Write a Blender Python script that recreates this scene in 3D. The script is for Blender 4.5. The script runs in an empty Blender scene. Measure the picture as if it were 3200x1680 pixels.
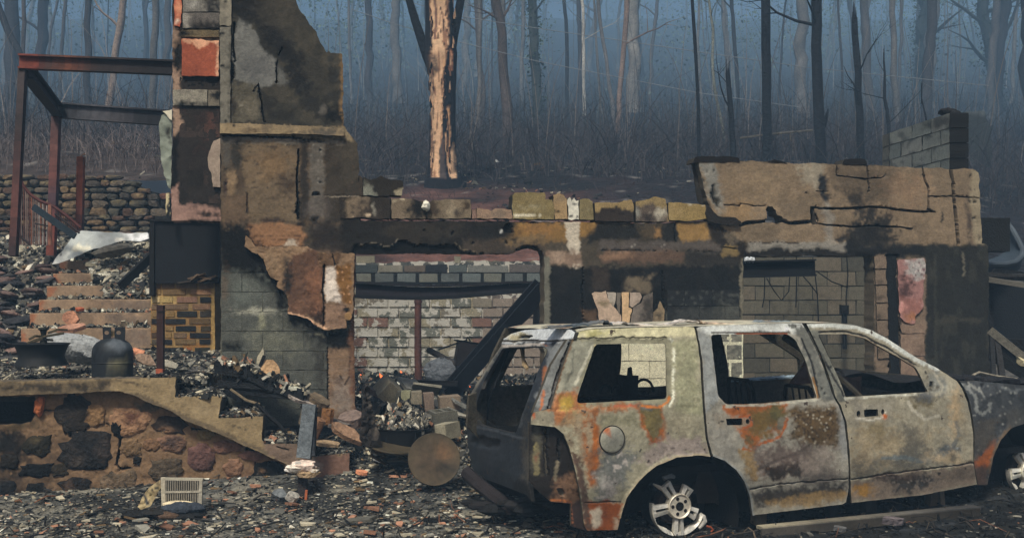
import bpy, math, random, numpy as np
from mathutils import Vector, Matrix, Euler
from mathutils.geometry import delaunay_2d_cdt
random.seed(7); np.random.seed(7)
RS = np.random.RandomState(11)
scene = bpy.context.scene
COL = scene.collection
# ------------------------------------------------------------------ camera, sky, sun, exposure
EYE = 1.72; FPX = 3400.0; CX = 1600.0; HY = 950.0
cam_d = bpy.data.cameras.new('camera'); cam = bpy.data.objects.new('camera', cam_d); COL.objects.link(cam)
cam.location = (0, 0, EYE); cam.rotation_euler = (math.radians(90), 0, 0)
cam_d.sensor_width = 36.0; cam_d.lens = FPX / 3200 * 36.0; cam_d.shift_y = (HY - 840) / 3200.0
cam_d.clip_start = 0.05; cam_d.clip_end = 1000
scene.camera = cam
world = bpy.data.worlds.new('World'); scene.world = world; world.use_nodes = True
wn = world.node_tree; wn.nodes.clear()
sky = wn.nodes.new('ShaderNodeTexSky'); sky.sky_type = 'NISHITA'; sky.sun_disc = False
SUN_EL, SUN_AZ = math.radians(54), math.radians(197)     # light comes from behind the camera
sky.sun_elevation = SUN_EL; sky.sun_rotation = SUN_AZ; sky.air_density = 0.6; sky.dust_density = 6.0; sky.ozone_density = 0.3
bg = wn.nodes.new('ShaderNodeBackground'); bg.inputs['Strength'].default_value = 0.05
wo = wn.nodes.new('ShaderNodeOutputWorld')
wn.links.new(sky.outputs[0], bg.inputs[0]); wn.links.new(bg.outputs[0], wo.inputs[0])
sun_d = bpy.data.lights.new('sun', 'SUN'); sun_d.energy = 2.8; sun_d.angle = math.radians(10); sun_d.color = (1.0, 0.95, 0.82)
sun = bpy.data.objects.new('sun', sun_d); COL.objects.link(sun)
sdir = Vector((math.sin(SUN_AZ) * math.cos(SUN_EL), math.cos(SUN_AZ) * math.cos(SUN_EL), math.sin(SUN_EL)))
sun.rotation_euler = sdir.to_track_quat('Z', 'Y').to_euler()
scene.view_settings.view_transform = 'Standard'; scene.view_settings.look = 'None'
scene.view_settings.gamma = 1; scene.view_settings.use_curve_mapping = False
scene.view_settings.exposure = 0.5
HAZE_DENSITY = 0.0041; HAZE_COLOR = (0.40, 0.675, 1.0)
try:
    scene.cycles.volume_bounces = 1; scene.cycles.max_bounces = 6; scene.cycles.diffuse_bounces = 3
    scene.cycles.use_denoising = True
except Exception: pass

# ------------------------------------------------------------------ numeric helpers
KAL = 1.15
def lin(c):
    c = np.asarray(c, float) / 255.0
    return np.where(c <= 0.04045, c / 12.92, ((c + 0.055) / 1.055) ** 2.4)
def alb(c, k=None):
    v = lin(c); m = v.max(); g = v.mean(); v = g + (v - g) * 1.02
    v = v * (KAL if k is None else k) * (max(m, .004) / .2) ** .27
    return np.clip(v * min(1, .78 / v.max()), 0.004, 0.8)
def _h(ix, iy, s):
    n = (ix.astype(np.int64) * 374761393 + iy.astype(np.int64) * 668265263 + s * 974634777) & 0xffffffff
    n = ((n ^ (n >> 13)) * 1274126177) & 0xffffffff
    n = (n ^ (n >> 16)) & 0xffffffff
    return n / 4294967295.0
def vn(x, y, s=0):
    x = np.asarray(x, float); y = np.asarray(y, float)
    ix = np.floor(x); iy = np.floor(y); fx = x - ix; fy = y - iy
    fx = fx * fx * (3 - 2 * fx); fy = fy * fy * (3 - 2 * fy)
    a = _h(ix, iy, s); b = _h(ix + 1, iy, s); c = _h(ix, iy + 1, s); d = _h(ix + 1, iy + 1, s)
    return (a + (b - a) * fx) * (1 - fy) + (c + (d - c) * fx) * fy
def fbm(x, y, s=0, o=4):
    r = 0; a = .5; t = 0
    x = np.asarray(x, float); y = np.asarray(y, float)
    for i in range(o):
        r = r + a * vn(x, y, s + i * 17); t += a; a *= .5; x = x * 2.03 + 11.3; y = y * 2.03 + 5.7
    return r / t * 2 - 1
def sst(a, b, x):
    t = np.clip((x - a) / (b - a + 1e-9), 0, 1); return t * t * (3 - 2 * t)
def inpoly(x, y, P):
    r = np.zeros(x.shape, bool); n = len(P); j = n - 1
    for i in range(n):
        xi, yi = P[i]; xj, yj = P[j]
        if yi != yj:
            r ^= ((yi > y) != (yj > y)) & (x < (xj - xi) * (y - yi) / (yj - yi) + xi)
        j = i
    return r
def dseg(x, y, P, closed):
    d = np.full(x.shape, 1e9); n = len(P)
    for i in range(n if closed else n - 1):
        ax, ay = P[i]; bx, by = P[(i + 1) % n]; dx, dy = bx - ax, by - ay
        t = np.clip(((x - ax) * dx + (y - ay) * dy) / (dx * dx + dy * dy + 1e-9), 0, 1)
        d = np.minimum(d, np.hypot(x - ax - t * dx, y - ay - t * dy))
    return d
# ops: E ellipse, P polygon, L line, N noise speckle, G vertical/horizontal blend
def E(cx, cy, rx, ry, c, soft=.35, h=0, a=1): return ('e', cx, cy, rx, ry, c, soft, h, a)
def Pg(p, c, soft=5, h=0, a=1): return ('p', p, c, soft, h, a)
def L(p, w, c, h=0, a=1): return ('l', p, w, c, h, a)
def Nz(s, th, c, a=1, sx=1, sy=1, h=0, sd=0): return ('n', s, th, c, a, sx, sy, h, sd)
def paint(x, y, base, ops, seed=0, warp=9, k=None, var=.16):
    x = np.asarray(x, float); y = np.asarray(y, float)
    col = np.tile(alb(base, k), (len(x), 1)); h = np.zeros(len(x))
    wx = x + warp * (fbm(x / 38, y / 38, seed + 3) + .5 * fbm(x / 11, y / 11, seed + 5, 2))
    wy = y + warp * (fbm(x / 38, y / 38, seed + 9) + .5 * fbm(x / 11, y / 11, seed + 7, 2))
    last = 1.0; fz = fbm(x / 7, y / 7, seed + 81, 3); fz2 = fbm(x / 22, y / 22, seed + 83, 3); fq = fz * .8 + fz2 * .8
    for q in ops:
        t = q[0]
        if t == 'e':
            _, cx, cy, rx, ry, c, so, hh, a = q; so = min(1, so * 1.3)
            d = np.hypot((wx - cx) / rx, (wy - cy) / ry); m = sst(1 + so, 1 - so, d)
            m = 1 - m if False else m
            m = sst(.12, .88, np.clip((1 + so * (1 + 1.1 * fq) - d) / (2 * so), 0, 1))
        elif t == 'p':
            _, p, c, so, hh, a = q; so = so * 1.4 if so > 3 else so
            d = dseg(wx, wy, p, True) * np.where(inpoly(wx, wy, p), 1, -1); m = sst(.1, .9, np.clip((d + so * (1 + 1.3 * fq)) / (2 * so), 0, 1)); last = m
        elif t == 'l':
            _, p, w, c, hh, a = q
            lx = x + (wx - x) * .35; ly = y + (wy - y) * .35
            d = dseg(lx, ly, p, False); w2 = w * (.75 + .5 * vn(x / 14, y / 14, seed + 31)); m = np.clip((w2 - d) / 1.4 + .5, 0, 1)
        else:
            _, s, th, c, a, sx, sy, hh, sd = q
            f = fbm(x / (s * sx), y / (s * sy), seed + 41 + int(sd), 5); m = np.clip((f - th) / .12, 0, 1) * last
        m = m * a
        col = col * (1 - m[:, None]) + alb(c, k) * m[:, None]; h = h + m * hh
    v = 1 + var * fbm(x / 60, y / 60, seed + 51, 3) + var * .8 * fbm(x / 9, y / 9, seed + 61, 3)
    return np.clip(col * v[:, None], .003, .85), h

# ------------------------------------------------------------------ materials
def principled(name, rough=.9, metal=0.0, bump=.25, bscale=60, grain=.3, gscale=45, spec=.25, flakes=None, speck=0.0, bdist=.006, blotch=.22):
    m = bpy.data.materials.new(name); m.use_nodes = True; nt = m.node_tree; nt.nodes.clear(); N = nt.nodes.new; LK = nt.links.new
    out = N('ShaderNodeOutputMaterial'); b = N('ShaderNodeBsdfPrincipled'); LK(b.outputs[0], out.inputs[0])
    b.inputs['Roughness'].default_value = rough; b.inputs['Metallic'].default_value = metal
    b.inputs['Specular IOR Level'].default_value = spec
    at = N('ShaderNodeAttribute'); at.attribute_name = 'Col'
    geo = N('ShaderNodeNewGeometry')
    n1 = N('ShaderNodeTexNoise'); n1.inputs['Scale'].default_value = gscale; n1.inputs['Detail'].default_value = 6; n1.inputs['Roughness'].default_value = .65
    LK(geo.outputs['Position'], n1.inputs['Vector'])
    mr = N('ShaderNodeMapRange'); mr.inputs[1].default_value = .28; mr.inputs[2].default_value = .72
    mr.inputs[3].default_value = 1 - grain; mr.inputs[4].default_value = 1 + grain
    LK(n1.outputs[0], mr.inputs[0])
    mx = N('ShaderNodeVectorMath'); mx.operation = 'SCALE'; LK(at.outputs['Color'], mx.inputs[0]); LK(mr.outputs[0], mx.inputs['Scale'])
    n5 = N('ShaderNodeTexNoise'); n5.inputs['Scale'].default_value = gscale * .19; n5.inputs['Detail'].default_value = 9; n5.inputs['Roughness'].default_value = .72
    LK(geo.outputs['Position'], n5.inputs['Vector'])
    m5 = N('ShaderNodeMapRange'); m5.inputs[1].default_value = .3; m5.inputs[2].default_value = .7; m5.inputs[3].default_value = 1 - blotch; m5.inputs[4].default_value = 1 + blotch
    LK(n5.outputs[0], m5.inputs[0])
    mx5 = N('ShaderNodeVectorMath'); mx5.operation = 'SCALE'; LK(mx.outputs[0], mx5.inputs[0]); LK(m5.outputs[0], mx5.inputs['Scale'])
    cur = mx5.outputs[0]
    if flakes:
        (fc, th, sc) = flakes
        n3 = N('ShaderNodeTexNoise'); n3.inputs['Scale'].default_value = sc; n3.inputs['Detail'].default_value = 7; n3.inputs['Roughness'].default_value = .6
        LK(geo.outputs['Position'], n3.inputs['Vector'])
        r3 = N('ShaderNodeMapRange'); r3.inputs[1].default_value = th; r3.inputs[2].default_value = th + .03; LK(n3.outputs[0], r3.inputs[0])
        mm = N('ShaderNodeMix'); mm.data_type = 'RGBA'; LK(r3.outputs[0], mm.inputs[0]); LK(cur, mm.inputs[6]); mm.inputs[7].default_value = (*fc, 1)
        cur = mm.outputs[2]
    if speck:
        n4 = N('ShaderNodeTexNoise'); n4.inputs['Scale'].default_value = 130; n4.inputs['Detail'].default_value = 3
        LK(geo.outputs['Position'], n4.inputs['Vector'])
        r4 = N('ShaderNodeMapRange'); r4.inputs[1].default_value = .66; r4.inputs[2].default_value = .72; r4.inputs[4].default_value = speck; LK(n4.outputs[0], r4.inputs[0])
        mm = N('ShaderNodeMix'); mm.data_type = 'RGBA'; LK(r4.outputs[0], mm.inputs[0]); LK(cur, mm.inputs[6]); mm.inputs[7].default_value = (.38, .35, .3, 1)
        cur = mm.outputs[2]
    LK(cur, b.inputs['Base Color'])
    n2 = N('ShaderNodeTexNoise'); n2.inputs['Scale'].default_value = bscale; n2.inputs['Detail'].default_value = 8
    LK(geo.outputs['Position'], n2.inputs['Vector'])
    bp = N('ShaderNodeBump'); bp.inputs['Strength'].default_value = bump; bp.inputs['Distance'].default_value = bdist
    LK(n2.outputs[0], bp.inputs['Height']); LK(bp.outputs[0], b.inputs['Normal'])
    return m
M = {}
M['plaster'] = principled('sooty_plaster', bump=.6, grain=.22, gscale=38, speck=.12, bdist=.010)
M['block'] = principled('concrete_block', bump=.8, grain=.42, gscale=85, bscale=110, bdist=.01)
M['peel'] = principled('peeling_painted_block', bump=.7, grain=.35, flakes=((.56, .53, .46), .49, 5.5), bdist=.03)
M['stone'] = principled('burnt_stone', bump=.9, grain=.45, gscale=22, bscale=30, bdist=.03)
M['carsteel'] = principled('burnt_car_steel', rough=.6, metal=.2, bump=.5, grain=.22, gscale=34, bscale=60, spec=.4, bdist=.006, flakes=((.085, .06, .045), .665, 12), blotch=.34)
M['char'] = principled('char', rough=.75, bump=.7, grain=.5, gscale=30, spec=.3, bdist=.015)
M['steel'] = principled('rusty_steel', rough=.7, metal=.2, bump=.3, grain=.35, gscale=14, bscale=50, spec=.35)
M['alloy'] = principled('ash_grey_alloy', rough=.5, metal=.35, bump=.4, grain=.25, gscale=40, spec=.5)
M['chips'] = principled('rubble_chips', bump=.5, grain=.3, gscale=60)
M['soil'] = principled('burnt_ground', bump=1.0, grain=.6, gscale=9, bscale=26, bdist=.05)
M['hill'] = principled('burnt_hillside', bump=1.0, grain=.6, gscale=2.2, bscale=5, bdist=.2)
M['bark'] = principled('bark', bump=1.0, grain=.4, gscale=10, bscale=22, bdist=.05)
M['wood'] = principled('bare_wood', bump=.5, grain=.2, gscale=14, bscale=30, bdist=.02)
M['twig'] = principled('twigs', bump=.1, grain=.2)
M['leaf'] = principled('leaves', bump=.1, grain=.3)
M['sheet'] = principled('pale_sheet', rough=.55, bump=.3, grain=.15, gscale=12)
fm = bpy.data.materials.new('flame'); fm.use_nodes = True
_b = fm.node_tree.nodes['Principled BSDF']; _b.inputs['Base Color'].default_value = (.9, .2, .05, 1)
_b.inputs['Emission Color'].default_value = (1, .18, .05, 1); _b.inputs['Emission Strength'].default_value = 1.3
M['flame'] = fm

# ------------------------------------------------------------------ object helpers
def mk(name, V, F, C, mat, parent=None, smooth=True, sharp=35):
    me = bpy.data.meshes.new(name)
    V = np.asarray(V, float)
    me.from_pydata(V.tolist(), [], F.tolist() if isinstance(F, np.ndarray) else F)
    C = np.asarray(C, float)
    if C.ndim == 1: C = np.tile(C, (len(V), 1))
    a = me.color_attributes.new('Col', 'FLOAT_COLOR', 'POINT')
    a.data.foreach_set('color', np.hstack([C, np.ones((len(V), 1))]).ravel())
    me.materials.append(M[mat] if isinstance(mat, str) else mat)
    if smooth:
        me.polygons.foreach_set('use_smooth', np.ones(len(me.polygons), bool))
        try: me.set_sharp_from_angle(angle=math.radians(sharp))
        except Exception: pass
    me.update()
    o = bpy.data.objects.new(name, me); COL.objects.link(o)
    if parent: o.parent = parent; o.matrix_parent_inverse = Matrix.Translation(parent.location).inverted() if parent.parent is None else parent_inv(parent)
    return o
def parent_inv(p):
    q = p
    while q.parent: q = q.parent
    return Matrix.Translation(q.location).inverted() if p.type == 'EMPTY' else Matrix.Identity(4)
def tag(o, label=None, cat=None, group=None, kind=None):
    if label: o['label'] = label
    if cat: o['category'] = cat
    if group: o['group'] = group
    if kind: o['kind'] = kind
    return o
def thing(name, label, cat, loc=(0, 0, 0), group=None):
    o = bpy.data.objects.new(name, None); COL.objects.link(o); o.location = loc; o.empty_display_size = .2
    return tag(o, label, cat, group)
def at(px, py, Y): return Vector(((px - CX) / FPX * Y, Y, EYE + (HY - py) / FPX * Y))
def A3(px, py, Y): return np.array([(px - CX) / FPX * Y, Y, EYE + (HY - py) / FPX * Y])

class Fr:
    """a wall-like surface: vertical plane through O along U, with an optional offset towards its outward normal N"""
    def __init__(s, O, ang, off=None):
        s.O = np.array(O, float); s.U = np.array([math.cos(ang), math.sin(ang), 0]); s.N = np.array([math.sin(ang), -math.cos(ang), 0]); s.off = off
    def w(s, px, py, extra=0):
        px = np.atleast_1d(np.asarray(px, float)); py = np.atleast_1d(np.asarray(py, float))
        D = np.stack([(px - CX) / FPX, np.ones(len(px)), (HY - py) / FPX], 1); C = np.array([0, 0, EYE])
        o = np.zeros(len(px)) + extra
        for _ in range(8 if s.off else 1):
            t = (((s.O - C) @ s.N) + o) / (D @ s.N)
            P = C + D * t[:, None]
            if s.off: o = s.off((P - s.O) @ s.U, P[:, 2]) + extra
        return P

def rough_poly(p, step, amp, seed):
    out = []; n = len(p)
    for i in range(n):
        a = np.array(p[i], float); b = np.array(p[(i + 1) % n], float); d = b - a; Ls = np.hypot(*d)
        k = max(1, int(round(Ls / step))); nrm = np.array([-d[1], d[0]]) / (Ls + 1e-9)
        for j in range(k):
            q = a + d * (j / k)
            if amp > 0 and j > 0:
                f = float(fbm([q[0] / 17.], [q[1] / 17.], seed, 4)[0]) * amp * 1.8
                q = q + nrm * f
            out.append((float(q[0]), float(q[1])))
    return out

def panel(name, fr, outline, base, ops=(), holes=(), thick=.05, off=0.0, step=6, rough=2.0, seed=0, mat='plaster', parent=None,
          relief=.004, warp=9, k=None, var=.16, edge=None, label=None, back=True, xform=None, sharp=35, dent=0):
    outl = rough_poly(outline, step, rough, seed + 1)
    hl = [rough_poly(h, step, rough, seed + 2) for h in holes]
    pts = list(outl); edges = [(i, (i + 1) % len(outl)) for i in range(len(outl))]
    for h in hl:
        b0 = len(pts); pts += h; edges += [(b0 + i, b0 + (i + 1) % len(h)) for i in range(len(h))]
    nb = len(pts)
    X0, Y0 = np.min(outl, 0); X1, Y1 = np.max(outl, 0)
    gx, gy = np.meshgrid(np.arange(X0, X1, step), np.arange(Y0, Y1, step * .9))
    gx = gx + (np.arange(gx.shape[0])[:, None] % 2) * step * .5
    gx = gx.ravel() + RS.uniform(-.12, .12, gx.size) * step; gy = gy.ravel() + RS.uniform(-.12, .12, gy.size) * step
    ok = inpoly(gx, gy, outl)
    for h in hl: ok &= ~inpoly(gx, gy, h)
    gx, gy = gx[ok], gy[ok]
    B = np.array(pts)
    keep = np.ones(len(gx), bool)
    for c in range(0, len(gx), 4000):
        d = (gx[c:c + 4000, None] - B[None, :, 0]) ** 2 + (gy[c:c + 4000, None] - B[None, :, 1]) ** 2
        keep[c:c + 4000] = d.min(1) > (step * .5) ** 2
    gx, gy = gx[keep], gy[keep]
    ex = []
    for q in ops:
        if q[0] == 'l' and q[4] < 0:
            pl = rough_poly(list(q[1]) + list(q[1])[::-1][1:-1], 3.2, 0, 0) if len(q[1]) > 2 else [tuple(np.array(q[1][0]) * (1 - t) + np.array(q[1][1]) * t) for t in np.linspace(0, 1, 12)]
            pl = pl[:len(pl) // 2 + 1] if len(q[1]) > 2 else pl
            for i in range(len(pl) - 1):
                d = np.array(pl[i + 1]) - np.array(pl[i]); nn = np.array([-d[1], d[0]]) / (np.hypot(*d) + 1e-9)
                for o_ in (0, 1, -1, 1.8, -1.8): ex.append(np.array(pl[i]) + nn * o_ * q[2] * .9)
    if ex:
        ex = np.array(ex); ok = inpoly(ex[:, 0], ex[:, 1], outl)
        for h in hl: ok &= ~inpoly(ex[:, 0], ex[:, 1], h)
        ex = ex[ok]
        ok = np.array([((B - e) ** 2).sum(1).min() > 2 for e in ex], bool) if len(ex) else np.zeros(0, bool)
        ex = ex[ok] if len(ex) else ex
        if len(ex):
            gx = np.concatenate([gx, ex[:, 0]]); gy = np.concatenate([gy, ex[:, 1]])
    allp = [Vector(p) for p in pts] + [Vector((float(a), float(b))) for a, b in zip(gx, gy)]
    vs, es, fs, *_ = delaunay_2d_cdt(allp, edges, [], 0, 1e-4)
    vs = np.array([tuple(v) for v in vs]); fs = np.array(fs)
    cen = vs[fs].mean(1)
    ok = inpoly(cen[:, 0], cen[:, 1], outl)
    for h in hl: ok &= ~inpoly(cen[:, 0], cen[:, 1], h)
    fs = fs[ok]
    # orientation so that the front faces the camera (px y is down)
    a, b, c = vs[fs[:, 0]], vs[fs[:, 1]], vs[fs[:, 2]]
    ar = (b[:, 0] - a[:, 0]) * (c[:, 1] - a[:, 1]) - (b[:, 1] - a[:, 1]) * (c[:, 0] - a[:, 0])
    flip = ar > 0
    fs[flip] = fs[flip][:, ::-1]
    x, y = vs[:, 0], vs[:, 1]
    col, h = paint(x, y, base, ops, seed, warp, k, var)
    P = fr.w(x, y, off)
    hh = h + relief * fbm(x / 30, y / 30, seed + 71, 4) + relief * .6 * fbm(x / 7, y / 7, seed + 73, 2) + (dent * fbm(x / 160, y / 160, seed + 75, 2) if dent else 0)
    Pf = P + fr.N * hh[:, None]
    V = Pf; F = fs.tolist(); C = col
    if back:
        n = len(vs)
        V = np.vstack([Pf, P - fr.N * thick]); ec = alb(edge, k) if edge is not None else None
        C = np.vstack([col, col if ec is None else np.tile(ec, (n, 1))])
        F += (fs[:, ::-1] + n).tolist()
        cnt = {}
        for t in fs.tolist():
            for i in range(3):
                e = (t[i], t[(i + 1) % 3]); cnt[e] = 1
        if ec is None:
            for (i, j) in cnt:
                if (j, i) not in cnt: F.append((j, i, i + n, j + n))
        else:                                                  # rim gets its own vertices and colour
            be = [(i, j) for (i, j) in cnt if (j, i) not in cnt]; m0 = len(V)
            ids = sorted({i for e in be for i in e}); mp = {v: m0 + q for q, v in enumerate(ids)}
            V = np.vstack([V, Pf[ids], (P - fr.N * thick)[ids]])
            C = np.vstack([C, np.tile(ec, (2 * len(ids), 1)) * (1 + .3 * fbm(np.arange(2 * len(ids)) / 2., np.zeros(2 * len(ids)), 5)[:, None])])
            q = len(ids)
            for (i, j) in be: F.append((mp[j], mp[i], mp[i] + q, mp[j] + q))
    if xform is not None: V = xform(V)
    o = mk(name, V, F, C, mat, parent, True, sharp)
    if label: o['label'] = label
    return o

class MB:
    def __init__(s): s.v = []; s.f = []; s.c = []
    def add(s, V, F, c):
        b = len(s.v); s.v += [tuple(float(t) for t in p) for p in V]; s.f += [tuple(int(i) + b for i in f) for f in F]
        c = np.asarray(c, float)
        s.c += [c.tolist()] * len(V) if c.ndim == 1 else c.tolist()
    def box(s, c, size, R=None, col=(.1, .1, .1), jit=0, taper=1):
        x, y, z = [t / 2 for t in size]
        P = np.array([(sx * x * (taper if sz > 0 else 1), sy * y * (taper if sz > 0 else 1), sz * z) for sz in (-1, 1) for sy in (-1, 1) for sx in (-1, 1)], float)
        if jit: P += RS.uniform(-jit, jit, P.shape)
        if R is not None: P = P @ np.array(R).T
        P += np.array(c)
        s.add(P, [(0, 2, 3, 1), (4, 5, 7, 6), (0, 1, 5, 4), (2, 6, 7, 3), (0, 4, 6, 2), (1, 3, 7, 5)], col)
    def beam(s, a, b, w, h, col, up=(0, 0, 1), jit=0):
        a = np.array(a, float); b = np.array(b, float); d = b - a; Ls = np.linalg.norm(d); d /= Ls
        up = np.array(up, float); sx = np.cross(d, up); sx /= np.linalg.norm(sx) + 1e-9; uz = np.cross(sx, d)
        s.box((a + b) / 2, (w, Ls, h), np.stack([sx, d, uz], 1), col, jit)
    def ibeam(s, a, b, w, h, col, t=.018, up=(0, 0, 1), seg=1, sag=0, col2=None):
        a = np.array(a, float); b = np.array(b, float); up = np.array(up, float)
        for i in range(seg):
            f = lambda q: a + (b - a) * q - up * sag * 4 * q * (1 - q)
            p, r = f(i / seg), f((i + 1) / seg)
            d = (r - p) / np.linalg.norm(r - p); p = p - d * .002; r = r + d * .002
            sx = np.cross(d, up); sx /= np.linalg.norm(sx); uz = np.cross(sx, d)
            s.beam(p, r, t, h - 2 * t - .002, col2 if col2 is not None else col, up)
            s.beam(p + uz * (h - t) / 2, r + uz * (h - t) / 2, w, t, col, up); s.beam(p - uz * (h - t) / 2, r - uz * (h - t) / 2, w, t, col, up)
    def tube(s, pts, rad, col, n=6, cap=True, jit=0, cfun=None):
        pts = [np.array(p, float) for p in pts]; m = len(pts)
        if not hasattr(rad, '__len__'): rad = [rad] * m
        b = len(s.v); V = []; last = None
        for i, p in enumerate(pts):
            d = pts[min(i + 1, m - 1)] - pts[max(i - 1, 0)]; d /= np.linalg.norm(d) + 1e-9
            r = np.array([0, 0, 1.]) if abs(d[2]) < .9 else np.array([1., 0, 0])
            if last is not None: r = last
            x = np.cross(r, d); x /= np.linalg.norm(x) + 1e-9; y = np.cross(d, x); last = y
            for k in range(n):
                a = 2 * math.pi * k / n
                rr = rad[i] * (1 + (jit * random.uniform(-1, 1) if jit else 0))
                V.append(p + (x * math.cos(a) + y * math.sin(a)) * rr)
        F = []
        for i in range(m - 1):
            for k in range(n):
                F.append((i * n + k, i * n + (k + 1) % n, (i + 1) * n + (k + 1) % n, (i + 1) * n + k))
        if cap: F.append(tuple(range(n))[::-1]); F.append(tuple((m - 1) * n + k for k in range(n)))
        s.add(V, F, col if cfun is None else cfun(np.array(V)))
    def lathe(s, c, prof, col, n=24, axis=None, a0=0, a1=2 * math.pi, R=None):
        full = abs(a1 - a0 - 2 * math.pi) < 1e-6; k = n if full else n + 1
        V = []
        for (r, z) in prof:
            for i in range(k):
                a = a0 + (a1 - a0) * i / n; V.append((r * math.cos(a), r * math.sin(a), z))
        V = np.array(V)
        if R is not None: V = V @ np.array(R).T
        V = V + np.array(c); F = []
        for j in range(len(prof) - 1):
            for i in range(n):
                i2 = (i + 1) % k; F.append((j * k + i, j * k + i2, (j + 1) * k + i2, (j + 1) * k + i))
        s.add(V, F, col)
    def prism(s, poly, vec, col, col2=None):
        poly = np.array(poly, float); n = len(poly); vec = np.array(vec, float)
        V = np.vstack([poly, poly + vec]); F = [tuple(range(n)), tuple(range(2 * n - 1, n - 1, -1))] + [(j, i, i + n, j + n) for i, j in [(i, (i + 1) % n) for i in range(n)]]
        s.add(V, F, col)
    def build(s, name, mat, parent=None, smooth=False, var=.15, sharp=35, label=None):
        V = np.array(s.v); C = np.array(s.c)
        if var: C = C * (1 + var * fbm(V[:, 0] * 3 + V[:, 2] * 2, V[:, 1] * 3 + V[:, 2] * 4, 13, 3))[:, None]
        o = mk(name, V, s.f, np.clip(C, .003, .85), mat, parent, smooth, sharp)
        if label: o['label'] = label
        return o

def chips(name, P, size, flat, pal, wts, mat='chips', parent=None, tilt=.35, seed=1, asp=(.45, 1.0)):
    """many broken flakes, real little prisms, in one mesh"""
    r = np.random.RandomState(seed); n = len(P); k = 5
    ang = np.sort(r.uniform(0, 2 * math.pi, (n, k)) * .35 + np.linspace(0, 2 * math.pi, k, endpoint=False)[None, :] + r.uniform(0, 6, (n, 1)), 1)
    s = size[:, None] * r.uniform(.7, 1.1, (n, k)); as_ = r.uniform(asp[0], asp[1], (n, 1))
    x = np.cos(ang) * s; y = np.sin(ang) * s * as_; t = (size * flat * r.uniform(.5, 1.5, n))[:, None]
    yaw = r.uniform(0, 6.28, (n, 1)); x, y = x * np.cos(yaw) - y * np.sin(yaw), x * np.sin(yaw) + y * np.cos(yaw)
    tx = r.normal(0, tilt, (n, 1)); ty = r.normal(0, tilt, (n, 1))
    zt = x * np.tan(np.clip(tx, -1.2, 1.2)) + y * np.tan(np.clip(ty, -1.2, 1.2))
    base = np.stack([x, y, zt], 2) + P[:, None, :]
    nrm = np.stack([-np.tan(np.clip(tx, -1.2, 1.2)), -np.tan(np.clip(ty, -1.2, 1.2)), np.ones((n, 1))], 2); nrm /= np.linalg.norm(nrm, axis=2, keepdims=True)
    top = base + nrm * t[:, :, None] + np.array([0, 0, .0])
    V = np.concatenate([top, base - nrm * t[:, :, None]], 1).reshape(-1, 3)
    F = []
    for i in range(n):
        b = i * 2 * k; F.append(tuple(range(b, b + k)))
        for j in range(k): F.append((b + (j + 1) % k, b + j, b + j + k, b + (j + 1) % k + k))
    ci = r.choice(len(pal), n, p=np.array(wts) / np.sum(wts)); C = np.array([alb(c) for c in pal])[ci] * r.uniform(.45, 1.3, (n, 1))
    C = np.repeat(C, 2 * k, 0)
    return mk(name, V, F, np.clip(C, .003, .8), mat, parent, False)
GREYS = [(125, 122, 112), (92, 90, 84), (60, 60, 60), (30, 30, 31), (160, 152, 132), (150, 110, 88), (112, 92, 66), (190, 184, 168)]
GW = [5, 6, 6, 6, 3, 1.2, 2, 1.3]

def rock(mb, c, r, col, seed, sq=(1, 1, 1), n=9, m=5, R=None, rough=.22):
    rr = np.random.RandomState(seed); V = []; 
    for j in range(m + 1):
        th = math.pi * j / m
        for i in range(n):
            a = 2 * math.pi * i / n; f = 1 + rough * rr.uniform(-1, 1)
            V.append((math.sin(th) * math.cos(a) * f * r * sq[0], math.sin(th) * math.sin(a) * f * r * sq[1], math.cos(th) * f * r * sq[2]))
    V = np.array(V)
    if R is not None: V = V @ np.array(R).T
    F = [(j * n + i, j * n + n * 0 + (i + 1) % n, (j + 1) * n + (i + 1) % n, (j + 1) * n + i) for j in range(m) for i in range(n)]
    mb.add(V + np.array(c), F, col)
def EU(x, y, z): return np.array(Euler((math.radians(x), math.radians(y), math.radians(z))).to_matrix())
# ================================================================== terrain
def smooth(a, b, x): return sst(a, b, x)
def ground_z(x, y):
    x = np.asarray(x, float); y = np.asarray(y, float)
    z = smooth(8.6, 11.2, y) * .50 + smooth(2.2, 5.5, x) * smooth(6, 9.0, y) * .12
    return z + .02 * fbm(x * 1.3, y * 1.3, 3, 4) + .012 * fbm(x * 6, y * 6, 4, 3)
def hill_z(x, y):
    x = np.asarray(x, float); y = np.asarray(y, float)
    yy = [18, 25, 36, 60, 100, 150, 210, 270]; far = [7.07, 11.7, 20.8, 34.4, 53.6, 72.4]
    c = np.interp(y, yy, [2.35, 4.45] + far)
    l = np.interp(y, [16.5, 17.6, 20] + yy[1:], [3.5, 3.6, 4.3, 5.2] + far)
    r = np.interp(y, [10, 14, 18, 25, 36, 60, 100, 150, 210, 270], [1.2, 1.7, 2.2, 3.7, 6.2, 11.4, 20.6, 34.4, 53.6, 72.4])
    wl = smooth(-3.6, -4.8, x * 17 / np.maximum(y, 17)); wr = smooth(5.2, 9, x * 17 / np.maximum(y, 14))
    z = c * (1 - wl) * (1 - wr) + l * wl + r * wr * (1 - wl)
    return z + .35 * fbm(x / 5, y / 5, 5, 4) * smooth(17, 24, y) + .06 * fbm(x * 1.1, y * 1.1, 6, 3)
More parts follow.
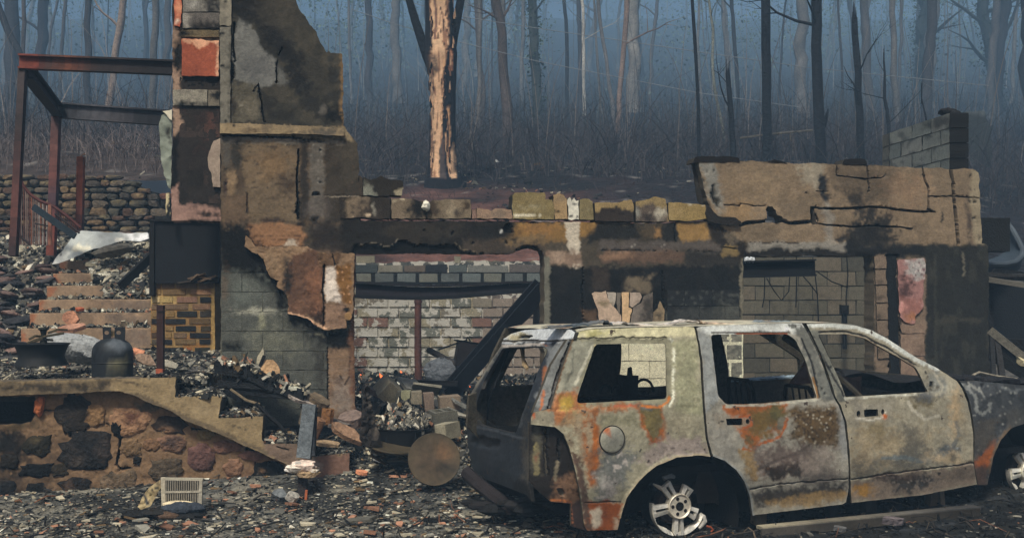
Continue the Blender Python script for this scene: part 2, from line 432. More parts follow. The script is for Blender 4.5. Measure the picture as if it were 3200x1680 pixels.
def grid(name, X, Y, zf, colf, mat, label=None, kind='structure'):
    gx, gy = np.meshgrid(X, Y); z = zf(gx, gy); V = np.stack([gx, gy, z], 2).reshape(-1, 3); nx = len(X); ny = len(Y)
    i = (np.arange(ny - 1)[:, None] * nx + np.arange(nx - 1)[None, :]).ravel()
    F = np.stack([i, i + 1, i + nx + 1, i + nx], 1)
    o = mk(name, V, F, colf(V), mat, None, True, 180); tag(o, label, None, None, kind); return o
def gcol(V):
    x, y = V[:, 0], V[:, 1]
    c = np.tile(alb((92, 92, 88)), (len(V), 1))
    m = sst(.0, .5, fbm(x * .9, y * 2.2, 21, 4))[:, None] * .8; c = c * (1 - m) + alb((32, 32, 33)) * m
    m = sst(.1, .5, fbm(x * 2.2, y * 5, 25, 4))[:, None]; c = c * (1 - m) + alb((120, 116, 105)) * m
    m = (sst(.4, 1.4, x + .3 * fbm(x, y, 8)) * .92)[:, None]; c = c * (1 - m) + alb((15, 15, 17)) * m  # near-black right yard: char plus shade under the car, painted together
    m = sst(10.5, 11, y)[:, None]; c = c * (1 - m) + alb((34, 33, 32)) * m
    m = sst(.25, .5, fbm(x * 3, y * 9, 29, 4))[:, None] * .5; c = c * (1 - m) + alb((70, 74, 80)) * m
    return c
X = np.concatenate([np.linspace(-60, -7, 12), np.linspace(-6.8, 7.5, 300), np.linspace(8, 60, 12)])
Y = np.concatenate([np.linspace(-30, 6, 10), np.linspace(6.2, 11.6, 150), np.linspace(12, 20, 12)])
grid('ground', X, Y, ground_z, gcol, 'soil')
def fcol(V):
    x, y = V[:, 0], V[:, 1]
    c = np.tile(alb((34, 33, 33)), (len(V), 1)); m = sst(.0, .5, fbm(x * 2, y * 2, 31, 4))[:, None]
    return c * (1 - m) + alb((86, 84, 78)) * m
def floor_z(x, y):
    return .52 + .16 * np.maximum(0, fbm(x * 1.1, y * 1.1, 33, 4)) + .05 * fbm(x * 5, y * 5, 35, 3)
grid('building_floor', np.linspace(-2.9, 9, 200), np.linspace(11.0, 18.2, 120), floor_z, fcol, 'soil')
def hcol(V):
    x, y = V[:, 0], V[:, 1]
    c = np.tile(alb((38, 33, 36), 1.3), (len(V), 1))
    red = np.clip(sst(25, 20, y + 3 * fbm(x / 2, y / 2, 43)) * sst(-5, -3, x) * sst(4.2, 2.0, x), 0, 1)[:, None] * .8
    c = c * (1 - red) + alb((112, 78, 68), 1.3) * red
    lf = np.clip(sst(24, 20, y) * sst(-3.6, -4.6, x), 0, 1)[:, None] * .8; c = c * (1 - lf) + alb((72, 62, 58), 1.3) * lf
    m = sst(.1, .5, fbm(x * .7, y * .7, 45, 5))[:, None]; c = c * (1 - m * .75) + alb((24, 23, 27), 1.0) * m * .75
    m = sst(.38, .5, fbm(x * 2.4, y * 2.4, 47, 4))[:, None] * (y < 30)[:, None]; c = c * (1 - m * .6) + alb((130, 125, 120), 1.0) * m * .6
    return c
Xh = np.concatenate([np.linspace(-185, -14, 70), np.linspace(-13.5, 16, 240), np.linspace(17, 190, 70)])
Yh = np.concatenate([np.linspace(18.15, 34, 150), np.linspace(35, 270, 130)])
grid('hillside', Xh, Yh, hill_z, hcol, 'hill')
# terraces on the left and right of the building, joining the yard to the hillside
def bank_l(x, y):
    z = np.interp(y, [10.6, 11.9, 12.3, 14.0, 16.8], [1.02, 1.18, 1.38, 2.38, 2.75])
    s = smooth(-5.6, -6.4, x * 12.5 / np.maximum(y, 11)); z = z + s * .25 * smooth(11, 13, y)
    return z + .09 * fbm(x * 1.7, y * 1.7, 51, 4) + .03 * fbm(x * 7, y * 7, 53, 3) - .25 * smooth(-5.7, -5.4, x) * smooth(11.8, 12.2, y) * smooth(14.4, 13.8, y)
def bcol(V):
    x, y = V[:, 0], V[:, 1]
    c = np.tile(alb((88, 86, 84)), (len(V), 1)); m = sst(-.1, .3, fbm(x * 1.5, y * 1.5, 55, 4))[:, None]; c = c * (1 - m) + alb((24, 24, 27)) * m
    m = sst(.2, .45, fbm(x * 3, y * 3, 57, 4))[:, None] * .7; return c * (1 - m) + alb((120, 112, 100)) * m
grid('left_terrace', np.linspace(-11, -2.95, 180), np.linspace(9.5, 17.05, 150), bank_l, bcol, 'soil')
grid('right_terrace', np.linspace(5.35, 26, 60), np.linspace(10.6, 18.4, 40), lambda x, y: np.interp(y, [10, 11.5, 14, 18.4], [.45, .7, 1.3, 2.25]) + .1 * fbm(x, y, 59, 4), bcol, 'soil')

# ------------------------------------------------------------------ air
hz = MB(); hz.box((2, 121, 49), (386, 308, 102)); ho = hz.build('haze', 'char', None, var=0)
tag(ho, 'thin blue smoke drifting through the burnt woods', None, None, 'stuff')
hm = bpy.data.materials.new('smoke_air'); hm.use_nodes = True; nt = hm.node_tree; nt.nodes.clear()
ou = nt.nodes.new('ShaderNodeOutputMaterial'); pv = nt.nodes.new('ShaderNodeVolumePrincipled')
pv.inputs['Color'].default_value = (*HAZE_COLOR, 1); pv.inputs['Density'].default_value = HAZE_DENSITY; pv.inputs['Anisotropy'].default_value = -.25
nt.links.new(pv.outputs[0], ou.inputs['Volume']); ho.data.materials[0] = hm

# ================================================================== trees
BARK_D = alb((40, 38, 40), 1.2); BARK_M = alb((78, 70, 66), 1.1); BARK_P = alb((150, 140, 128), 1.1)
def limb(mb, p, d, Ls, r, col, rnd, depth, seg=5, droop=.0):
    pts = [p]; rad = [r]; q = p.copy(); dd = d / np.linalg.norm(d)
    for i in range(seg):
        dd = dd + rnd.normal(0, .16, 3) + np.array([0, 0, .06 - droop]); dd /= np.linalg.norm(dd); q = q + dd * Ls / seg; pts.append(q.copy()); rad.append(r * (1 - .85 * (i + 1) / seg))
        if depth > 0 and i > 0 and rnd.rand() < .75:
            sd = dd + rnd.normal(0, .6, 3); limb(mb, q, sd, Ls * rnd.uniform(.35, .6), rad[-1] * .6, col, rnd, depth - 1, 4, droop)
    mb.tube(pts, rad, col, 4 if r < .03 else 5, False)
def tree(name, label, path, Y, w, col, seed, base=None, group=None, broken=False, limbs=6, ivy=0, limb_from=.35, n=9, cat='tree'):
    """path: trunk points as seen (x, y), top first; Y distance; w trunk widths in metres (top, base)"""
    rnd = np.random.RandomState(seed)
    P = [A3(x, y, Y) for x, y in path][::-1]
    gz = float(hill_z(P[0][0], Y)) - .25
    if P[0][2] > gz: P = [np.array([P[0][0], Y, gz])] + P
    P[0][2] = min(P[0][2], gz)
    if not broken:
        d = P[-1] - P[-2]; d /= np.linalg.norm(d); top = P[-1]
        P += [top + (d + rnd.normal(0, .07, 3)) * 2.2, top + (d + rnd.normal(0, .1, 3)) * 4.4, top + (d + rnd.normal(0, .12, 3)) * 6.5]
    # resample with wobble
    s = np.concatenate([[0], np.cumsum([np.linalg.norm(P[i + 1] - P[i]) for i in range(len(P) - 1)])]); P = np.array(P)
    m = max(10, int(s[-1] / .45)); t = np.linspace(0, s[-1], m); Q = np.stack([np.interp(t, s, P[:, k]) for k in range(3)], 1)
    wob = w[1] * .35; Q[1:-1, 0] += wob * fbm(t[1:-1] * .8, t[1:-1] * 0 + seed, 3, 3); Q[1:-1, 1] += wob * fbm(t[1:-1] * .8, t[1:-1] * 0 + seed, 7, 3)
    f = t / s[-1]; rad = (w[1] * (1 - f) + w[0] * f) / 2 * (1 + .08 * fbm(t * 2, t * 0 + seed, 9, 2)); rad[0] *= 1.35; rad[1] *= 1.1
    if not broken: rad *= np.where(f > .6, 1 - .75 * (f - .6) / .4, 1)
    root = thing(name, label, cat, (Q[0][0], Q[0][1], gz), group)
    tr = MB()
    def cf(V):
        a = fbm(V[:, 0] * 9 + V[:, 1] * 5, V[:, 2] * 1.3, seed, 4)[:, None]; return np.clip(np.array(col) * (1 + .45 * a), .004, .8)
    tr.tube(list(Q), list(rad), None, n, True, .05, cf)
    if broken:
        for k in range(5):
            a = k * 1.3; p = Q[-1] + np.array([math.cos(a), math.sin(a), 0]) * rad[-1] * .6; tr.tube([p - np.array([0, 0, .1]), p + np.array([0, 0, rnd.uniform(.08, .4)])], [rad[-1] * .35, .005], np.array(col), 4, False)
    tr.build('trunk', 'bark', root, True, .1, 60)
    if limbs:
        lb = MB()
        for k in range(limbs):
            i = int(rnd.uniform(limb_from, .97) * (m - 1)); a = rnd.uniform(0, 6.28); d = np.array([math.cos(a), math.sin(a) * .6, rnd.uniform(.2, 1.1)])
            limb(lb, Q[i].copy(), d, rnd.uniform(.9, 2.6) * max(1, Y / 34), rad[i] * rnd.uniform(.25, .5), np.array(col) * .95, rnd, 2)
        lb.build('branches', 'bark', root, False, .1)
    if ivy:
        k = ivy; i = rnd.randint(1, m - 1, k); rr = rad[i] * rnd.uniform(.9, 1.9, k) + .05; a = rnd.uniform(0, 6.28, k)
        c = Q[i] + np.stack([np.cos(a) * rr, np.sin(a) * rr, rnd.uniform(-.3, .3, k)], 1); leafmesh('ivy', c, .07, (50, 66, 50), root, rnd)
    return root
def leafmesh(name, c, s, col, parent, rnd, mat='leaf'):
    k = len(c); a = rnd.normal(0, 1, (k, 3)); b = rnd.normal(0, 1, (k, 3)); a /= np.linalg.norm(a, axis=1)[:, None]; b /= np.linalg.norm(b, axis=1)[:, None]
    s = s * rnd.uniform(.5, 1.4, (k, 1)); V = np.stack([c + a * s, c + b * s, c - a * s, c - b * s], 1).reshape(-1, 3)
    F = np.arange(4 * k).reshape(-1, 4); C = np.repeat(alb(col, 1.2)[None] * rnd.uniform(.5, 1.5, (k, 1)), 4, 0)
    return mk(name, V, F, C, mat, parent, False)

# the split tree with bare wood
def split_tree():
    Y = 25.0; root = thing('split_tree', 'large charred tree split open to bright bare orange wood', 'tree', at(1385, 560, Y))
    pxp = [(1386, 610), (1385, 560), (1384, 545), (1384, 470), (1383, 380), (1383, 300), (1381, 230), (1378, 170), (1376, 120), (1375, 60), (1376, 0), (1376, -60), (1378, -180), (1380, -330)]
    wid = [60, 52, 44, 38, 36, 36, 40, 46, 42, 40, 42, 41, 36, 26]
    pts = [A3(x, y, Y) for x, y in pxp]; P = np.array(pts); ys = np.linspace(0, len(P) - 1, 240)
    Q = np.stack([np.interp(ys, range(len(P)), P[:, k]) for k in range(3)], 1); W = np.interp(ys, range(len(P)), wid) * Y / FPX
    mb = MB()
    def cf(V):
        px = CX + V[:, 0] / V[:, 1] * FPX; py = HY - (V[:, 2] - EYE) / V[:, 1] * FPX
        wood = [(1350, -400), (1346, 0), (1351, 90), (1352, 158), (1346, 178), (1344, 228), (1347, 300), (1351, 400), (1350, 530), (1352, 556), (1372, 556), (1374, 470), (1382, 430), (1384, 330), (1386, 220), (1398, 160), (1399, 90), (1398, -400)]
        st = [(1389, 410), (1392, 450), (1396, 500), (1399, 540), (1408, 556), (1424, 556), (1420, 470), (1414, 440), (1408, 470), (1404, 500), (1400, 480), (1394, 420)]
        st2 = [(1396, 330), (1403, 330), (1406, 470), (1401, 440)]; rt = [(1414, -100), (1432, -100), (1436, 30), (1424, 120), (1416, 110), (1412, 40)]
        pt = [(1384, 180), (1392, 182), (1390, 212), (1384, 214)]; pt2 = [(1402, 150), (1414, 160), (1412, 220), (1405, 222)]
        ops = [Pg(wood, (240, 196, 156), 2.2), Nz(7, .12, (110, 74, 54), .8, 1, 8), Nz(4, .3, (40, 32, 30), .9, 1, 9, 0, 3), Pg(st, (238, 194, 154), 2), Pg(st2, (205, 160, 120), 2), Pg(rt, (190, 140, 110), 3), Pg(pt, (220, 172, 130), 2), Pg(pt2, (210, 150, 115), 2),
               Pg([(1372, 560), (1374, 470), (1384, 430), (1389, 470), (1392, 560)], (70, 62, 60), 3), L([(1360, 0), (1363, 60), (1358, 120)], 4, (110, 82, 68)), E(1352, 205, 20, 26, (60, 50, 46), .5, 0, .85),
               Nz(7, .22, (80, 55, 45), .8, 1, 7), Nz(5, .32, (28, 25, 27), .9, 1, 6, 0, 3)]
        c, _ = paint(px, py, (27, 27, 33), ops, 5, 4, 1.6)
        back = V[:, 1] > Y + .12; c[back] = alb((27, 27, 33), 1.2); return c
    mb.tube(list(Q), list(W), None, 64, True, 0, cf)
    V = np.array(mb.v); a = np.arctan2(V[:, 1] - Y, V[:, 0] - np.repeat(Q[:, 0], 64)[:len(V)])
    px = CX + V[:, 0] / V[:, 1] * FPX; py = HY - (V[:, 2] - EYE) / V[:, 1] * FPX
    lum = np.array(mb.c).mean(1); d = (.035 * sst(.15, .03, lum) + .02 * fbm(a * 4, V[:, 2] * 1.5, 3, 4))[:, None]
    rr = V.copy(); rr[:, 2] = 0; cen = np.repeat(Q, 64, 0)[:len(V)]; dirv = V - cen; dirv[:, 2] = 0; dirv /= np.linalg.norm(dirv, axis=1)[:, None] + 1e-9
    mb.v = [tuple(p) for p in (V + dirv * d)]
    mb.build('trunk', 'wood', root, True, .05, 60)
    for pth, w0, nm in (([(1362, 250), (1352, 215), (1335, 175), (1316, 120), (1296, 60), (1275, -10), (1255, -90), (1235, -200)], 40, 'limb'), ([(1404, 190), (1416, 120), (1428, 60), (1440, 0), (1446, -70), (1452, -180)], 34, 'limb')):
        lm = MB(); PP = [A3(x, y, Y + .1) for x, y in pth]; lm.tube(PP, [w0 * Y / FPX / 2 * (1 - .09 * i) for i in range(len(PP))], alb((29, 29, 34), 1.2), 14, True, .05); lm.build(nm, 'bark', root, True, .2, 60)
split_tree()
_r = bpy.data.objects['split_tree']; rq = np.random.RandomState(17); m = MB()
for i in range(70):
    side = rq.randint(3); y0 = rq.uniform(20, 550); x0 = [np.interp(y0, [0, 160, 230, 550], [1346, 1352, 1345, 1351]), np.interp(y0, [0, 160, 330, 470, 550], [1398, 1398, 1384, 1380, 1373]), np.interp(y0, [0, 200, 420, 550], [1425, 1408, 1396, 1412])][side] + rq.uniform(-3, 3)
    l_ = rq.uniform(8, 34); dx = rq.uniform(-5, 5); Yf = 24.72
    m.tube([A3(x0, y0 + l_, Yf + .03), A3(x0 + dx * .3, y0 + l_ * .4, Yf), A3(x0 + dx, y0, Yf - .05)], [.022, .016, .003], alb([(238, 194, 154), (30, 29, 32), (120, 86, 64)][rq.choice(3, p=[.45, .35, .2])], 1.5), 4)
_o = m.build('splinters', 'wood', _r); _o['kind'] = 'stuff'
DK = (34, 36, 42)
tree('charred_tree', 'tall straight charred trunk standing third from the right edge of the wall', [(2395, -70), (2390, 60), (2394, 200), (2394, 330), (2400, 520)], 27, (.2, .24), alb(DK), 3, limbs=7)
tree('charred_tree', 'thick charred trunk with a short snag fork low on its right side', [(2552, -80), (2550, 40), (2547, 140), (2556, 260), (2560, 380), (2558, 530)], 26, (.26, .25), alb(DK), 4, limbs=7)
sn = MB(); sn.tube([A3(2562, 420, 26), A3(2578, 380, 26), A3(2588, 340, 25.9)], [.07, .06, .015], alb(DK), 6); tag(sn.build('broken_branch', 'bark'), 'short charred snag jutting from the thick charred trunk', 'branch')
tree('broken_snag', 'charred broken trunk snapped off in a point high above the wall', [(2670, 55), (2672, 110), (2678, 260), (2685, 380), (2688, 520)], 27, (.15, .2), alb(DK), 5, broken=True, limbs=2)
tree('broken_snag', 'shorter charred snag snapped off behind the left end of the high wall', [(2274, 228), (2280, 300), (2288, 400), (2292, 520)], 26, (.11, .17), alb(DK), 6, broken=True, limbs=2)
tree('thin_snag', 'thin crooked dead stem between the charred snag and the broken gable', [(2762, 190), (2768, 250), (2765, 300), (2775, 360), (2778, 430)], 29, (.05, .14), alb(DK), 7, broken=True, limbs=3)
tree('leaning_stick', 'short leaning charred stick poking up behind the broken gable', [(2880, 310), (2890, 350), (2900, 400)], 24, (.03, .07), alb(DK), 8, broken=True, limbs=0, cat='dead stem')
tree('thin_dark_tree', 'thin wavy dark sapling trunk above the left end of the high wall', [(2162, -50), (2168, 90), (2172, 130), (2182, 260), (2186, 480)], 26, (.06, .09), alb(DK), 9, limbs=6)
tree('bare_sapling', 'pale forked sapling left of the shorter charred snag', [(2210, -40), (2228, 90), (2226, 180), (2236, 300), (2262, 420), (2280, 470)], 38, (.06, .11), alb((118, 120, 110)), 10, limbs=8)
tree('curved_tree', 'grey brown trunk curving just right of the split tree', [(1535, -60), (1552, 40), (1568, 90), (1574, 180), (1584, 300), (1588, 460)], 40, (.29, .37), alb((88, 78, 74)), 11, limbs=6)
tree('slim_tree', 'slim grey trunk ending in the brush between the split tree and the curved one', [(1482, -60), (1492, 60), (1498, 180), (1510, 300), (1512, 420)], 55, (.25, .25), alb((95, 88, 84)), 12, limbs=5)
tree('ivy_tree', 'ivy clad trunk in the smoke above the middle of the wall', [(1655, -50), (1660, 60), (1672, 200), (1682, 330), (1686, 450)], 55, (.42, .52), alb((72, 78, 74)), 13, limbs=8, ivy=900)
tree('slanting_tree', 'pale brown trunk slanting in front of a broader grey one', [(1962, -50), (1955, 60), (1945, 160), (1938, 260), (1932, 380), (1930, 520)], 46, (.28, .2), alb((128, 110, 100)), 14, limbs=5)
tree('broad_grey_tree', 'broad pale grey trunk in the smoke behind the slanting brown one', [(1978, -60), (1980, 60), (1982, 180), (1980, 300)], 68, (.8, .8), alb((126, 122, 116)), 15, limbs=6)
tree('white_barked_stem', 'thin stem with bright white bark patches in the middle distance', [(1816, -40), (1822, 80), (1822, 180), (1824, 330)], 64, (.19, .19), alb((170, 165, 155)), 16, limbs=3)
tree('crooked_pale_tree', 'crooked pale stem leaning left of the slanting brown trunk', [(1862, -50), (1872, 60), (1886, 140), (1896, 200), (1908, 290), (1916, 340)], 58, (.18, .21), alb((110, 106, 104)), 17, limbs=5)
tree('bare_white_tree', 'pale patchy trunk seen inside the left steel frame opening', [(392, -60), (380, 40), (366, 110), (352, 190), (346, 280), (342, 350)], 48, (.29, .32), alb((135, 118, 105)), 18, limbs=7)
tree('smoke_grey_tree', 'broad trunk at the far left fading into blue smoke', [(20, -60), (30, 60), (32, 180), (34, 330)], 70, (.5, .56), alb((80, 80, 78)), 19, limbs=6)
tree('leaning_grey_tree', 'leaning dark limbed trunk at the left edge of the smoke', [(10, 60), (30, 105), (60, 160), (76, 230)], 46, (.27, .3), alb((60, 58, 60)), 20, limbs=4)
tree('slim_left_tree', 'slim trunk just behind the left steel column', [(78, -60), (74, 100), (74, 260), (78, 360)], 50, (.17, .2), alb((90, 84, 82)), 21, limbs=5)
tree('dark_left_tree', 'thick dim trunk behind the sloping steel beam', [(140, -60), (136, 80), (128, 240), (122, 360)], 74, (.66, .74), alb((62, 56, 58)), 22, limbs=5)
tree('evergreen_veiled_tree', 'massive smoke veiled trunk with dark foliage above the broken gable', [(2892, -60), (2890, 60), (2888, 200), (2886, 330)], 80, (1.1, 1.1), alb((56, 62, 62)), 23, limbs=8, ivy=2500)
tree('right_edge_tree', 'wide leafy trunk in thick smoke near the right edge', [(3060, -60), (3078, 60), (3100, 160), (3112, 300), (3106, 470)], 78, (.8, .8), alb((60, 66, 66)), 24, limbs=10, ivy=1800)
# many more trunks, dimmer and dimmer up the hill; nothing in the photograph tells one from the next
rb = np.random.RandomState(5); UL = []
ZONES = ['at the far left edge', 'inside the steel porch frame', 'left of the flue liner', 'hidden partly by the tall stack', 'just right of the tall stack', 'left of the split tree', 'behind the split tree', 'above the wall block row', 'above the middle of the wall', 'left of the high right wall', 'above the high wall left end', 'above the high wall middle', 'left of the broken gable', 'above the broken gable', 'at the far right edge']
ORD = ['first', 'second', 'third', 'fourth', 'fifth', 'sixth', 'seventh', 'eighth', 'ninth', 'tenth', 'eleventh', 'twelfth', 'thirteenth', 'fourteenth', 'fifteenth', 'sixteenth']
def uniq(lst):
    by = {}
    for o, ph, x in lst: by.setdefault(ph, []).append((x, o))
    for ph, v in by.items():
        v.sort(key=lambda t: t[0])
        for i, (x, o) in enumerate(v): o['label'] = ph if len(v) == 1 else (('leftmost ' if i == 0 else 'rightmost ' if i == len(v) - 1 else ORD[i] + ' from left ') + ph)
for i in range(150):
    Y = rb.uniform(75, 235) if i > 22 else rb.uniform(48, 75); px = rb.uniform(-150, 3350)
    if Y < 60 and 2300 < px < 2700: px -= 800
    x0 = (px - CX) / FPX * Y; gz = float(hill_z(x0, Y)); py = HY - (gz - EYE) / Y * FPX; lean = rb.normal(0, 20)
    w = rb.choice([.16, .24, .36, .55, .8]) * (1 if Y < 120 else 1.2); c = [(66, 64, 66), (84, 81, 80), (100, 97, 94), (50, 50, 54)][rb.randint(4)]
    hgt = rb.uniform(13, 24) * FPX / Y
    TT = tree('smoke_veiled_tree', 'x', [(px + lean * 2.2, py - hgt), (px + lean * 1.1 + rb.normal(0, 8), py - hgt * .6), (px + lean * .4 + rb.normal(0, 6), py - hgt * .3), (px, py)], Y, (w * .55, w), alb(c, 1.3), 100 + i, limbs=int(rb.randint(3, 9)) if w > .12 else 3, group='trees fading into the smoke', n=7, limb_from=.3)
    UL.append((TT, '%s %s trunk in smoke %s' % ('thin' if w < .22 else 'slim' if w < .4 else 'stout' if w < .6 else 'massive', {66: 'dim grey', 84: 'mid grey', 100: 'pale grey', 50: 'dark'}[c[0]], ZONES[int(np.clip((px + 150) / 3500 * len(ZONES), 0, len(ZONES) - 1))]), px))
uniq(UL)
# ------------------------------------------------------------------ undergrowth: arching canes, saplings, twigs
def canes(name, n, xr, yr, hr, label, seed, col=(96, 84, 84), rad=.007, lean=.5):
    r = np.random.RandomState(seed); k = 7
    y = r.uniform(yr[0], yr[1], n); x = r.uniform(xr[0], xr[1], n) * y / 25.; z = hill_z(x, y) - .05
    h = r.uniform(hr[0], hr[1], n) * r.uniform(.4, 1, n); a = r.uniform(0, 6.28, n); ln = np.abs(r.normal(0, lean, n)) * h
    t = np.linspace(0, 1, k)[None]; 
    cx_ = x[:, None] + np.cos(a)[:, None] * ln[:, None] * t ** 1.8 + r.normal(0, .03, (n, k)) * t; cy = y[:, None] + np.sin(a)[:, None] * ln[:, None] * t ** 1.8
    cz = z[:, None] + h[:, None] * (t - (.45 * np.minimum(1.4, ln / h))[:, None] * t ** 3); P = np.stack([cx_, cy, cz], 2)
    rr = (rad * r.uniform(.5, 1.8, n))[:, None] * (1 - .75 * t); ang = np.array([0, 2.1, 4.2])
    off = np.stack([np.cos(ang), np.sin(ang), 0 * ang], 1)
    V = P[:, :, None, :] + off[None, None] * rr[:, :, None, None]; V = V.reshape(-1, 3); F = []
    base = (np.arange(n) * k * 3)[:, None] + (np.arange(k - 1) * 3)[None]; base = base.ravel()
    for j in range(3): F.append(np.stack([base + j, base + (j + 1) % 3, base + 3 + (j + 1) % 3, base + 3 + j], 1))
    F = np.concatenate(F); C = np.repeat(alb(col, 1.2)[None] * r.uniform(.4, 1.6, (n, 1)), k * 3, 0)
    o = mk(name, V, F, np.clip(C, .004, .7), 'twig', None, False); return tag(o, label, None, None, 'stuff')
canes('undergrowth', 13000, (-14, 16), (25.6, 48), (.25, 2.8), 'tangled bare brush at the foot of the wooded slope', 3, (80, 74, 74), .009, 1.6)
canes('distant_brush', 9000, (-15, 15), (48, 150), (1, 4), 'grey brush and saplings fading up the slope', 4, (80, 82, 80), .02, 1.0)
canes('saplings', 300, (-14, 15), (30, 60), (3, 9), 'slender bare saplings among the brush', 6, (112, 104, 98), .014, .35)
canes('pale_saplings', 260, (-14, 15), (80, 200), (6, 14), 'tall pale saplings up the smoky slope', 16, (120, 116, 110), .035, .25)
canes('brambles', 1800, (-13.5, -6.5), (18.8, 27), (.3, 1.3), 'bare brambles above the dry stone wall', 8, (105, 95, 92), .005, .9)
r5 = np.random.RandomState(9); n5 = 200000
c5 = np.stack([r5.uniform(-115, 118, n5), r5.uniform(85, 240, n5)], 1); zz = hill_z(c5[:, 0], c5[:, 1]) + r5.gamma(2, 4.6, n5)
cl = (fbm(c5[:, 0] / 9, zz / 9, 77, 4) > -.02)
tag(leafmesh('distant_foliage', np.stack([c5[:, 0], c5[:, 1], zz], 1)[cl], .12, (90, 106, 96), None, r5), 'patchy dark evergreen foliage high on the smoky slope', None, None, 'stuff')
# fallen rail of the far fence and the wires
tag((lambda m: (m.tube([A3(2312, 432, 28), A3(2400, 420, 28), A3(2540, 407, 28)], .03, alb((104, 98, 88)), 5), m.tube([A3(2470, 412, 28), A3(2470, 440, 28)], .025, alb((100, 92, 82)), 5), m)[-1])(MB()).build('fallen_rail', 'bark'), 'pale fallen rail behind the tall charred trunks', 'rail')
for pp, lab, nm in (([(1150, -30), (1440, 52), (1700, 92), (2200, 165), (2530, 212), (3090, 268)], 'upper pale wire sagging across the smoky woods', 'utility_wire'), ([(1100, 30), (1240, 78), (1430, 130), (1680, 192), (2180, 290), (2500, 335)], 'lower pale wire sagging across the smoky woods', 'utility_wire')):
    m = MB(); m.tube([A3(x, y, 29) for x, y in pp], .009, alb((126, 132, 138), 1.2), 4); tag(m.build(nm, 'twig'), lab, 'wire')
FW = Fr((0, 33, 0), .08)
panel('distant_wall', FW, [(3012, 350), (3078, 346), (3082, 370), (3098, 400), (3100, 660), (3012, 660)], (60, 62, 60), [Pg([(3010, 340), (3082, 340), (3082, 358), (3010, 358)], (92, 96, 96), 3)], thick=1.0, step=14, mat='plaster')
tag(bpy.data.objects['distant_wall'], 'tall wall stub standing far back in smoke beyond the gable', 'wall')

rs = np.random.RandomState(91); n = 2600; y = rs.uniform(18.3, 30, n); x = rs.uniform(-9, 9, n) * y / 22; cm = fbm(x / 1.2, y / 1.2, 93, 3) > .0
PS = np.stack([x, y, hill_z(x, y) + .01], 1)[cm]
tag(chips('slope_litter', PS, rs.gamma(2, .018, n)[cm] + .015, .2, GREYS, [3, 4, 4, 4, 1.2, .8, 1, .6], seed=12, tilt=.3), 'ash flakes and scraps on the burnt slope below the trees', None, None, 'stuff')
canes('slope_stubble', 5000, (-14, 15), (19.5, 29), (.08, .5), 'burnt stubble on the slope below the trees', 18, (70, 58, 54), .006, .8)
# ================================================================== ruined facade
ANG = math.atan2(1.6, 7.8)
F = Fr((-2.73, 10.2, 0), ANG)
SOOT = (27, 27, 28); BLK = (16, 17, 19)
fac = thing('ruined_block_facade', 'roofless burnt block facade with tall stepped left end and two wide openings', 'ruined wall', F.w(1400, 1300)[0])
outline = [(690, 1330), (690, -160), (880, -160), (905, -60), (925, 0), (938, 34), (955, 52), (968, 78), (985, 95), (996, 122), (1012, 148), (1020, 164), (1028, 158), (1034, 166), (1068, 168), (1072, 260), (1072, 392),
  (1110, 440), (1119, 450), (1121, 552), (1128, 612), (1128, 688), (1480, 690), (1610, 692), (1860, 692), (2000, 698), (2110, 695), (2212, 692), (2226, 678), (2206, 610), (2192, 555), (2182, 503),
  (2320, 503), (2400, 505), (2470, 510), (2560, 511), (2640, 514), (2770, 519), (2880, 524), (2972, 527), (3040, 528), (3058, 540), (3064, 640), (3068, 760), (3088, 768), (3092, 1300),
  (2731, 1300), (2731, 797), (2640, 800), (2540, 796), (2420, 802), (2322, 796), (2322, 1330), (1700, 1330), (1700, 800), (1694, 782), (1660, 772), (1630, 780), (1600, 792), (1440, 792), (1300, 790), (1112, 792), (1106, 1000), (1112, 1330)]
hole = [(2393, 655), (2400, 644), (2414, 645), (2425, 656), (2430, 672), (2444, 676), (2448, 690), (2432, 700), (2402, 694), (2396, 676)]
gap = [(2531, 645), (2545, 643), (2547, 668), (2550, 700), (2538, 702), (2533, 672)]
D = -.035
